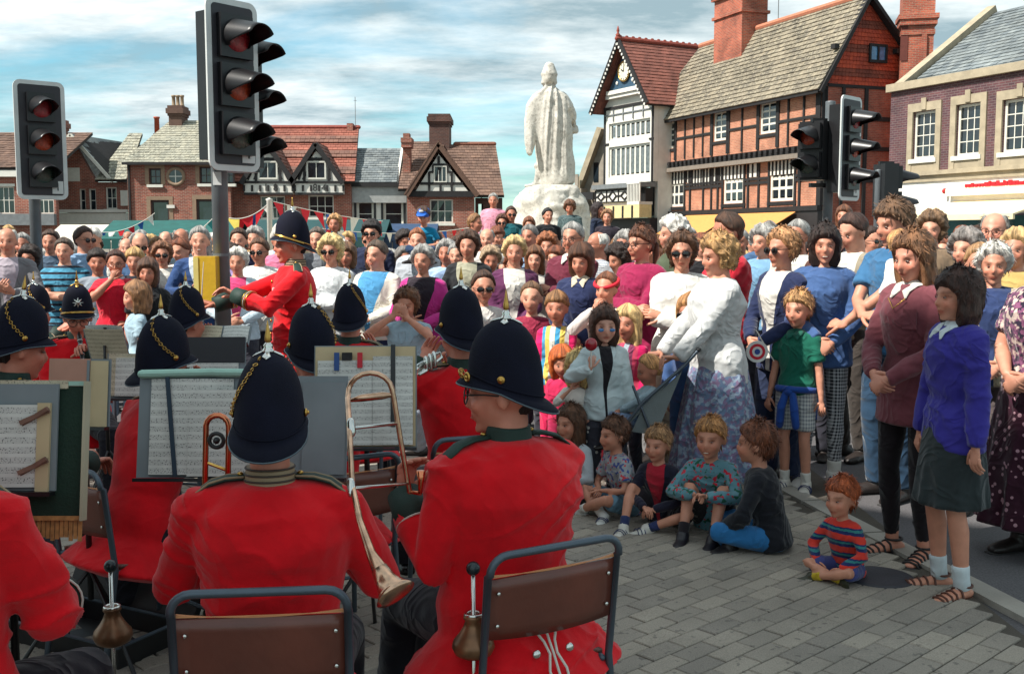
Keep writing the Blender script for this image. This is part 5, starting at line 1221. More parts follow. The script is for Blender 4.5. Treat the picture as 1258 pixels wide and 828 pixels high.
# parts of the gable end are made in the main building's frame (u -> y)
def GY(u, z, out=0.): return (L_+out, u, z)
def gbox(u0, u1, z0, z1, o0, o1): return box(L_+o0, L_+o1, u0, u1, z0, z1)
zh = (G_.uv(1003, 102)[1]+G_.uv(1085, 108)[1])/2
h.part('end_wall', gbox(.302, gd, 0, zh, -.3, -.002), dbrick)
h.part('gable_core', box8([(L_-.3, .0, ez+.02), (L_-.02, .0, ez+.02), (L_-.02, gd, ez+.02), (L_-.3, gd, ez+.02), (L_-.3, apu-.01, apz-.2), (L_-.02, apu-.01, apz-.2), (L_-.02, apu+.01, apz-.2), (L_-.3, apu+.01, apz-.2)]), dbrick)
def hung(z0_, z1_, m_, uo=.02):
    f = lambda z: ((z-ez)/(apz-ez))
    l0 = max(0, f(z0_))*apu; l1 = max(0, f(z1_))*apu; r0_ = gd-(gd-apu)*max(0, f(z0_)); r1_ = gd-(gd-apu)*max(0, f(z1_))
    h.tiles([(L_+uo, l0, z0_), (L_+uo, r0_, z0_), (L_+uo-.01, r1_, z1_), (L_+uo-.01, l1, z1_)], m_, row=.17, wd=.18, name='hung_tiles', under=False)
zs_ = np.linspace(zh+.02, apz-.25, 11)
for i in range(10): hung(zs_[i], zs_[i+1], hungt if i % 3 != 1 else tilemat('hung_tiles_dark', (110, 52, 38), (130, 62, 44)))
gw = (G_.uv(1066, 66)[0], G_.uv(1088, 66)[0], G_.uv(1077, 78)[1], G_.uv(1077, 55)[1])
f = h.part('window', join([gbox(gw[0], gw[1], gw[2], gw[2]+.12, .06, .14), gbox(gw[0], gw[1], gw[3]-.1, gw[3], .06, .14), gbox(gw[0], gw[0]+.1, gw[2]+.12, gw[3]-.1, .062, .138), gbox(gw[1]-.1, gw[1], gw[2]+.12, gw[3]-.1, .062, .138), gbox((gw[0]+gw[1])/2-.04, (gw[0]+gw[1])/2+.04, gw[2]+.12, gw[3]-.1, .064, .136)]), timber)
for i in (0, 1): 
    a_ = gw[0]+.1+i*((gw[1]-gw[0])/2-.06); h.part('pane', gbox(a_, a_+(gw[1]-gw[0])/2-.14, gw[2]+.12, gw[3]-.1, .07, .09), blueg, f)
for a_, b_ in (((-.35, ez-.35), (apu, apz+.05)), ((gd+.35, ez-.35), (apu, apz+.05))): h.part('bargeboard', beam((L_+.28, a_[0], a_[1]), (L_+.28, b_[0], b_[1]), .16, .34, (1, 0, 0)), timber)
h.part('purlin_end', join([gbox(apu+s_*gd*.28-.12, apu+s_*gd*.28+.12, ez+(apz-ez)*.40, ez+(apz-ez)*.40+.2, .03, .32) for s_ in (-1, 1)]), timber)
for u_, w_ in ((.15, .28), (G_.uv(1014, 120)[0], .14), (G_.uv(1036, 120)[0], .15), (G_.uv(1064, 120)[0], .18), (gd-.1, .2)):
    h.part('timber_beam', gbox(u_-w_/2, u_+w_/2, 0 if u_ > 1 else zb, zh-.1, .001, .06), timber)
for z_ in (zh-.02, G_.uv(1064, 146)[1], G_.uv(1064, 183)[1], G_.uv(1064, 222)[1]): h.part('timber_beam', gbox(.3, gd, z_-.09, z_+.09, .002, .055), timber)
# roof
def onridge(px, py):
    d = A(*ray(px, py)); o = A(0, 0, CH); k = ((h.P0+h.n*apu-o)@h.n)/(d@h.n); p = o+d*k-h.P0; return p@h.u, p[2]
ul_, zl2 = onridge(861, 62); rzz = apz+.1
h.tiles([(-.35, -.45, ez-.25), (L_+.35, -.45, ez-.25), (L_+.35, apu, rzz), (ul_, apu, rzz)], stonet, row=.26, wd=.30, th=.035)
h.tiles([(L_+.35, gd+.45, ez-.25), (-.35, gd+.45, ez-.25), (ul_, apu, rzz), (L_+.35, apu, rzz)], stonet, row=.5, wd=.6, under=False)
h.tiles([(-.35, gd+.45, ez-.25), (-.35, -.45, ez-.25), (ul_, apu, rzz), (ul_, apu+.02, rzz)], stonet, row=.26, wd=.30, th=.035, under=False)
h.part('ridge_tiles', join([loft([(u_, apu, rzz+.04), (u_+.42, apu, rzz+.05)], [.16, .15], 8) for u_ in np.arange(ul_, L_+.2, .43)]), mat('pinkish_ridge', (176, 110, 84), .8), kind='stuff')
h.part('eaves_board', box(-.3, L_+.3, -.44, -.30, ez-.38, ez-.24), timber)
h.part('back_wall', join([box(0, L_-.31, gd-.3, gd, 0, ez-.01), box(0, .3, .43, gd-.31, 0, ez-.01)]), dbrick)
cu0 = onridge(892, 50)[0]; cu1 = onridge(932, 50)[0]; cz = onridge(910, 0)[1]
ch = h.part('chimney', join([box(cu0+.25, cu1-.15, apu-.9, apu+.6, rzz-2.4, cz+.0), box(cu0+.15, cu1-.05, apu-1.0, apu+.7, rzz+.8, rzz+.95), box(cu0+.15, cu1, apu-1.05, apu+.75, cz, cz+.25), box(cu0, cu1+.15, apu-1.2, apu+.9, cz+.25, cz+.55), box(cu0-.05, cu0+.25-.002, apu-.55, apu+.2, rzz-2.2, cz-.1)]), bricks('bright_brick', (176, 84, 60), (140, 66, 52), (150, 120, 100)))
h.part('aerial', join([beam((cu1+1.6, apu, rzz), (cu1+1.6, apu, rzz+1.6), .03, .03), beam((cu1+1.2, apu, rzz+1.5), (cu1+2.0, apu, rzz+1.5), .02, .02)]), lead)
# ---------------- plum brick building on the right (J)
h = H_('corner_shop_building', 'plum brick building with stone framed sash windows above a white shopfront', 'building', (X_(1087, 36), 36), (X_(1345, 28.8), 28.8))
L_ = h.L; pz = (h.uv(1090, 104)[1]+h.uv(1250, 79)[1])/2; cz_ = (h.uv(1090, 213)[1]+h.uv(1250, 204)[1])/2
def hol(x0, x1, ya, yb):
    a, b = h.uv(x0, (ya+yb)/2)[0], h.uv(x1, (ya+yb)/2)[0]; m = (x0+x1)/2; return (a, b, h.uv(m, yb)[1], h.uv(m, ya)[1])
ww = [hol(1122, 1150, 137, 195), hol(1175, 1205, 128, 191), hol(1232, 1276, 121, 186)]
h.wall(0, L_, cz_, pz-.25, ww, pbrick); h.part('coping', box(-.1, L_, -.15, .4, pz-.25, pz), stone)
for i, q in enumerate(ww):
    f = h.window(q, 3 if i < 2 else 4, 4, y=.08, fw=.08, bw=.03, sill=wfr, curtain=True)
    s_ = .22; h.part('stone_surround', join([box(q[0]-s_, q[0]-.002, -.06, .12, q[2]-.5, q[3]+.01), box(q[1]+.002, q[1]+s_, -.06, .12, q[2]-.5, q[3]+.01), box(q[0]-s_, q[1]+s_, -.062, .12, q[3]+.012, q[3]+.28), box(q[0], q[1], -.04, .12, q[2]-.5, q[2]-.15), box((q[0]+q[1])/2-.1, (q[0]+q[1])/2+.1, -.10, -.064, q[3]+.05, q[3]+.42)]), stone)
h.part('string_course', join([box(-.05, L_, -.22, .3, cz_-.14, cz_-.002), box(-.02, L_, -.12, .3, cz_-.34, cz_-.142)]), stone)
h.part('fascia', box(0, L_, -.06, .3, 2.35, cz_-.342), mat('white_fascia', (226, 222, 214), .5, var=.05)); h.part('shopfront', box(0, L_, .6, .9, 0, 2.3), mat('teal_shop', (40, 92, 92), .5, var=.3))
ua, ub = h.uv(1170, 235)[0], h.uv(1300, 235)[0]; zs0, zs1 = h.uv(1210, 240)[1], h.uv(1210, 231)[1]
sg_ = h.part('sign_board', box(ua, ub, -.30, -.062, zs0, zs1), mat('cream_sign', (226, 214, 190), .5, var=.05))
rl = []; x_ = h.uv(1188, 225)[0]; rs = random.Random(4); zc_ = h.uv(1215, 226)[1]
while x_ < ub:
    w_ = rs.uniform(.06, .14); hgt = rs.choice((.10, .13, .16)); rl.append(box(x_, x_+w_, -.10, -.062, zc_-.08, zc_-.08+hgt)); 
    if rs.random() < .5: rl.append(box(x_, x_+w_*1.3, -.095, -.0625, zc_-.08, zc_-.04))
    x_ += w_+.03
h.part('worn_red_lettering', join(rl), mat('red_letter', (190, 24, 34), .5))
h.part('canopy', join([slab([(ua-.6, -1.7, 2.30), (ub, -1.7, 2.30), (ub, -.062, 2.75), (ua+.2, -.062, 2.75)], .05), box(ua-.6, ub, -1.72, -1.64, 2.14, 2.30)]), mat('cream_canvas', (224, 206, 168), .8, var=.06))
h.part('bracket_lamp', ell((ua-.1, -.22, zs1-.05), (.06, .10, .09), 10, 6), mat('red_letter', (190, 24, 34), .5), smooth=True)
h.part('end_wall', box(0.002, .3, .302, 8, 0, pz-.3), pbrick)
gz0 = pz-.1; gl, gz1 = h.uv(1215, 34)
q0 = h.uv(1108, 96, 1.2)[0]
h.tiles([(q0+.3, 1.0, gz0), (L_, 1.0, gz0), (L_, 6.5, gz0+3.3), (h.uv(1222, 40, 6.5)[0], 6.5, gz0+3.3)], slate, row=.3)
h.part('stone_coping', beam((q0, 1.0, gz0+.1), (h.uv(1218, 40, 6.5)[0], 6.5, gz0+3.45), .34, .3), stone)
h.part('gable_parapet', box8([(q0-.2, 1.1, gz0-.2), (q0+.15, 1.1, gz0-.2), (h.uv(1218, 40, 6.5)[0]+.1, 6.5, gz0-.2), (h.uv(1218, 40, 6.5)[0]-.2, 6.5, gz0-.2), (q0-.2, 1.1, gz0), (q0+.15, 1.1, gz0), (h.uv(1218, 40, 6.5)[0]+.1, 6.5, gz0+3.2), (h.uv(1218, 40, 6.5)[0]-.2, 6.5, gz0+3.2)]), pbrick)
h = H_('chimney_stack', 'tall red brick chimney stack rising between timbered and plum buildings', 'chimney', (X_(1103, 46), 46.5), (X_(1138, 46), 46.2))
zt_ = h.uv(1120, 14)[1]; h.part('shaft', join([box(0, h.L, 0, 1.1, 0, zt_-1.0), box(-.05, h.L+.05, -.05, 1.15, zt_-1.0, zt_-.8), box(-.12, h.L+.12, -.12, 1.2, zt_-.6, zt_-.35), box(-.02, h.L+.02, -.02, 1.1, zt_-.8, zt_-.6), box(-.18, h.L+.18, -.18, 1.25, zt_-.35, zt_-.15), box(-.02, h.L+.02, -.02, 1.12, zt_-.15, zt_+.7)]), bricks('bright_brick', (176, 84, 60), (140, 66, 52), (150, 120, 100)))
a0_ = h.uv(1112, 40)[0]; h.part('recess_shade_panel', box(a0_-.18, a0_+.12, -.03, -.004, h.uv(1112, 75)[1], h.uv(1112, 30)[1]), mat('recess_shade_brick', (96, 48, 40), .9, bump=.3, bscale=12)); h.part('rib', box(h.L*.62, h.L*.78, -.10, -.004, 0, zt_-1.01), bricks('bright_brick', (176, 84, 60), (140, 66, 52), (150, 120, 100)))  # thin slab on the shaft face; the shade of a recess is its dark colour
# ---------------- houses behind and beside the camera whose shade falls on the band
h = H_('town_building', 'tall brick building beyond the left edge of the picture shading the band', 'building', (-24, -4), (-8.5, -4)); 
h.root.rotation_euler = (0, 0, 0)
whl = [(2.2+i*2.8, 3.5+i*2.8, z_, z_+1.9) for i in range(5) for z_ in (1.0, 4.4, 7.8)]
h.wall(0, 15.5, 0, 13, whl, rbrick)
h.part('side_walls', join([box(15.2, 15.5, .302, SHY+4, 0, 13), box(0, .3, .302, SHY+4, 0, 13), box(.302, 15.198, SHY+3.7, SHY+4, 0, 13)]), rbrick)
for q in whl: h.window(q, 2, 2, sill=wfr)
h.tiles([(-.3, -.3, 12.9), (15.8, -.3, 12.9), (15.5, (SHY+4)/2, 16.5), (0, (SHY+4)/2, 16.5)], slate, row=.5, wd=.5); h.tiles([(15.8, SHY+4.3, 12.9), (-.3, SHY+4.3, 12.9), (0, (SHY+4)/2, 16.5), (15.5, (SHY+4)/2, 16.5)], slate, row=.5, wd=.5)
h.tiles([(15.8, -.3, 12.9), (15.8, SHY+4.3, 12.9), (15.5, (SHY+4)/2+.01, 16.5), (15.5, (SHY+4)/2, 16.5)], slate, row=.5, wd=.5)
# ---------------- statue
def carved(N, L, b, t, c):
    n1_ = noise(N, L, t.outputs['Object'], 1.6, 8, .7); n2_ = noise(N, L, t.outputs['Object'], 14, 6, .7)
    k = MX(N, L, 1., tuple(c), ramp(N, L, n1_, [(.30, .70), (.6, 1.05)]), 'MULTIPLY'); k = MX(N, L, ramp(N, L, n2_, [(.50, 0.), (.70, .75)]), k, lin((110, 104, 96)))
    L.new(k, b.inputs['Base Color']); bumpn(N, L, b, n2_, .5, .02)
wst = mat('weathered_white_stone', (194, 190, 180), .85, build=carved)
SD = 24.; sx0 = X_(677, SD); pz0 = P(677, 229, SD).z; kx = SD/F
def S_(px, py, dy=0.): q = P(px, py, SD+dy); return A(q.x-sx0, dy, q.z-pz0)
st = empty('statue', (sx0, SD, pz0), 'white stone statue of a cloaked king seen from behind on its boulder plinth', 'statue')
pr = [loft([S_(x, y) for x, y, w_, d_ in rows_], [(w_*kx, d_*kx) for x, y, w_, d_ in rows_], 26, side=(1, 0, 0), rnd=.4) for rows_ in
  ([(677, 108, 9, 8), (676, 114, 17, 11), (676, 124, 20, 13), (678, 145, 23, 15), (679, 165, 24, 16), (680, 185, 23, 16), (683, 205, 23, 17), (686, 220, 21, 17), (687, 227, 20, 16)],)]
pr += [loft([S_(676, 118), S_(676, 103)], [8*kx, 6.5*kx], 12), ell(S_(675, 96), A(9.3, 10, 11.5)*kx, 16, 12), loft([S_(675, 90), S_(675, 84)], [9.6*kx, 7.5*kx], 14), torus(S_(675, 92), 9.4*kx, 1.2*kx, (0, 0, 1), 18, 6), ell(S_(675, 102, .02), A(10.5, 9, 5)*kx, 12, 8),
  loft([S_(661, 120), S_(655, 132), S_(651, 150, -.1), S_(651, 178, -.25), S_(652, 187, -.3)], [8*kx, 9*kx, 7.5*kx, 6*kx, 4*kx], 12), ell(S_(652, 188, -.3), A(3.2, 4, 4.2)*kx, 8, 6),
  loft([S_(691, 120), S_(698, 132), S_(703, 148, .2), S_(704, 158, .35), S_(708, 160, .5)], [8*kx, 8*kx, 6*kx, 5*kx, 3.5*kx], 12), ell(S_(707, 161, .1), A(4, 4.5, 4)*kx, 8, 6), loft([S_(706, 150, .15), S_(702, 178, .1)], [1.2*kx, 1.0*kx], 6),
  loft([S_(663, 198), S_(660, 213), S_(659, 226)], [5.5*kx, 4.3*kx, 3.6*kx], 10), loft([S_(661, 226), S_(654, 228, .02), S_(645, 229, .05)], [(4*kx, 3.5*kx), (4*kx, 2.6*kx), (3*kx, 1.5*kx)], 10), ell(S_(661, 204), A(6.5, 7, 6)*kx, 8, 6),
  loft([S_(670, 212), S_(669, 227)], [6*kx, 7*kx], 10)]
V, T = remesh(join(pr), .027, 2); n_ = vnormals(V, T); ht = V[:, 2]; cl = np.clip((3.9*1.0-ht)/2.5+.25, .25, 1)*np.clip((ht-.1)/.3, 0, 1)
azv = np.arctan2(V[:, 1], V[:, 0]-.05); bd = (np.abs(V[:, 0]-.03) < .60) & (ht < 2.25)
ph_ = vnoise(V*A(1, 1, .35), 1.3)*2.2; fo = (.55-1.5*np.abs(np.sin(azv*4.5+ph_+ht*.12))**.7)*.6+(.5-np.abs(np.sin(azv*10+ph_*2-ht*.4)))*.35
V = V+n_*(fo*cl*.06*bd)[:, None]+n_*(vnoise(V, 12)*.005+vnoise(V, 4)*.010)[:, None]
obj('figure', (V, T), wst, st, True)
base = empty('statue_plinth', (sx0, SD, 0), 'rough white boulder plinth carrying the cloaked statue', 'plinth')
pl = [loft([A((x-677)*kx, 0, P(677, y, SD).z) for x, y, a in q], [(a*kx, a*kx*.85) for x, y, a in q], 22, side=(1, 0, 0), rnd=.25) for q in ([(676, 420, 54), (676, 300, 52), (676, 285, 50), (675, 270, 47), (675, 250, 43), (676, 238, 39), (676, 233, 34)],)]
V, T = remesh(join(pl), .06, 1); n_ = vnormals(V, T); V = V+n_*(vnoise(V, .9)*.16+(.4-np.abs(vnoise(V, 1.9)))*.16+(.3-np.abs(vnoise(V, 5)))*.06+vnoise(V, 14)*.015)[:, None]; V[:, 2] = np.minimum(V[:, 2], pz0+.02)
obj('boulder', (V, T), wst, base, True)
obj('step', join([lathe([(7.6, 0), (7.6, .45), (0.1, .45)], 16), lathe([(6.1, .451), (6.1, .70), (0.1, .70)], 16)]), stone, base)
# ---------------- traffic lights
gp = mat('grey_galvanised', (98, 104, 108), .5, .35, bump=.1, bscale=60, var=.15); bk = mat('signal_black', (20, 20, 23), .38, var=.25, bump=.05, bscale=150); wedge = mat('board_white_edge', (196, 200, 198), .5, var=.08); dk = mat('board_grey_black', (38, 36, 42), .5, var=.2)
def lens(c): return mat('lens_%s' % (c,), c, .12, var=.35, vscale=60, bump=.4, bscale=220, spec=.8)
def rrect(w_, h_, r, n=5):
    o = []
    for cx_, cz_, a0 in ((w_/2-r, h_/2-r, 0), (-w_/2+r, h_/2-r, 90), (-w_/2+r, -h_/2+r, 180), (w_/2-r, -h_/2+r, 270)):
        for i in range(n+1): a = R(a0+90*i/n); o.append((cx_+r*math.cos(a), cz_+r*math.sin(a)))
    return o
def prism(out, y0, y1):
    n = len(out); V = [(x, y0, z) for x, z in out]+[(x, y1, z) for x, z in out]+[(0, y0, 0), (0, y1, 0)]; T = []
    for i in range(n): j = (i+1) % n; T += [(i, i+n, j+n), (i, j+n, j), (2*n, i, j), (2*n+1, j+n, i+n)]
    return np.array(V, float), np.array(T)
def shead(root, M, n=3, W=.50, Hh=1.2, board=True, pitch_=.33, r=.105, on=(60, 20, 24)):
    """signal head facing -y in its own frame, placed by matrix M"""
    zs = [pitch_*((n-1)/2-i) for i in range(n)]
    hb = obj('signal_head', join([box(-.15, .15, .0, .20, -pitch_*n/2-.01, pitch_*n/2+.01)]), bk, root); hb.matrix_basis = M
    if board:
        obj('backing_board', prism(rrect(W, Hh, .07), -.006, .010), wedge, hb); obj('board_face', prism(rrect(W-.085, Hh-.085, .03), -.010, -.0065), dk, hb)
        obj('plate_number', box(W/2-.16, W/2-.05, -.014, -.0101, -Hh/2+.06, -Hh/2+.19), wedge, hb)
        o = link('numeral', text_mesh('1', .11, .002), hb); o.data.materials.append(blackp); o.matrix_basis = Matrix.Translation((W/2-.105, -.016, -Hh/2+.125))@Matrix.Rotation(R(90), 4, 'X')
    for i, z in enumerate(zs):
        hs = obj('signal_housing', box(-.135, .135, -.06, -.0102, z-.145, z+.145), bk, hb)
        c = [(150, 36, 44), (170, 66, 36), (50, 70, 60)][i if n == 3 else min(i+1, 2)]
        q = lathe([(.001, .018), (r*.5, .014), (r, .0), (r, -.02), (.001, -.02)], 28); o = obj('lens', q, lens(c), hb, True); o.matrix_basis = Matrix.Translation((0, -.062, z))@Matrix.Rotation(R(90), 4, 'X')
        V = []; T = []; na, nl = 28, 7; ln = .27
        for side_ in (0, 1):
            for a in range(na+1):
                th = R(-38)+R(256)*a/na; cut = (math.sin(th)+.55)/.95; L1 = ln*max(.12, min(1, cut))
                for b in range(nl+1):
                    rr_ = r+.014-(.006 if side_ else 0)-.012*b/nl; V.append((math.cos(th)*rr_, -.06-L1*b/nl-(0), z+math.sin(th)*rr_-.05*(b/nl)*L1/ln))
        m1 = (na+1)*(nl+1)
        for a in range(na):
            for b in range(nl):
                p = a*(nl+1)+b; T += [(p, p+1, p+nl+2), (p, p+nl+2, p+nl+1), (m1+p, m1+p+nl+2, m1+p+1), (m1+p, m1+p+nl+1, m1+p+nl+2)]
            p = a*(nl+1)+nl; T += [(p, m1+p, m1+p+nl+1), (p, m1+p+nl+1, p+nl+1)]
        obj('visor', (np.array(V), np.array(T)), bk, hb, True)
    return hb
def tlight(px, D, label, heads, ptop, prad=.057, cat='traffic light'):
    x_ = X_(px, D); r_ = empty('traffic_light', (x_, D, 0), label, cat, 'traffic lights on grey poles'); zt = P(px, ptop, D).z
    p_ = obj('pole', lathe([(prad, 0), (prad, zt), (prad*.98, zt+.01), (.001, zt+.02)], 24), gp, r_, True)
    obj('pole_joint', lathe([(prad, 0), (prad+.003, .0), (prad+.003, .02), (prad, .02)], 24, (0, 0, P(px, 315, D).z)), gp, p_)
    for (hx, hy, hz, ang_, n, bd, Hh, W) in heads:
        M = Matrix.Translation((hx, hy, hz))@Matrix.Rotation(R(ang_), 4, 'Z'); shead(r_, M, n, W, Hh, bd)
        for dz in (-.4, .35): obj('bracket', beam((0, 0, hz+dz), (hx, hy, hz+dz), .05, .05), bk, r_)
    return r_, zt
D = 7.6; cz_ = P(298, 109, D).z
r_, zt = tlight(273, D, 'largest traffic light, white edged board near the conductor with yellow box', [(.145, -.12, cz_, 52, 3, True, 1.17, .43), (.12, .26, cz_-.06, 60, 3, False, 1.0, .5)], 60)
yb = mat('yellow_box', (196, 158, 24), .55, bump=.15, var=.12); zc_ = P(258, 343, D).z
b_ = obj('control_box', box(-.15, .0, -.16, -.03, zc_-.165, zc_+.165), yb, r_); obj('box_door_edge', box(-.155, -.12, -.165, -.161, zc_-.16, zc_+.16), mat('pale_yellow', (206, 190, 110), .6), b_); obj('box_foot', box(-.11, -.03, -.13, -.05, zc_-.20, zc_-.166), bk, b_)
obj('pole_sticker', box(-.03, .03, -.0605, -.0575, P(273, 228, D).z, P(273, 212, D).z), wedge, r_)
D = 11.1; tlight(47, D, 'traffic light at the far left with white edged backing board', [(.14, -.11, P(54, 174, D).z, 40, 3, True, 1.2, .50)], 150)
D = 12.6; tlight(1014, D, 'black twin traffic light on the right before the timbered building', [(.21, -.12, P(1041, 184, D).z, 46, 3, True, 1.2, .5), (-.24, -.08, P(995, 186, D).z, -42, 2, False, 1.0, .5)], 126)
D = 14.; tlight(1075, D, 'small rear traffic light on a thin pole beside the white shopfront', [(.20, .03, P(1092, 234, D).z, 100, 2, False, .7, .4)], 210, .045)
# ---------------- market stalls, bunting, parked car
def stall(px, D, w_, pytop, col, lab):
    x_ = X_(px, D); zt = P(px, pytop, D).z; r_ = empty('market_stall', (x_, D, 0), lab, 'market stall', 'market stalls behind the crowd'); cm = mat('canvas_%s' % (col,), col, .8, bump=.2, bscale=30, var=.15)
    for s_ in (-1, 1): obj('canopy', slab([(-w_/2, -1.2, zt-.45), (w_/2, -1.2, zt-.45), (w_/2, 0, zt), (-w_/2, 0, zt)], .03) if s_ < 0 else slab([(w_/2, 1.2, zt-.45), (-w_/2, 1.2, zt-.45), (-w_/2, 0, zt), (w_/2, 0, zt)], .03), cm, r_)
    obj('valance', join([box(-w_/2+i*w_/16, -w_/2+(i+.9)*w_/16, -1.235, -1.215, zt-.68, zt-.44) for i in range(16)]), cm, r_)
    for sx_ in (-1, 1):
        for sy_ in (-1, 1): obj('post', beam((sx_*(w_/2-.05), sy_*1.15, 0), (sx_*(w_/2-.05), sy_*1.15, zt-.45), .05, .05), lead, r_)
    obj('counter', box(-w_/2+.1, w_/2-.1, -.9, .6, .75, .85), mat('stall_board', (120, 90, 60), .8), r_)
stall(150, 27, 3.0, 276, (190, 184, 172), 'pale canvas stall roof behind the crowd under the narrow gabled house')
stall(222, 26, 3.2, 271, (14, 78, 74), 'dark teal stall roof behind the crowd under the round window house')
stall(345, 27, 5.6, 270, (16, 60, 62), 'long teal stall roof behind the crowd below the 1884 house'); stall(460, 28, 3.4, 275, (36, 60, 90), 'blue grey stall roof behind the crowd by the low white house')
def bunting(p0, p1, D0, D1, n, sag, lab, cols, fs=.17):
    a = A(*P(*p0, D0)); b = A(*P(*p1, D1)); r_ = empty('bunting', tuple(a), lab, 'bunting', 'strings of bunting across the square')
    f = lambda t: (b-a)*t+A(0, 0, -sag*4*t*(1-t))
    pts = [f(i/24) for i in range(25)]; obj('cord', loft(pts, [.008], 5), rend, r_, True)
    for i in range(n):
        t = (i+.5)/n; c = f(t); d = nrm(f(t+.01)-f(t)); k = cols[i % len(cols)]; sw = random.uniform(-.5, .5)*fs; sy = random.uniform(-.4, .4)*fs
        tip = c+A(sw, sy, -fs*1.25); v = [c-d*fs/2, c+d*fs/2, tip]; q = A(0, .006, 0)
        mid_ = c+A(sw*.4, sy*.6, -fs*.5)
        V = np.array([v[0], v[1], tip, mid_, v[0]+q, v[1]+q, tip+q, mid_+q]); T = np.array([(0, 3, 1), (1, 3, 2), (0, 2, 3), (4, 5, 7), (5, 6, 7), (4, 7, 6)])
        obj('flag', (V, T), mat('flag_%s' % (k,), k, .7, var=.05), r_)
RED, WH, BL, YE = (206, 16, 36), (215, 215, 208), (30, 90, 165), (220, 200, 90)
bunting((150, 292), (262, 268), 21, 22, 13, .35, 'lower string of red white and teal flags over the teal stall', [RED, WH, (20, 120, 120), RED, BL]); bunting((282, 268), (333, 247), 20, 20, 6, .12, 'short rising string of red flags left of the white post', [YE, RED, RED, BL, RED, WH], .24)
bunting((333, 247), (470, 272), 20, 23, 9, .05, 'string of red white and blue flags right of the white post', [RED, WH, RED, RED, BL], .28); bunting((395, 281), (600, 276), 22, 26, 15, .15, 'low string of flags above the middle of the crowd', [RED, WH, BL, RED])
bunting((108, 283), (190, 262), 25, 25, 7, .2, 'string of mixed flags before the white shopfront', [RED, BL, WH, RED])
r_ = empty('bunting_post', (X_(333, 20), 20, 0), 'white post holding up bunting behind the conductor', 'post'); obj('shaft', lathe([(.05, 0), (.05, P(333, 247, 20).z), (.07, P(333, 245, 20).z), (.001, P(333, 243, 20).z)], 12), rend, r_, True)
r_ = empty('parked_car', (X_(585, 30), 30, 0), 'white car parked beyond the crowd beneath the brown gabled house', 'car'); 
def carsec(prof, w_):
    return loft([(x, 0, z) for x, z, h2 in prof], [(w_, h2) for x, z, h2 in prof], 20, side=(0, 1, 0), rnd=.3)
obj('body', [loft([(-2.1, 0, .62), (-1.9, 0, .68), (0, 0, .70), (1.8, 0, .66), (2.1, 0, .60)], [(.78, .26), (.84, .34), (.86, .36), (.84, .34), (.76, .25)], 20, side=(0, 1, 0), rnd=.4)], mat('white_car_paint', (214, 214, 210), .25, coat=.6), r_, True)
obj('cabin', loft([(-1.5, 0, .98), (-.9, 0, 1.2), (-.1, 0, 1.26), (.5, 0, 1.2), (1.1, 0, .98)], [(.7, .1), (.68, .3), (.68, .34), (.68, .3), (.7, .1)], 20, side=(0, 1, 0), rnd=.3), glass, r_, True); obj('car_roof', loft([(-1.0, 0, 1.54), (-.1, 0, 1.6), (.55, 0, 1.53)], [(.58, .04), (.6, .05), (.58, .04)], 16, side=(0, 1, 0)), mat('white_car_paint', (214, 214, 210), .25), r_, True)
for x_ in (-1.3, 1.3):
    for y_ in (-.78, .78): obj('wheel', torus((x_, y_, .3), .22, .09, (0, 1, 0), 18, 8), blackp, r_, True)
# ============================================================ THE BAND
def staves(N, L, b, t, c):
    s = N.new('ShaderNodeSeparateXYZ'); L.new(t.outputs['Object'], s.inputs[0]); x, y, z = s.outputs
    ph = M_(N, 'FRACT', M_(N, 'MULTIPLY', M_(N, 'ADD', z, 10, L), 1/.026, L), None, L)
    instaff = M_(N, 'LESS_THAN', ph, .48, L)
    line = M_(N, 'LESS_THAN', M_(N, 'FRACT', M_(N, 'MULTIPLY', ph, 10., L), None, L), .30, L)
    cb = N.new('ShaderNodeCombineXYZ'); L.new(M_(N, 'MULTIPLY', x, 150., L), cb.inputs[0]); L.new(M_(N, 'MULTIPLY', z, 150., L), cb.inputs[2])
    nz = N.new('ShaderNodeTexNoise'); nz.inputs['Scale'].default_value = 1.6; nz.inputs['Detail'].default_value = 1; L.new(cb.outputs[0], nz.inputs[0])
    note = M_(N, 'GREATER_THAN', nz.outputs[0], .60, L)
    edge = M_(N, 'LESS_THAN', ph, .62, L)
    ink = M_(N, 'MULTIPLY', M_(N, 'MAXIMUM', M_(N, 'MULTIPLY', line, .55, L), note, L), edge, L)
    k = MX(N, L, M_(N, 'MULTIPLY', ink, .8, L), tuple(c), lin((50, 48, 52)))
    k = MX(N, L, 1., k, ramp(N, L, noise(N, L, t.outputs['Object'], 9, 4), [(.3, .86), (.7, 1.08)]), 'MULTIPLY')
    L.new(k, b.inputs['Base Color'])
paper = mat('sheet_music', (206, 206, 200), .8, build=staves); paper2 = mat('old_sheet_music', (196, 184, 158), .8, build=staves)
card = mat('grey_card', (120, 128, 132), .85, var=.12); buff = mat('buff_folder', (176, 130, 112), .85, var=.12); buff2 = mat('tan_folder', (190, 170, 134), .85, var=.12)
dgreen = mat('green_banner_cloth', (16, 44, 32), .85, bump=.3, bscale=120, var=.2); palecl = mat('pale_green_cloth', (150, 186, 172), .85, bump=.2, bscale=60); fringe = mat('gold_fringe', (170, 120, 70), .7, var=.3, vscale=60)
peg = mat('peg_wood', (120, 88, 74), .7, var=.2, vscale=40); ply = mat('dark_plywood', (92, 46, 34), .42, var=.3, vscale=5, bump=.1, coat=.25); plyedge = mat('plywood_edge', (190, 130, 86), .6)
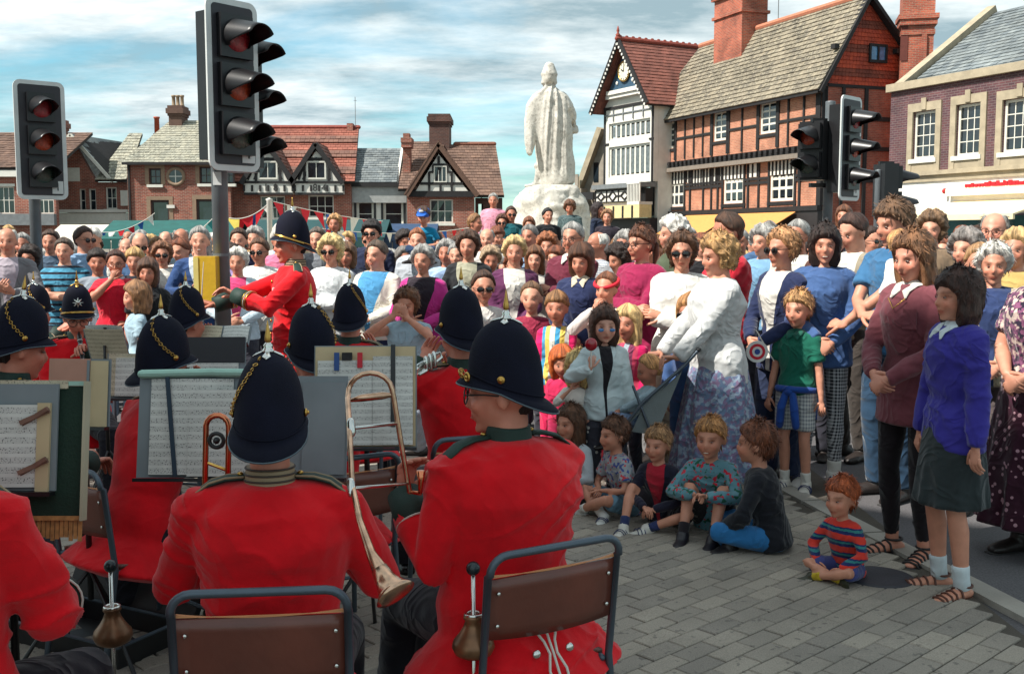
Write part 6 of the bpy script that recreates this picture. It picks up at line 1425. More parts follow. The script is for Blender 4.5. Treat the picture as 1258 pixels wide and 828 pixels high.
def sheet(x0, x1, z0, z1, y=-.008, bow=.010, th=.002, curl=0., n=8):
    V = []; T = []
    for i in range(n+1):
        u = i/n; x = x0+(x1-x0)*u; yy = y-bow*math.sin(math.pi*u)
        for z in (z0, (z0+z1)/2, z1):
            c = curl*((z-z0)/(z1-z0))**3*(u**2)
            V += [(x, yy-c, z), (x, yy-c+th, z)]
    for i in range(n):
        for k in range(2):
            a = i*6+k*2; b = a+6; T += [(a, b, b+2), (a, b+2, a+2), (a+1, a+3, b+3), (a+1, b+3, b+1)]
        a = i*6; b = a+6; T += [(a, a+1, b+1), (a, b+1, b), (a+4, b+4, b+5), (a+4, b+5, a+5)]
    for a in (0, n*6): 
        for k in (0, 2): T += [(a+k, a+k+2, a+k+3), (a+k, a+k+3, a+k+1)]
    return np.array(V, float), np.array(T)
def stand(px, py, D, w, h, yaw, tilt, label, items, black=True, plate=card, grp='music stands among the band'):
    p = P(px, py, D); r_ = empty('music_stand', (p.x, D, 0), label, 'music stand', grp, R(yaw))
    M = Matrix.Translation((0, 0, p.z))@Matrix.Rotation(R(-tilt), 4, 'X')
    dk_ = obj('desk', [box(-w/2, w/2, .0, .008, -h/2, h/2)], plate, r_); dk_.matrix_basis = M
    obj('lip', box(-w/2, w/2, -.035, -.001, -h/2-.012, -h/2-.001), bk, dk_)
    for nm, vt, m in items: obj(nm, vt, m, dk_, nm in ('banner',))
    bz = p.z-h/2*.8
    obj('pole', lathe([(.011, .30), (.011, bz), (.008, bz+.01), (.008, p.z), (.001, p.z)], 10), bk, r_, True).location = (0, .03, 0)
    for k in range(3):
        a = R(90+120*k); obj('tripod_leg', loft([(0, .03, .42), (math.cos(a)*.2, .03+math.sin(a)*.2, .16), (math.cos(a)*.30, .03+math.sin(a)*.30, .012)], [.008, .008, .009], 7), bk, r_, True)
    return r_, dk_
# front left stand with green banner
fr = [box(-.42+.012*i+.001, -.42+.012*i+.010, .020, .026, -.262-random.uniform(0, .012), -.218) for i in range(53)]
banner = [box(-.42, .215, .016, .030, -.218, .135)]
items = [('sheet_music', sheet(-.20, .10, -.13, .085), paper), ('backing_strip', box(.101, .135, -.012, -.002, -.15, .09), buff2), ('sheet_music', sheet(-.24, .17, .128, .150, y=.012), paper2)]
for z_ in (.055, -.075): items.append(('clothes_peg', join([beam((.06, -.018, z_-.018), (.135, -.018, z_+.016), .012, .008, (0, 1, 0)), beam((.06, -.008, z_-.022), (.135, -.028, z_+.020), .011, .007, (0, 1, 0))]), peg))
r_, dk_ = stand(0, 537, 2.75, .30, .28, 0, 10, 'front left music stand with grey board, pegs and fringed green banner', items)
b_ = obj('banner', banner, dgreen, dk_); obj('banner_hem', box(-.42, .215, .014, .032, .136, .148), palecl, b_); obj('fringe', join(fr), fringe, b_, kind='stuff'); obj('braid', box(-.42, .215, .012, .0155, -.218, -.206), fringe, b_)
obj('banner_side', box(.2155, .222, .0, .034, -.218, .148), mat('cream_lining', (170, 164, 140), .8), b_)
stand(97, 482, 3.9, .24, .25, -6, 8, 'music stand with buff folders beside the left edge helmets', [('folder', sheet(-.115, .045, -.125, .125, bow=.003), buff), ('folder', sheet(.046, .115, -.125, .118, bow=.006), buff2), ('folder_spine', box(.035, .045, -.014, -.011, -.12, .12), card)])
stand(298, 524, 3.3, .66, .32, 0, 12, 'wide music stand before the nearest helmeted bandsman with white sheets and grey card', [('sheet_music', sheet(-.29, -.03, -.15, .15, bow=.012), paper), ('sheet_music', sheet(-.165, .10, -.155, .115, y=-.022, bow=.010), paper), ('ribbon', beam((-.235, -.026, .155), (-.200, -.026, -.155), .014, .002, (0, 1, 0)), mat('blue_ribbon', (30, 50, 66), .7)),
  ('card_folder', sheet(.19, .325, -.15, .14, bow=.003), card), ('cloth_roll', loft([(-.32, -.01, .165), (-.1, -.01, .170), (.02, -.01, .168)], [(.020, .014)], 10), palecl), ('clip', box(.02, .06, -.02, .01, .10, .145), silver)])
stand(449, 487, 4.1, .40, .40, 3, 12, 'music stand with tan bordered sheets left of the cornet player', [('border', box(-.195, .195, -.006, -.001, -.195, .195), buff2), ('sheet_music', sheet(-.185, .06, -.19, .14, y=-.012), paper), ('sheet_music', sheet(.03, .185, -.19, .155, y=-.020), paper), ('ribbon', box(.100, .118, -.034, -.031, -.12, .20), blackp),
  ('tag', box(-.12, -.10, -.03, -.025, .10, .17), mat('blue_tag', (30, 70, 130), .6)), ('tag', box(-.03, -.01, -.03, -.025, .11, .17), mat('red_tag', (190, 20, 40), .6)), ('clip', box(-.09, -.05, -.03, -.02, .14, .17), timber)])
stand(160, 462, 4.7, .22, .2, -5, 10, 'music stand with cream sheets just left of the second row helmet', [('sheet_music', sheet(-.10, .10, -.09, .10), paper2), ('sheet_music', sheet(-.06, .105, -.09, .08, y=-.02), paper)])
stand(262, 438, 5.4, .33, .20, 4, 14, 'dark topped music stand in the gap above the wide one', [('dark_folder', box(-.16, .16, -.01, -.001, -.03, .10), mat('dark_folder', (30, 30, 36), .6)), ('sheet_music', sheet(-.15, .13, -.10, -.035), paper)])
stand(272, 412, 6.2, .34, .14, 0, 40, 'flat tilted music stand under the yellow box', [('sheet_music', sheet(-.16, .0, -.06, .06), paper2), ('sheet_music', sheet(.01, .16, -.06, .06), paper)])
stand(132, 424, 6.2, .26, .20, 168, 20, 'music stand turned away showing its back to us before the clarinet player', [('sheet_music', sheet(-.12, .12, -.10, .12, bow=.02), paper), ('ribbon', box(-.03, -.01, .008, .012, -.1, .12), blackp), ('backing_sheet', sheet(-.13, .12, -.10, .11, y=.010, bow=-.006), paper2)])
# chairs
def chair(root, label):
    s = root.scale[0]; r_ = empty('chair', root.location, label, 'chair', 'tubular steel chairs of the band', root.rotation_euler[2])
    t = .011
    def arc(c, a, b, n=5): return [tuple(A(*c)+A(*a)*math.cos(i/n*math.pi/2)+A(*b)*math.sin(i/n*math.pi/2)) for i in range(n+1)]
    back = [(-.205, .27, .0), (-.205, .20, .44), (-.205, .235, .74)]+arc((-.155, .245, .745), (-.05, 0, 0), (0, .006, .05))+arc((.155, .245, .745), (0, .006, .05), (.05, 0, 0))+[(.205, .235, .74), (.205, .20, .44), (.205, .27, .0)]
    obj('back_frame', loft(back, [t], 10), steel, r_, True)
    for s_ in (-1, 1):
        obj('leg', loft([(s_*.185, .195, .43), (s_*.185, -.14, .43), (s_*.185, -.185, .40), (s_*.195, -.215, .0)], [t], 10), steel, r_, True); obj('foot_cap', loft([(s_*.205, .27, .0), (s_*.205, .268, .03)], [.014], 8), blackp, r_, True)
    obj('stretcher', loft([(-.19, -.2, .18), (.19, -.2, .18)], [.008], 8), steel, r_, True)
    V = []; T = []; n = 12
    def curved(z0, z1, y0, y1, bow, w=.195, th=.007, m=5):
        V = []; T = []
        for i in range(n+1):
            u = -1+2*i/n
            for j in range(m+1):
                v = j/m; y = y0+(y1-y0)*v+bow*(1-u*u); z = z0+(z1-z0)*v-.012*u*u*(v-.5)
                V += [(u*w, y-th/2, z), (u*w, y+th/2, z)]
        k = (m+1)*2
        for i in range(n):
            for j in range(m):
                a = i*k+j*2; b = a+k; T += [(a, b, b+2), (a, b+2, a+2), (a+1, a+3, b+3), (a+1, b+3, b+1)]
            a = i*k; b = a+k; T += [(a, a+1, b+1), (a, b+1, b)]; a += m*2; b += m*2; T += [(a, b, b+1), (a, b+1, a+1)]
        for a in (0, n*k):
            for j in range(m): T += [(a+j*2, a+j*2+2, a+j*2+3), (a+j*2, a+j*2+3, a+j*2+1)]
        return np.array(V, float), np.array(T)
    bp = obj('backrest', curved(.555, .735, .214, .232, .020), ply, r_, True); obj('backrest_edge', curved(.7352, .7395, .232, .2325, .020), plyedge, bp)
    for s_ in (-1, 1):
        for z_ in (.60, .69): obj('rivet', ell((s_*.175, .243-(.735-z_)*.09, z_), (.006, .004, .006), 8, 5), silver, bp, True)
    obj('seat', curved(.0, .36, .0, .0, .012, th=.012), ply, r_, True).matrix_basis = Matrix.Translation((0, .19, .444))@Matrix.Rotation(R(90), 4, 'X')
    r_.scale = (1.035,)*3
    return r_
POSES['play2'] = dict(POSES['play'], lean=16); POSES['bone2'] = dict(POSES['bone'], lh=(.25, -.22, .90), rh=(-.02, -.30, .80), rd=(.5, -.5, 0), lp=(.1, .5, -1), rp=(-.5, .2, -1), ld=(-.2, -.2, 1), lean=3)
POSES['lapn'] = seat((-.16, -.30, .86), (.16, -.30, .86), rp=(-.8, .5, -1), lp=(.8, .5, -1), lean=2)
POSES['lap'] = seat((-.13, -.36, .72), (.13, -.36, .72), lean=2)
POSES['lapr'] = dict(POSES['lap'], **{k: v for k, v in seat((-.10, -.42, .70), (.12, -.40, .70), lean=12).items() if k in ('ra', 'la', 'rk', 'lk', 'pz', 'lean')})
N0 = 'helmeted bandsman '
b1, J, s = bandsman(-112, 385, 2.35, 'bandsman cut off by the left edge, only his scarlet shoulder showing', 176, 'lap', seed=.3, fat=1.2); chair(b1, 'tubular chair at the bottom left corner under the cut off bandsman')
b2, J, s = bandsman(330, 430, 2.78, 'bandsman nearest the camera, seen squarely from behind with tan striped collar', -174, 'lapn', seed=1.7, collar='braid', chainside=1, fat=1.28); chair(b2, 'tubular steel chair of the nearest bandsman seen from behind')
b3, J3, s3 = bandsman(617, 390, 3.12, 'spectacled bandsman with trombone, head turned to the left in profile', -150, 'bone2', yaw=52, seed=4.1, chainside=-1, band=False, nopipe=True, fat=1.36, chain_front=None)
chair(b3, 'steel and plywood chair of the trombone player, nearest the paving')
glasses(b3, J3, False, (30, 26, 24))
# gilt clasp at the front of his helmet, tail buttons and piping of his tunic
sh = [o for o in b3.children if o.name.startswith('helmet')][0]
obj('chin_chain', hl(J3, join([torus(hp(.13+.02*math.sin(i), -.15+.11*i, .004), .0065, .0018, (math.sin(i), .4, .5), 8, 5) for i in range(7)]+[torus(hp(.15, .72, .006), .011, .004, hp(.15, .72)*A(1, 1, 0), 12, 6), ell(hp(.15, .72, .008), (.006, .006, .006), 8, 6)])), gold, sh, True)
tun = [o for o in b3.children if o.name.startswith('tunic')][0]; S = J3['S']; sp = J3['sp']
wp = mat('white_piping', (190, 185, 175), .6)
for x_ in (-.055, .055): obj('tail_button', ell(sp(-.055, .236, x_), A(.014, .009, .014)*S, 12, 8), silver, tun, True)
for k in (-1, 0, 1): obj('tail_piping', loft([sp(.0, .196, k*.036), sp(-.03, .216, k*.018), sp(-.06, .238, k*.012), sp(-.10, .262, k*.028), sp(-.14, .288, k*.024)], [.0042*S]*5, 6), wp, tun, True)
b4, J4, s4 = bandsman(565, 350, 4.75, 'bandsman playing a silver cornet behind the trombone player', -160, 'play', seed=2.2, yaw=10, lod=1, chain_front=None); chair(b4, 'tubular chair of the cornet player')
b5, J, s = bandsman(381, 372, 4.4, 'bandsman leaning left beyond the nearest one, chain down the right of his helmet', -150, 'play2', seed=3.3, lod=1, chainside=-1); chair(b5, 'tubular chair right of the grey card, under the leaning bandsman')
b6, J, s = bandsman(201, 386, 4.2, 'bandsman leaning right behind the sheet music, left of the nearest one', 140, 'play2', seed=5.3, lod=1, chainside=-1); chair(b6, 'tubular chair hidden beneath the bandsman left of centre')
b7, J, s = bandsman(22, 363, 4.4, 'bandsman at the left edge facing right with his pale cheek showing', 128, 'lapr', seed=6.1, lod=1, chainside=-1, pitch=8); chair(b7, 'tubular chair of the bandsman at the left edge')
b9, J, s = bandsman(230, 350, 6.1, 'farther bandsman below the yellow box, neck showing', 165, 'play', lod=1, yaw=-20, chainside=-1); chair(b9, 'chair of the bandsman below the yellow box')
b10, J, s = bandsman(430, 347, 6.2, 'farther bandsman before the photographer in blue, helmet cropped hair below', 178, 'play', lod=1, chainside=-1); chair(b10, 'chair of the bandsman before the blue clad photographer')
b12, J, s = bandsman(43, 348, 7.2, 'farther bandsman whose helmet shows gilt chains behind the left edge one', 150, 'play', lod=1, chainside=-1); chair(b12, 'chair of the farther bandsman near the left edge')
b8, J8, s8 = bandsman(94, 348, 6.6, 'spectacled clarinet player facing us in gilt badged helmet', 24, 'clar', lod=1, badge=True, band=True, pitch=12, chain_front=None); chair(b8, 'chair of the clarinet player'); glasses(b8, J8, False)
b11, J11, s11 = bandsman(357, 258, 7.1, 'conductor standing in scarlet with gold laced cuffs, baton arm stretched left', -72, 'conduct', lod=0, badge=False, band=True, fat=1.12, seed=7.7, cat='conductor', collar='braid', chain_front=None)
sh = [o for o in b11.children if o.name.startswith('tunic')][0]; Jc = J11; S = Jc['S']
for i in (0, 1):
    _, e, w_, d = Jc['arms'][i]; u = nrm(w_-e); q = w_-u*.13*S
    obj('gold_lace', join([torus(w_-u*.122*S, .0615*S, .005, u, 20, 6), torus(w_-u*.098*S, .061*S, .003, u, 20, 6), loft([q+A(.06, -.0, .0)*S*(1 if i else -1), q-u*.04*S+A(.05, 0, .02)*S*(1 if i else -1), q-u*.07*S+A(.055, 0, .0)*S*(1 if i else -1)], [.004], 6)]), gold, sh, True)
obj('medal', join([box8([tuple(Jc['sp'](z, -.150, x)) for x, z in ((.06, .345), (.11, .345))]+[tuple(Jc['sp'](z, -.135, x)) for x, z in ((.11, .345), (.06, .345))]+[tuple(Jc['sp'](z, -.145, x)) for x, z in ((.06, .385), (.11, .385))]+[tuple(Jc['sp'](z, -.130, x)) for x, z in ((.11, .385), (.06, .385))])]), wedge, sh)
for k in range(5): obj('tunic_button', ell(Jc['sp'](.42-.085*k, -.142-.004*k, 0), A(.011, .007, .011)*S, 10, 6), gold, sh, True)
obj('belt_seam', loft([tuple(Jc['sp'](.02, -.155*math.cos(a), .172*math.sin(a))) for a in np.linspace(0, 2*math.pi, 24)], [.005], 6, cap=False), cloth((196, 2, 16)), sh, True)
# baton
Rt = Matrix.Translation(b11.location)@Matrix.Rotation(b11.rotation_euler[2], 4, 'Z')@Matrix.Scale(s11, 4)
hw = Rt@Vector(J11['arms'][0][2]+J11['arms'][0][3]*.09*S)
t_ = P(250, 322, hw.y-.05); r_ = empty('baton', hw, "white baton held out in the conductor's right hand", 'baton'); obj('stick', loft([(0, 0, 0), tuple(t_-hw)], [.005, .002], 8), rend, r_, True); obj('grip', ell((0, 0, 0), (.012, .012, .012), 10, 6), peg, r_, True)
# instruments
rbrass = mat('rose_brass', (196, 120, 86), .2, 1., var=.2, vscale=10)
def PW(px, py, D): return A(*P(px, py, D))
def inst(name, anchor, label, cat): return empty(name, tuple(anchor), label, cat)
warm = mat('worn_lacquered_brass', (196, 160, 134), .24, 1., var=.3, vscale=30)
a0 = PW(457, 590, 3.0); r_ = inst('trombone', a0, 'upright silvery trombone held by the spectacled bandsman, bow at shoulder height', 'trombone')
L3 = lambda *p: [tuple(PW(x, y, d)-a0) for x, y, d in p]
bow = [(433, 600, 2.68), (430, 540, 2.80), (427, 490, 2.93)]+[(455-27*math.cos(t), 482-24*math.sin(t), 3.0) for t in np.linspace(.15, math.pi-.15, 9)]+[(484, 490, 3.0), (492, 540, 3.0), (503, 604, 3.0)]
obj('tuning_slide', loft(L3(*bow), [.0078], 12), warm, r_, True)
obj('bell_tube', loft(L3((433, 598, 2.685), (442, 640, 2.60), (456, 680, 2.53), (468, 702, 2.50)), [.008, .0092, .013, .021], 16), warm, r_, True)
obj('bell', loft(L3((466, 698, 2.505), (474, 712, 2.49), (481, 722, 2.48), (486, 730, 2.47)), [.021, .027, .036, .052], 28, rnd=.1), warm, r_, True)
obj('grip_brace', loft(L3((430, 492, 3.0), (444, 489, 3.0), (470, 486, 3.0), (484, 485, 3.0)), [.005, .011, .011, .005], 10), warm, r_, True)
for y_ in (524, 598): obj('cross_brace', loft(L3((431+(y_-524)*.03, y_+2, 2.84 if y_ < 560 else 2.685), (489+(y_-524)*.17, y_-4, 3.0)), [.005], 8), silver, r_, True); obj('ferrule', loft(L3((431, y_-6, 2.84 if y_ < 560 else 2.69), (432, y_+8, 2.83 if y_ < 560 else 2.675)), [.0115], 10), silver, r_, True)
obj('mouthpiece', loft(L3((516, 606, 2.98), (517, 590, 2.98), (517, 578, 2.98)), [(.006, .006), (.009, .009), (.014, .014)], 14, rnd=.1), rbrass, r_, True); obj('mouth_pipe', loft(L3((503, 604, 3.0), (516, 606, 2.98)), [.006], 8), rbrass, r_, True)
a0 = PW(267, 550, 2.95); r_ = inst('trombone', a0, 'second trombone, only its golden bow rising left of the nearest helmet', 'trombone')
bow = [(252, 640, 2.95), (252, 590, 2.95), (253, 530, 2.95)]+[(267-14*math.cos(t), 524-14*math.sin(t), 2.95) for t in np.linspace(.1, math.pi-.1, 8)]+[(281, 530, 2.95), (280, 590, 2.95), (279, 640, 2.95)]
obj('tuning_slide', loft(L3(*bow), [.0085], 12), rbrass, r_, True); obj('valve_wheel', [torus(L3((266, 541, 2.93))[0], .020, .006, (0, 1, 0), 18, 8), ell(L3((266, 541, 2.93))[0], (.010, .014, .010), 10, 6)], blackp, r_, True); obj('cross_brace', loft(L3((253, 568, 2.95), (280, 578, 2.95)), [.005], 8), brass, r_, True)
a0 = PW(510, 450, 4.6); r_ = inst('cornet', a0, 'silver cornet pointing left from the bandsman behind the trombone player', 'cornet')
obj('bell', loft(L3((520, 446, 4.55), (508, 455, 4.5), (500, 461, 4.48), (494, 465, 4.46)), [.010, .017, .028, .052], 24, rnd=.1), silver, r_, True)
obj('tubing', join([loft(L3((518, 447, 4.55), (532, 436, 4.6), (540, 432, 4.62), (543, 439, 4.62), (534, 446, 4.6), (520, 456, 4.56)), [.007], 8), loft(L3((515, 460, 4.54), (524, 455, 4.56)), [.008], 8)]), silver, r_, True)
for k in range(3): obj('valve', loft(L3((524+k*5, 455-k*3, 4.57), (523+k*5, 440-k*3, 4.57)), [.010], 10), silver, r_, True)
cb8 = Matrix.Translation(b8.location)@Matrix.Rotation(b8.rotation_euler[2], 4, 'Z')@Matrix.Scale(s8, 4)
mth = cb8@Vector(J8['hc']+J8['HR']@A(0, -.098, -.066)); hd = cb8@Vector((J8['arms'][0][2]+J8['arms'][0][3]*.10)); e_ = mth+(hd-mth)*1.35; r_ = inst('clarinet', A(*mth), 'black clarinet with silver keys at the lips of the player facing us', 'clarinet')
obj('clarinet_body', loft([(0, 0, 0), tuple((e_-mth)*.08), tuple((e_-mth)*.9), tuple(e_-mth)], [.006, .013, .014, .028], 12, rnd=.1), blackp, r_, True); obj('keys', join([torus(tuple((e_-mth)*k), .015, .003, nrm(e_-mth), 10, 5) for k in (.2, .3, .42, .5, .62, .72, .8)]), silver, r_, True, kind='stuff')
# bell shaped brass and wood pieces on upright rods
def bellrod(px, pyball, D, lab):
    zb_ = P(px, pyball, D).z; r_ = empty('rod_stand', (X_(px, D), D, 0), lab, 'rod stand', 'bell shaped weights on upright rods'); wd = mat('turned_bronze', (118, 84, 58), .35, .5, var=.35, vscale=25)
    obj('rod', lathe([(.006, 0), (.006, zb_), (.001, zb_)], 10), silver, r_, True); obj('ball_knob', ell((0, 0, zb_), (.020, .020, .020), 16, 10), mat('dark_knob', (26, 40, 44), .25), r_, True)
    z = zb_-.13; obj('bell_weight', lathe([(.001, 0), (.026, 0), (.028, -.010), (.022, -.018), (.028, -.035), (.040, -.055), (.056, -.075), (.060, -.092), (.052, -.110), (.030, -.122), (.001, -.124)], 24, (0, 0, z)), wd, r_, True); obj('cap_ring', torus((0, 0, z), .022, .005, (0, 0, 1), 18, 6), silver, r_, True)
    obj('foot', lathe([(.10, 0.013), (.10, .022), (.02, .04), (.001, .04)], 20), bk, r_, True)
bellrod(580, 698, 2.85, 'rod with dark ball and bell shaped weight standing before the trombone player\'s chair'); bellrod(123, 695, 3.2, 'rod with dark ball and bell shaped weight between the two left bandsmen')
cx_, cy_ = X_(95, 4.3), 4.25; r_ = empty('instrument_case', (cx_, cy_, .014), 'open black instrument case with metal edges lying on the paving at lower left', 'instrument case', None, R(-28))
obj('tray', [box(-.38, .38, -.17, .17, 0, .01), box(-.38, .38, -.17, -.16, .0101, .09), box(-.38, .38, .16, .17, .0101, .09), box(-.38, -.37, -.1599, .1599, .0101, .09), box(.37, .38, -.1599, .1599, .0101, .09)], blackp, r_); obj('metal_edge', [box(-.385, .385, -.175, -.158, .091, .097), box(-.385, .385, .158, .175, .091, .097), box(-.385, -.365, -.157, .157, .0912, .0968), box(.365, .385, -.157, .157, .0912, .0968)], steel, r_)
obj('lid', slab([(-.38, .19, .01), (.38, .19, .01), (.38, .33, .30), (-.38, .33, .30)], .03), blackp, r_)
# ============================================================ THE CROWD
WHT = (202, 198, 190); CRM = (192, 182, 160); NAV = (30, 40, 72); BLK = (24, 24, 28); DEN = (62, 92, 128); GRY = (128, 130, 134)
BR = (70, 46, 32); DB = (40, 27, 22); BL_ = (190, 152, 98); LB = (138, 98, 62); GH = (150, 148, 144); WH_ = (206, 202, 194); RH = (156, 78, 40); BK = (26, 22, 22)
def o_(a, b): return (a, 'open', b)
# ---- near right: standing
r, J, s = person(1122, 285, 5.4, 'woman in long burgundy overshirt and black leggings, hands clasped, long light brown hair', -58, sex='f', pose='clasp', pitch=10, lod=0, top=((112, 58, 66),), bot=((22, 15, 20),), bsty='leggings', hair=('long', (122, 84, 56)), shoe=None, hem=-.20, collar=WHT, tone=(196, 134, 112), seed=2.); sandals(r, J, (26, 22, 24), 'ad')
obj('chest_pocket', slab([J['sp'](.30, -.150, .045), J['sp'](.30, -.135, .12), J['sp'](.40, -.128, .115), J['sp'](.40, -.142, .045)], .004), cloth((104, 52, 60)), r)
obj('necklace', loft([J['sp'](.45, -.14, -.05), J['sp'](.40, -.165, 0), J['sp'](.45, -.14, .05)], [.003], 6), gold, r, True)
r, J, s = person(1176, 331, 4.85, 'girl in indigo jumper, dark pleated skirt and white socks, standing at the kerb', -78, age='teen', sex='f', pose='hang', lod=0, top=((52, 46, 138),), bot=((38, 46, 48),), bsty='skirts', hair=('bob', (58, 34, 26)), shoe=None, hem=-.13, collar=(200, 210, 214), inf=.024, socks=(196, 206, 210), seed=6., tone=(198, 138, 114)); sandals(r, J, (84, 46, 32), 'teen')
person(1014, 277, 7.0, 'smiling dark haired woman in blue sweatshirt behind the boy in the green shirt', -14, sex='f', pose='clasp', lod=0, smile=True, top=((60, 88, 134),), bot=((30, 32, 40), 'check', (178, 178, 180)), bsty='leggings', hair=('bob', (42, 27, 22)), hem=-.12, inf=.024, shoe=(210, 205, 198), socks=WHT)
r, J, s = person(981, 357, 6.85, 'boy in dark green polo shirt with a blue jumper knotted round his waist', -38, age='kid', lod=0, top=((14, 92, 74),), slv='short', bot=((120, 124, 130), 'check', (190, 190, 186)), bsty='shorts', hair=('kid', (178, 134, 88)), collar=(20, 84, 70), shoe=(206, 200, 190), socks=WHT, pose='hang', inf=.02, hem=-.04)
jb = cloth((26, 66, 140)); tj = obj('tied_jumper', [torus(J['sp'](-.0, 0), .165*J['S'], .03*J['S'], (0, .1, 1), 28, 8), ell(J['sp'](-.01, -.165), A(.05, .04, .04)*J['S'], 10, 8)]+[loft([J['sp'](-.02, -.16, k*.03), J['sp'](-.14, -.19, k*.06), J['sp'](-.30, -.18, k*.075)], [.032*J['S'], .038*J['S'], .035*J['S']], 10) for k in (-1, 1)]+[loft([J['sp'](.01, .12), J['sp'](-.12, .17), J['sp'](-.28, .16)], [(.13*J['S'], .03*J['S'])]*3, 14, side=(1, 0, 0))], jb, r, True)
p1, J, s = person(882, 290, 6.6, 'woman with curly blonde hair in white cardigan and blue flowered skirt pushing the pushchair', -74, sex='f', pose='push', lod=0, top=((192, 193, 192),), bot=((104, 124, 152), 'floral', (128, 108, 138), (146, 162, 180)), bsty='skirtl', hair=('perm', (176, 136, 88)), fat=1.28, hem=-.16, inf=.022, pitch=6, seed=1.)
person(838, 287, 7.1, 'woman in dark sunglasses and loose white jumper with folded arms', -12, sex='f', pose='cross', lod=0, gl='dark', top=((204, 202, 196),), bot=(CRM,), bsty='trousers', hair=('wavy', (92, 62, 42)), hem=-.14, inf=.024, fat=1.1)
person(849, 362, 6.75, 'small girl in round dark glasses peeping out behind the white cardigan', -30, age='kid', sex='f', lod=1, gl='dark', top=((56, 84, 130),), hair=('long', (170, 122, 76)), bot=((50, 80, 120),))
person(893, 262, 7.7, 'man in red polo shirt with brown hair, turned to the left', -78, pose='cross', lod=1, top=((184, 28, 48),), slv='short', hair=('short', BR), fat=1.15, collar=(176, 26, 44), pitch=8)
person(787, 278, 7.8, 'woman in bright magenta shirt with crossed arms and tied back hair', -42, sex='f', pose='cross', lod=0, gl='clear', top=((142, 26, 70),), bot=((124, 124, 126),), hair=('pony', (96, 58, 38)), inf=.022, hem=-.12, yaw=-10)
person(714, 300, 7.9, 'brown haired woman in navy sweatshirt with long chain, hands held low', -20, sex='f', pose='clasp', pitch=12, lod=1, top=((32, 42, 78),), bot=((60, 60, 90),), hair=('bob', (84, 52, 34)), collar=CRM, inf=.022)
person(703, 274, 9.2, 'grey haired man in glasses and maroon jumper with folded arms', -26, pose='cross', lod=1, gl='clear', top=((100, 34, 52),), collar=WHT, hair=('short', GH), fat=1.1)
person(632, 292, 9.0, 'blonde middle aged woman in open purple cardigan over white', 0, sex='f', pose='clasp', lod=1, top=o_((84, 34, 72), WHT), hair=('set', (204, 172, 120)), bot=((60, 30, 50),), fat=1.15)
person(594, 333, 8.3, 'girl in sunglasses and pale short sleeved top beside the purple cardigan', 8, age='kid', sex='f', lod=1, gl='dark', top=((196, 192, 186),), slv='short', hair=('bun', BR))
person(653, 346, 8.0, 'short haired boy in maroon and white jersey', -10, age='kid', lod=1, top=((140, 36, 62), 'panel', (200, 196, 200)), hair=('crop', (110, 80, 56)))
person(684, 358, 7.6, 'girl in jumper with rainbow upright stripes and pink sleeves', -12, age='kid', sex='f', lod=1, top=((222, 190, 90), 'vstripe', (60, 140, 180), (210, 210, 200)), hair=('pony', LB), bot=((200, 30, 80),), pose='front')
hb, J, s = person(745, 335, 7.3, 'girl wearing a red headband and white cardigan over pink', -30, age='teen', sex='f', pose='mouth', lod=1, top=o_((206, 196, 190), (200, 50, 90)), hair=('bun', (120, 74, 50)), bot=((190, 60, 90),))
obj('headband', hl(J, torus((0, .005, .055), .088, .014, (0, -.45, 1), 24, 8)), mat('red_band', (190, 16, 40), .7), hb, True)
fp, J, s = person(743, 377, 6.55, 'girl with blue and white painted face and pale open cardigan holding a red lollipop', 4, age='kid', sex='f', pose='lolly', lod=0, top=((186, 200, 202), 'open', (26, 24, 30)), openw=.03, hair=('bob', (66, 40, 28)), bot=((60, 60, 70), 'dots', WHT), hem=-.14, inf=.03, tone=(200, 150, 130))
k_ = mat('face_paint_blue', (70, 120, 170), .5); [obj('face_paint', hl(J, ell((x_, -.088, -.016), (.019, .005, .011), 10, 6)), k_, fp, True) for x_ in (-.036, .036)]
hd = Matrix.Translation(fp.location)@Matrix.Rotation(fp.rotation_euler[2], 4, 'Z')@Matrix.Scale(s, 4)@Vector(J['arms'][0][2]+A(0, -.02, .09)*J['S'])
ll = empty('lollipop', hd, "round red lollipop in the face painted girl's hand", 'lollipop'); obj('stick', loft([(0, 0, -.05), (0, 0, .05)], [.004], 6), rend, ll, True); obj('sweet', ell((0, 0, .085), (.038, .02, .040), 16, 10), mat('red_sweet', (150, 14, 34), .15, coat=.6), ll, True)
person(771, 376, 6.95, 'fair haired small girl half hidden behind the painted face girl', -30, age='kid', sex='f', lod=1, top=((120, 50, 80), 'vstripe', (150, 160, 170), (190, 60, 90)), hair=('long', (206, 172, 116)))
person(690, 425, 7.0, 'toddler with copper hair in bright pink', 0, age='tot', sex='f', pose='front', pitch=12, lod=1, top=((186, 34, 78),), hair=('bob', (190, 96, 44)), bot=((170, 36, 78),))
person(710, 432, 6.6, 'blonde toddler in white with hand to her mouth', -24, age='tot', sex='f', pose='mouth', lod=0, top=((214, 208, 200),), hair=('bob', (214, 184, 120)), bot=((200, 190, 180),), slv='mid')
person(961, 283, 7.1, 'woman in navy blazer and dark glasses, fair set hair, hands folded', -58, sex='f', pose='clasp', lod=0, gl='dark', top=o_((30, 40, 74), WHT), hair=('set', (182, 134, 92)), bot=((34, 44, 70),), hem=-.14)
person(1048, 263, 7.9, 'dark haired man in tan jacket looking down to the left', -62, pose='clasp', pitch=16, lod=1, top=o_((148, 138, 120), WHT), hair=('short', (62, 40, 32)), bot=((60, 54, 50),))
person(1098, 247, 6.7, 'tall wavy haired man carrying a baby in white', -66, pose='carry', pitch=10, lod=0, slv='short', top=((52, 100, 140),), bot=((34, 60, 84),), hair=('messy', (104, 76, 54)))
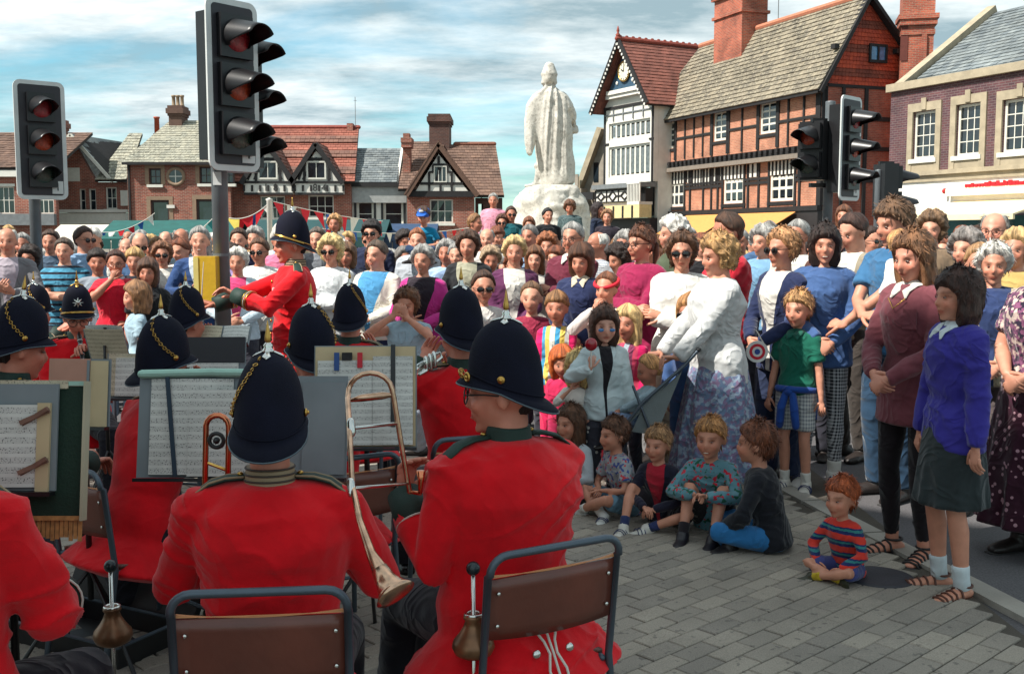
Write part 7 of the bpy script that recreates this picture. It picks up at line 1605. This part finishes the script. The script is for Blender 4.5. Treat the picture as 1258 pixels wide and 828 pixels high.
person(1106, 283, 6.25, "fair haired baby in white held against the tall man's chest", 118, age='tot', pose='hug', lod=1, H=.72, lift=True, top=((216, 214, 208),), bot=((214, 200, 200),), hair=('kid', (190, 142, 92)), bsty='trousers', shoe=None)
person(1222, 301, 6.3, 'white haired woman in beige cardigan and navy patterned top frowning', -24, sex='f', pose='clasp', lod=0, top=((168, 156, 132), 'open', (40, 56, 96)), openw=.06, hair=('set', (204, 200, 192)), bot=((80, 70, 70),), fat=1.15, inf=.028)
person(1222, 260, 7.7, 'bald man in spectacles with grey side hair on the right', -36, pose='hang', lod=0, gl='clear', top=(WHT,), hair=('bald', (140, 136, 130)), tone=(200, 140, 118))
person(1288, 288, 5.45, 'woman cut by the right edge in dark flowered dress, hands before her', -60, sex='f', pose='clasp', lod=0, slv='short', top=((34, 24, 46), 'floral', (120, 70, 100), (190, 170, 160)), bot=((52, 16, 34), 'dots', (170, 130, 140)), bsty='skirtl', hair=('wavy', BR), fat=1.25, hem=-.02)
person(1187, 284, 7.3, 'grey curly haired woman just right of the burgundy overshirt', -50, sex='f', lod=1, top=((90, 70, 90),), hair=('perm', (128, 122, 118)))
person(1204, 300, 7.0, 'fair haired youngster between grey curly and white haired women', -20, age='teen', lod=1, top=((150, 120, 130),), hair=('short', (168, 128, 88)))
person(1249, 283, 7.0, 'blonde haired woman at the right edge behind the white haired woman', -40, sex='f', lod=1, top=((176, 150, 90),), hair=('wavy', (196, 160, 110)))
person(1003, 318, 7.9, 'young girl in red peering between navy blazer and blue sweatshirt', -36, age='teen', sex='f', lod=1, top=((190, 24, 44),), hair=('pony', (90, 50, 36)), smile=True)
person(1037, 253, 10.5, 'little brown haired girl lifted above the heads by the twin traffic light', -30, age='kid', sex='f', pose='hug', H=1.1, lift=True, lod=1, top=((150, 70, 80),), hair=('long', (104, 64, 42)))
person(980, 271, 8.9, 'grey haired man behind the navy blazer woman', -40, lod=1, top=(WHT,), hair=('short', GH)); person(937, 279, 9.2, 'pale grey haired woman behind the red polo man', -50, sex='f', lod=1, top=((110, 150, 180),), hair=('perm', GH))
person(826, 268, 8.9, 'woman with full white curls behind the sunglasses woman', -80, sex='f', lod=1, top=((70, 80, 60),), hair=('perm', WH_)); person(768, 285, 9.6, 'grey haired person just left of the magenta shirt', -40, lod=1, top=(GRY,), hair=('wavy', GH))
person(733, 284, 10.2, 'white haired man in checked shirt behind the navy sweatshirt', -70, lod=1, gl='clear', top=((190, 190, 186), 'check', (110, 120, 140)), hair=('bald', WH_)); person(802, 288, 9.2, 'reddish faced man between magenta shirt and sunglasses woman', -40, lod=1, top=((170, 120, 110),), hair=('short', LB))
person(760, 302, 9.3, 'dark curly haired person in white bending behind the magenta shirt', -60, sex='f', lod=1, top=(WHT,), hair=('perm', DB), pitch=14)
person(1145, 262, 9.0, 'brown curly haired woman far right of the rear traffic light', -30, sex='f', lod=1, top=((120, 100, 80),), hair=('perm', (110, 84, 60)))
# ---- pushchair with toddler
pa = empty('pushchair', (X_(790, 6.55), 6.55, 0), 'grey canvas pushchair with crossed silver frame, toddler aboard', 'pushchair'); q0 = A(X_(790, 6.55), 6.55, 0)
Q = lambda x, y, d=6.55: tuple(A(*P(x, y, d))-q0)
for d in (6.37, 6.75):
    obj('side_rail', loft([Q(858, 430, d), Q(842, 448, d), Q(790, 494, d), Q(770, 520, d), (Q(765, 540, d)[0], d-6.55, .1)], [.011], 8), steel, pa, True)
    obj('cross_strut', loft([Q(778, 475, d), Q(803, 540, d), (Q(812, 560, d)[0], d-6.55, .1)], [.009], 8), steel, pa, True)
    for x_ in (765, 815): 
        wl = obj('wheel', torus((Q(x_, 560, d)[0], d-6.55, .085), .065, .018, (0, 1, 0), 18, 8), blackp, pa, True); obj('hub', ell((Q(x_, 560, d)[0], d-6.55, .085), (.02, .03, .02), 8, 6), silver, wl, True)
gc = mat('grey_canvas', (112, 120, 120), .85, bump=.2, bscale=80, var=.15)
obj('seat_back', slab([Q(772, 522, 6.39), Q(772, 522, 6.73), Q(838, 452, 6.73), Q(838, 452, 6.39)], .012), gc, pa); obj('seat_base', slab([Q(740, 520, 6.39), Q(772, 523, 6.39), Q(772, 523, 6.73), Q(740, 520, 6.73)], .012), gc, pa); obj('side_panel', slab([Q(776, 530, 6.39), Q(806, 535, 6.39), Q(838, 456, 6.39), Q(790, 500, 6.39)], .006), gc, pa)
obj('handle', loft([Q(858, 430, 6.37), Q(860, 428, 6.75)], [.014], 8), blackp, pa, True)
POSES['pram'] = sitg((-.12, -.34, .30), (.12, -.34, .30), (-.08, -.46, -.16), (.08, -.46, -.16), (-.1, -.3, 1), (.1, -.3, 1), lean=-22, hp=14)
person(797, 436, 6.55, 'fair toddler with a topknot reclining in the grey pushchair', -78, age='tot', sex='f', pose='pram', lod=1, H=.86, lift=True, top=((150, 170, 180),), bot=((110, 130, 160),), hair=('bun', (190, 140, 90)))
# ---- children on the ground
ct = dict(bsty='shorts')
person(700, 498, 6.45, 'seated long haired girl in pale grey top at the left end of the children', -46, age='kid', sex='f', pose='crossl2', lod=0, top=((176, 184, 190),), bot=((120, 130, 140),), hair=('long', (92, 62, 44)), slv='mid')
person(754, 512, 6.2, 'seated brown haired boy in grey printed T-shirt looking left', -66, age='kid', pose='crossl2', lod=0, slv='short', top=((150, 156, 162), 'motif', (190, 60, 70), (60, 80, 140)), bot=((96, 130, 150),), hair=('kid', (92, 60, 42)), shoe=(204, 204, 200), socks=WHT, **ct)
person(808, 524, 5.95, 'seated fair boy in navy and red top with striped ankle socks', -34, age='kid', pose='oneup', lod=0, top=((26, 26, 44), 'open', (170, 30, 50)), bot=((30, 24, 30),), hair=('kid', (158, 118, 80)), shoe=(196, 192, 184), socks=(40, 50, 90), **ct)
k4, J, s = person(873, 513, 5.8, 'grinning child hugging his knees in patterned teal jumper and black trainers', -26, age='kid', pose='hug', lod=0, smile=True, top=((92, 136, 148), 'motif', (190, 40, 60), (30, 90, 70)), bot=((40, 38, 40), 'dots', (130, 124, 116)), hair=('kid', (176, 124, 74)), shoe=(24, 22, 30), socks=(30, 24, 30), inf=.024, **ct)
person(929, 517, 5.55, 'seated auburn haired boy in black hooded top and blue jeans, seen from behind', -112, age='kid', pose='crossl', lod=0, top=((22, 24, 32),), bot=((38, 104, 158),), bsty='trousers', hair=('kid', (112, 64, 42)), shoe=(34, 30, 30), inf=.028, fold=.018)
k6, J, s = person(1034, 586, 5.03, 'red haired toddler in red blue and teal striped jumper sitting on the paving', -52, age='tot', pose='crossl', lod=0, top=((28, 44, 92), 'jumper', (204, 56, 44), (50, 120, 124)), bot=((60, 66, 120),), hair=('kid', (168, 84, 46)), shoe=(50, 50, 34), socks=(190, 160, 40), inf=.024, **ct)
# ---- hand held paper windmill flag
q = P(932, 432, 6.85); wf = empty('paper_flag', q, 'red white and blue paper flag rolled in the blazer woman\'s hands', 'flag'); obj('stick', loft([(-.02, 0, .14), (.10, 0, -.06)], [.004], 6), rend, wf, True)
for r0, cc in ((.085, (205, 205, 200)), (.062, (190, 20, 44)), (.040, (205, 205, 200)), (.022, (40, 70, 140))): obj('ring', lathe([(.001, 0), (r0*.85, 0), (r0*.84, .004+.05*(.09-r0)), (.001, .0045+.05*(.09-r0))], 20), mat('flag_%s' % (cc,), cc, .7), wf).matrix_basis = Matrix.Translation((-.01, 0, 0))@Matrix.Rotation(R(90), 4, 'X')
# ---- left and middle crowd that can be told apart
def C(px, py, D, label, face=12, **k):
    k.setdefault('lod', 1); return person(px, py, D, label, face, **k)
C(8, 279, 9.8, 'old man in grey jacket holding a camera at the left edge', 18, pose='chest', top=o_((112, 112, 116), (170, 160, 170)), hair=('bald', WH_))
C(27, 287, 12, 'grey haired man half hidden left of the far left signal pole', 14, top=(GRY,), hair=('short', GH)); C(61, 283, 11.5, 'man right of the far left signal pole with open collar', 12, top=((70, 90, 110),), hair=('short', BR))
C(78, 293, 10.3, 'man in blue and black striped T-shirt with folded arms', 10, pose='cross', slv='short', top=((70, 140, 170), 'stripe', (20, 28, 44)), hair=('short', (80, 66, 56)), fat=1.15)
C(103, 279, 11.2, 'dark haired man in sunglasses and pale blue shirt facing right', 58, gl='dark', top=((130, 160, 190),), hair=('short', (66, 42, 32)))
C(119, 306, 10.1, 'dark haired boy in grey left of the red polo shirt', 20, age='teen', top=((130, 140, 150),), hair=('kid', DB))
C(142, 308, 9.4, 'person in red polo shirt raising a dark camera to the mouth', 14, pose='mouth', sex='f', gl='clear', slv='short', top=((196, 16, 44),), collar=(190, 190, 200), hair=('short', (70, 40, 30)), fat=1.3, bot=((130, 150, 170),))
C(165, 305, 10.2, 'fair haired boy behind the red polo shirt', 10, age='teen', top=((30, 34, 44),), hair=('kid', BL_)); C(155, 292, 12.2, 'balding man in white behind the fair haired boy', 14, top=(WHT,), hair=('bald', GH))
C(181, 318, 9.2, 'girl with short dark bob in black T-shirt', 8, age='teen', sex='f', slv='short', top=((22, 24, 28),), hair=('bob', (86, 56, 40))); C(166, 346, 8.7, 'small girl in pale blue T-shirt turned to the left', -62, age='kid', sex='f', slv='short', top=((150, 176, 190),), hair=('bob', (140, 100, 66)))
C(199, 298, 10.4, 'woman with wavy hair and dark glasses in white vest', 14, sex='f', gl='dark', slv='none', top=(WHT,), hair=('wavy', (130, 86, 60))); C(184, 290, 12.5, 'fair woman behind the wavy haired woman in dark glasses', 10, sex='f', top=(CRM,), hair=('set', BL_))
C(222, 280, 11.8, 'bald man in dark sunglasses left of the blue jacket', 12, gl='dark', top=((160, 180, 190),), hair=('bald', GH)); C(245, 279, 9.7, 'smiling grey haired man in blue jacket beside the yellow box', 12, pose='chest', smile=True, top=o_((38, 66, 112), (190, 200, 206)), hair=('short', GH), bot=((36, 50, 90),))
C(293, 281, 11.5, 'young man with brown hair in navy right of the largest signal pole', 4, top=((30, 34, 66),), hair=('short', BR)); C(312, 280, 12, 'grey haired woman in white farther behind the baton', 2, sex='f', top=(WHT,), hair=('set', GH))
C(318, 293, 9.8, 'woman with dark glasses in loose white cardigan by the conductor', -4, sex='f', gl='dark', pose='belly', top=((210, 208, 204),), hair=('short', (96, 64, 44)), fat=1.15, inf=.024); C(291, 306, 9.3, 'white haired woman with pink scarf beneath the baton', 6, sex='f', pose='belly', top=o_((180, 196, 206), (196, 60, 110)), hair=('set', WH_), fat=1.1)
C(389, 280, 11.8, 'man with greying short hair behind the conductor', -4, top=((120, 124, 130),), hair=('short', (96, 84, 76)))
C(411, 264, 11.8, 'fair small child in white lifted above the crowd behind the conductor', -4, age='tot', sex='f', pose='hug', H=.92, lift=True, top=(WHT,), hair=('wavy', (180, 136, 90)))
C(406, 291, 9.2, 'blonde curly woman in sunglasses and denim dungarees over white', -6, sex='f', gl='dark', pose='cross', top=((206, 210, 212), 'panel', (84, 130, 164)), hair=('perm', (212, 184, 128)), bot=((84, 130, 164),))
C(426, 299, 10.6, 'dark blonde woman right of the dungarees woman', -4, sex='f', top=((80, 84, 100),), hair=('bob', (110, 78, 54)))
C(456, 271, 11.6, 'tall dark haired man in sunglasses and navy shirt', -4, gl='dark', top=((24, 34, 62),), hair=('messy', (30, 24, 24)))
C(462, 296, 9.0, 'man in cream cardigan and sky blue shirt holding a camera at his waist', -26, pose='belly', top=((206, 202, 190), 'open', (70, 138, 184)), openw=.075, hair=('short', (88, 72, 60)), fat=1.25, bot=((30, 40, 70),))
cm_, J, s = C(499, 346, 8.1, 'crouching woman in pale sleeveless top photographing the band', -10, sex='f', pose='kneel', H=1.62, lift=False, slv='none', top=((150, 176, 190),), bot=((150, 160, 172),), hair=('wavy', (108, 72, 48)), lod=0)
C(519, 303, 8.8, 'elderly woman in pink cardigan with dark patterned scarf', -10, sex='f', pose='belly', smile=True, top=((184, 46, 128), 'open', (34, 24, 34)), openw=.07, hair=('set', GH), bot=((130, 130, 126),), fat=1.15)
C(513, 281, 11.2, 'ginger haired man in pale jacket with a boy on his shoulders', -6, top=((170, 176, 184),), hair=('short', (150, 92, 60)), fat=1.15)
bc, J, s = C(520, 254, 11.2, 'boy in blue baseball cap and turquoise T-shirt up on shoulders', -8, age='kid', pose='crossl2', H=1.1, lift=True, slv='short', top=((10, 120, 160),), hair=('kid', BR), bot=((40, 60, 90),), pitch=12)
cb_ = mat('blue_cap', (16, 84, 170), .6); cp = obj('cap', hl(J, join([ell((0, .012, .048), (.088, .108, .085), 16, 10), loft([(0, -.08, .055), (0, -.12, .050), (0, -.155, .038)], [(.065, .008), (.062, .006), (.045, .005)], 14, side=(1, 0, 0))])), cb_, bc, True); obj('cap_badge', hl(J, ell((0, -.094, .085), (.03, .008, .018), 12, 6)), rend, cp, True)
C(533, 284, 11.4, 'black haired man in dark top beside the ginger haired man', -4, top=(BLK,), hair=('short', BK)); C(548, 296, 10.4, 'grey haired woman in pale blue behind the pink cardigan', -8, sex='f', top=((150, 176, 200),), hair=('set', GH)); C(561, 299, 10.1, 'grey bearded looking man in blue just left of the dark cardigan', -8, top=((110, 130, 160),), hair=('short', GH))
C(575, 285, 9.5, 'woman with thick brown hair in black cardigan over striped blouse', -8, sex='f', pose='belly', top=((26, 28, 32), 'open', (150, 148, 128)), hair=('wavy', (72, 48, 34)))
C(603, 304, 9.9, 'older woman with rolled fair hair and dark top left of the purple cardigan', 4, sex='f', pitch=10, top=((30, 34, 56),), hair=('set', (170, 144, 116))); C(657, 303, 9.6, 'woman with long brown fringed hair in white beside the purple cardigan', -6, sex='f', top=(WHT,), hair=('long', (110, 72, 46)))
C(598, 280, 12.5, 'balding man with pink face above the rolled fair hair', -4, top=((190, 186, 180),), hair=('bald', GH)); C(672, 288, 11.0, 'auburn haired woman behind the long brown fringe', -6, sex='f', top=((90, 60, 60),), hair=('perm', (150, 90, 56)))
# ---- people up on the plinth steps
C(606, 238, 19.6, 'grey haired man in pink shirt standing high beside the plinth', -4, z0=.70, pose='hang', top=((206, 140, 160),), hair=('short', GH), fat=1.15); C(628, 254, 17.0, 'man in teal shirt and dark glasses on the plinth steps', 8, z0=.45, gl='dark', pose='cross', top=((16, 86, 94),), hair=('short', BR))
C(617, 264, 17.0, 'woman in dark glasses seated low beside the teal shirt', -4, z0=.28, sex='f', gl='dark', top=((180, 150, 160),), hair=('wavy', (90, 54, 40))); C(584, 263, 16.6, 'brown haired person left of the pink shirted man', 60, top=((170, 160, 160),), z0=.1, hair=('short', LB))
C(650, 267, 16.8, 'brown haired girl below the plinth between teal and black tops', -4, z0=.3, sex='f', top=((110, 60, 70),), hair=('long', (120, 74, 50))); C(673, 256, 17.6, 'dark haired young man in black T-shirt against the plinth', 20, z0=.45, slv='short', top=((18, 20, 24),), hair=('short', BK))
C(700, 247, 19.0, 'curly brown haired man in dark checked jacket leaning on the plinth', -10, z0=.70, top=((44, 60, 66), 'check', (90, 110, 110)), hair=('perm', (100, 66, 46)), pitch=14); C(735, 249, 17.8, 'dark haired woman in navy right of the plinth, turned right', 60, z0=.60, sex='f', top=((22, 34, 56),), hair=('long', (40, 26, 26)))
C(746, 258, 17.6, 'fair haired person in dark top at the right foot of the plinth', -10, z0=.45, top=((40, 34, 44),), hair=('wavy', (140, 100, 70)))
# ---- the rest of the crowd
rs = random.Random(11)
TOPS = [('white', WHT), ('cream', CRM), ('navy', NAV), ('pale blue', (140, 168, 196)), ('red', (176, 24, 40)), ('grey', GRY), ('dark green', (30, 70, 56)), ('pink', (200, 110, 140)), ('black', BLK), ('denim blue', DEN), ('lilac', (150, 130, 176)), ('beige', (176, 158, 128)), ('white', WHT), ('maroon', (100, 34, 50))]
HR = [('brown', BR), ('dark', DB), ('fair', BL_), ('light brown', LB), ('grey', GH), ('white', WH_), ('grey', (120, 116, 112)), ('dark brown', (56, 38, 30)), ('auburn', (120, 66, 42))]
named = [(o.location.x, o.location.y) for o in COL.objects if o.type == 'EMPTY' and o.name.startswith('person')]
rows_ = [(8.9, 1.5, 4.6), (9.7, 1.8, 5.0), (10.7, -6, 6), (11.5, -6.2, 6.2), (12.3, -6.5, 6.6), (13.2, -7, 7), (14.2, -7.6, 7.6), (15.3, -8, 8), (16.5, -8.5, -5.5), (16.5, 6.5, 8.8), (18, -9.2, -5.2), (18, 6.5, 9.2), (20, -10, -5), (20, 7.5, 10)]
nfill = 0; seen = {}
for Y, xa, xb in rows_:
    x = xa+rs.uniform(0, .3)
    while x < xb:
        yy = Y+rs.uniform(-.3, .3); xx = x; x += rs.uniform(.38, .60)+.012*max(0, Y-12)*2
        if abs(xx)/yy > .52 or any((xx-a)**2+(yy-b)**2 < .12 for a, b in named) or math.hypot(xx-1.0, yy-24) < 7.9: continue
        if (xx+2.08)**2+(yy-7.6)**2 < .3 or abs(xx-X_(46, 11.1)) < .3 and abs(yy-11.1) < .35 or abs(xx-X_(1014, 12.6)) < .35 and abs(yy-12.6) < .35: continue
        named.append((xx, yy)); sex = rs.choice('mf'); tn, tc = rs.choice(TOPS); hn, hc = rs.choice(HR)
        if sex == 'm': hs_ = rs.choice(['short', 'short', 'short', 'bald', 'messy']); 
        else: hs_ = rs.choice(['perm', 'set', 'bob', 'wavy', 'set', 'long'])
        if hs_ == 'bald' and hn not in ('grey', 'white'): hn, hc = 'grey', GH
        pr_ = rs.random(); tp_ = (tc,); pn = ''
        if pr_ < .28: tp_ = (tc, 'open', rs.choice([WHT, CRM, (150, 170, 190), BLK])); pn = 'open '
        elif pr_ < .38: tp_ = (tc, 'stripe', rs.choice([WHT, NAV])); pn = 'striped '
        elif pr_ < .48: tp_ = (tc, 'check', WHT); pn = 'checked '
        elif pr_ < .62 and sex == 'f': tp_ = (tc, 'floral', WHT, (190, 90, 110)); pn = 'flowery '
        H = rs.gauss(1.73 if sex == 'm' else 1.61, .075); H = max(1.42, min(H, 1.84)); face = math.degrees(math.atan2(-1.4-xx, -(6.7-yy)))+rs.uniform(-26, 26)
        sl_ = rs.choice(['long', 'long', 'short']); gl = rs.choice(['dark', 'clear', None, None, None])
        hw = {'short': 'short haired', 'bald': 'balding', 'messy': 'tousle haired', 'perm': 'curly haired', 'set': 'neatly set haired', 'bob': 'bobbed', 'wavy': 'wavy haired', 'long': 'long haired'}[hs_]
        lab = '%s %s %s%s in %s%s, %s rows, %s crowd' % (hn, hw, 'man' if sex == 'm' else 'woman', {'dark': ' with sunglasses', 'clear': ' with spectacles', None: ''}[gl if Y < 14 else None], pn+tn, '', 'front' if Y < 10.5 else ('nearer' if Y < 13 else ('farther' if Y < 16 else 'rearmost')), 'left' if xx < -2.4 else ('right' if xx > 2.4 else 'middle'))
        person(0, 290, yy, lab, face, sex=sex, pose=rs.choice(['hang', 'cross', 'clasp']), lod=2, top=tp_, slv=sl_, hair=(hs_, hc), H=H, xy=(xx, yy), bot=(rs.choice([NAV, BLK, DEN, (90, 80, 70), GRY]),),
               gl=gl if Y < 14 else None, group='packed onlookers filling the square', tone=rs.choice([(196, 140, 116), (206, 150, 126), (184, 124, 100)]), yaw=rs.choice([-26, 0, 26]), pitch=rs.choice([0, 0, 12]), openw=.05)[0].rotation_euler[:2] = (R(rs.uniform(-2.5, 2.5)), R(rs.uniform(-3, 3)))
        nfill += 1
print('FILL', nfill)
bpy.data.scenes.remove(_ts)
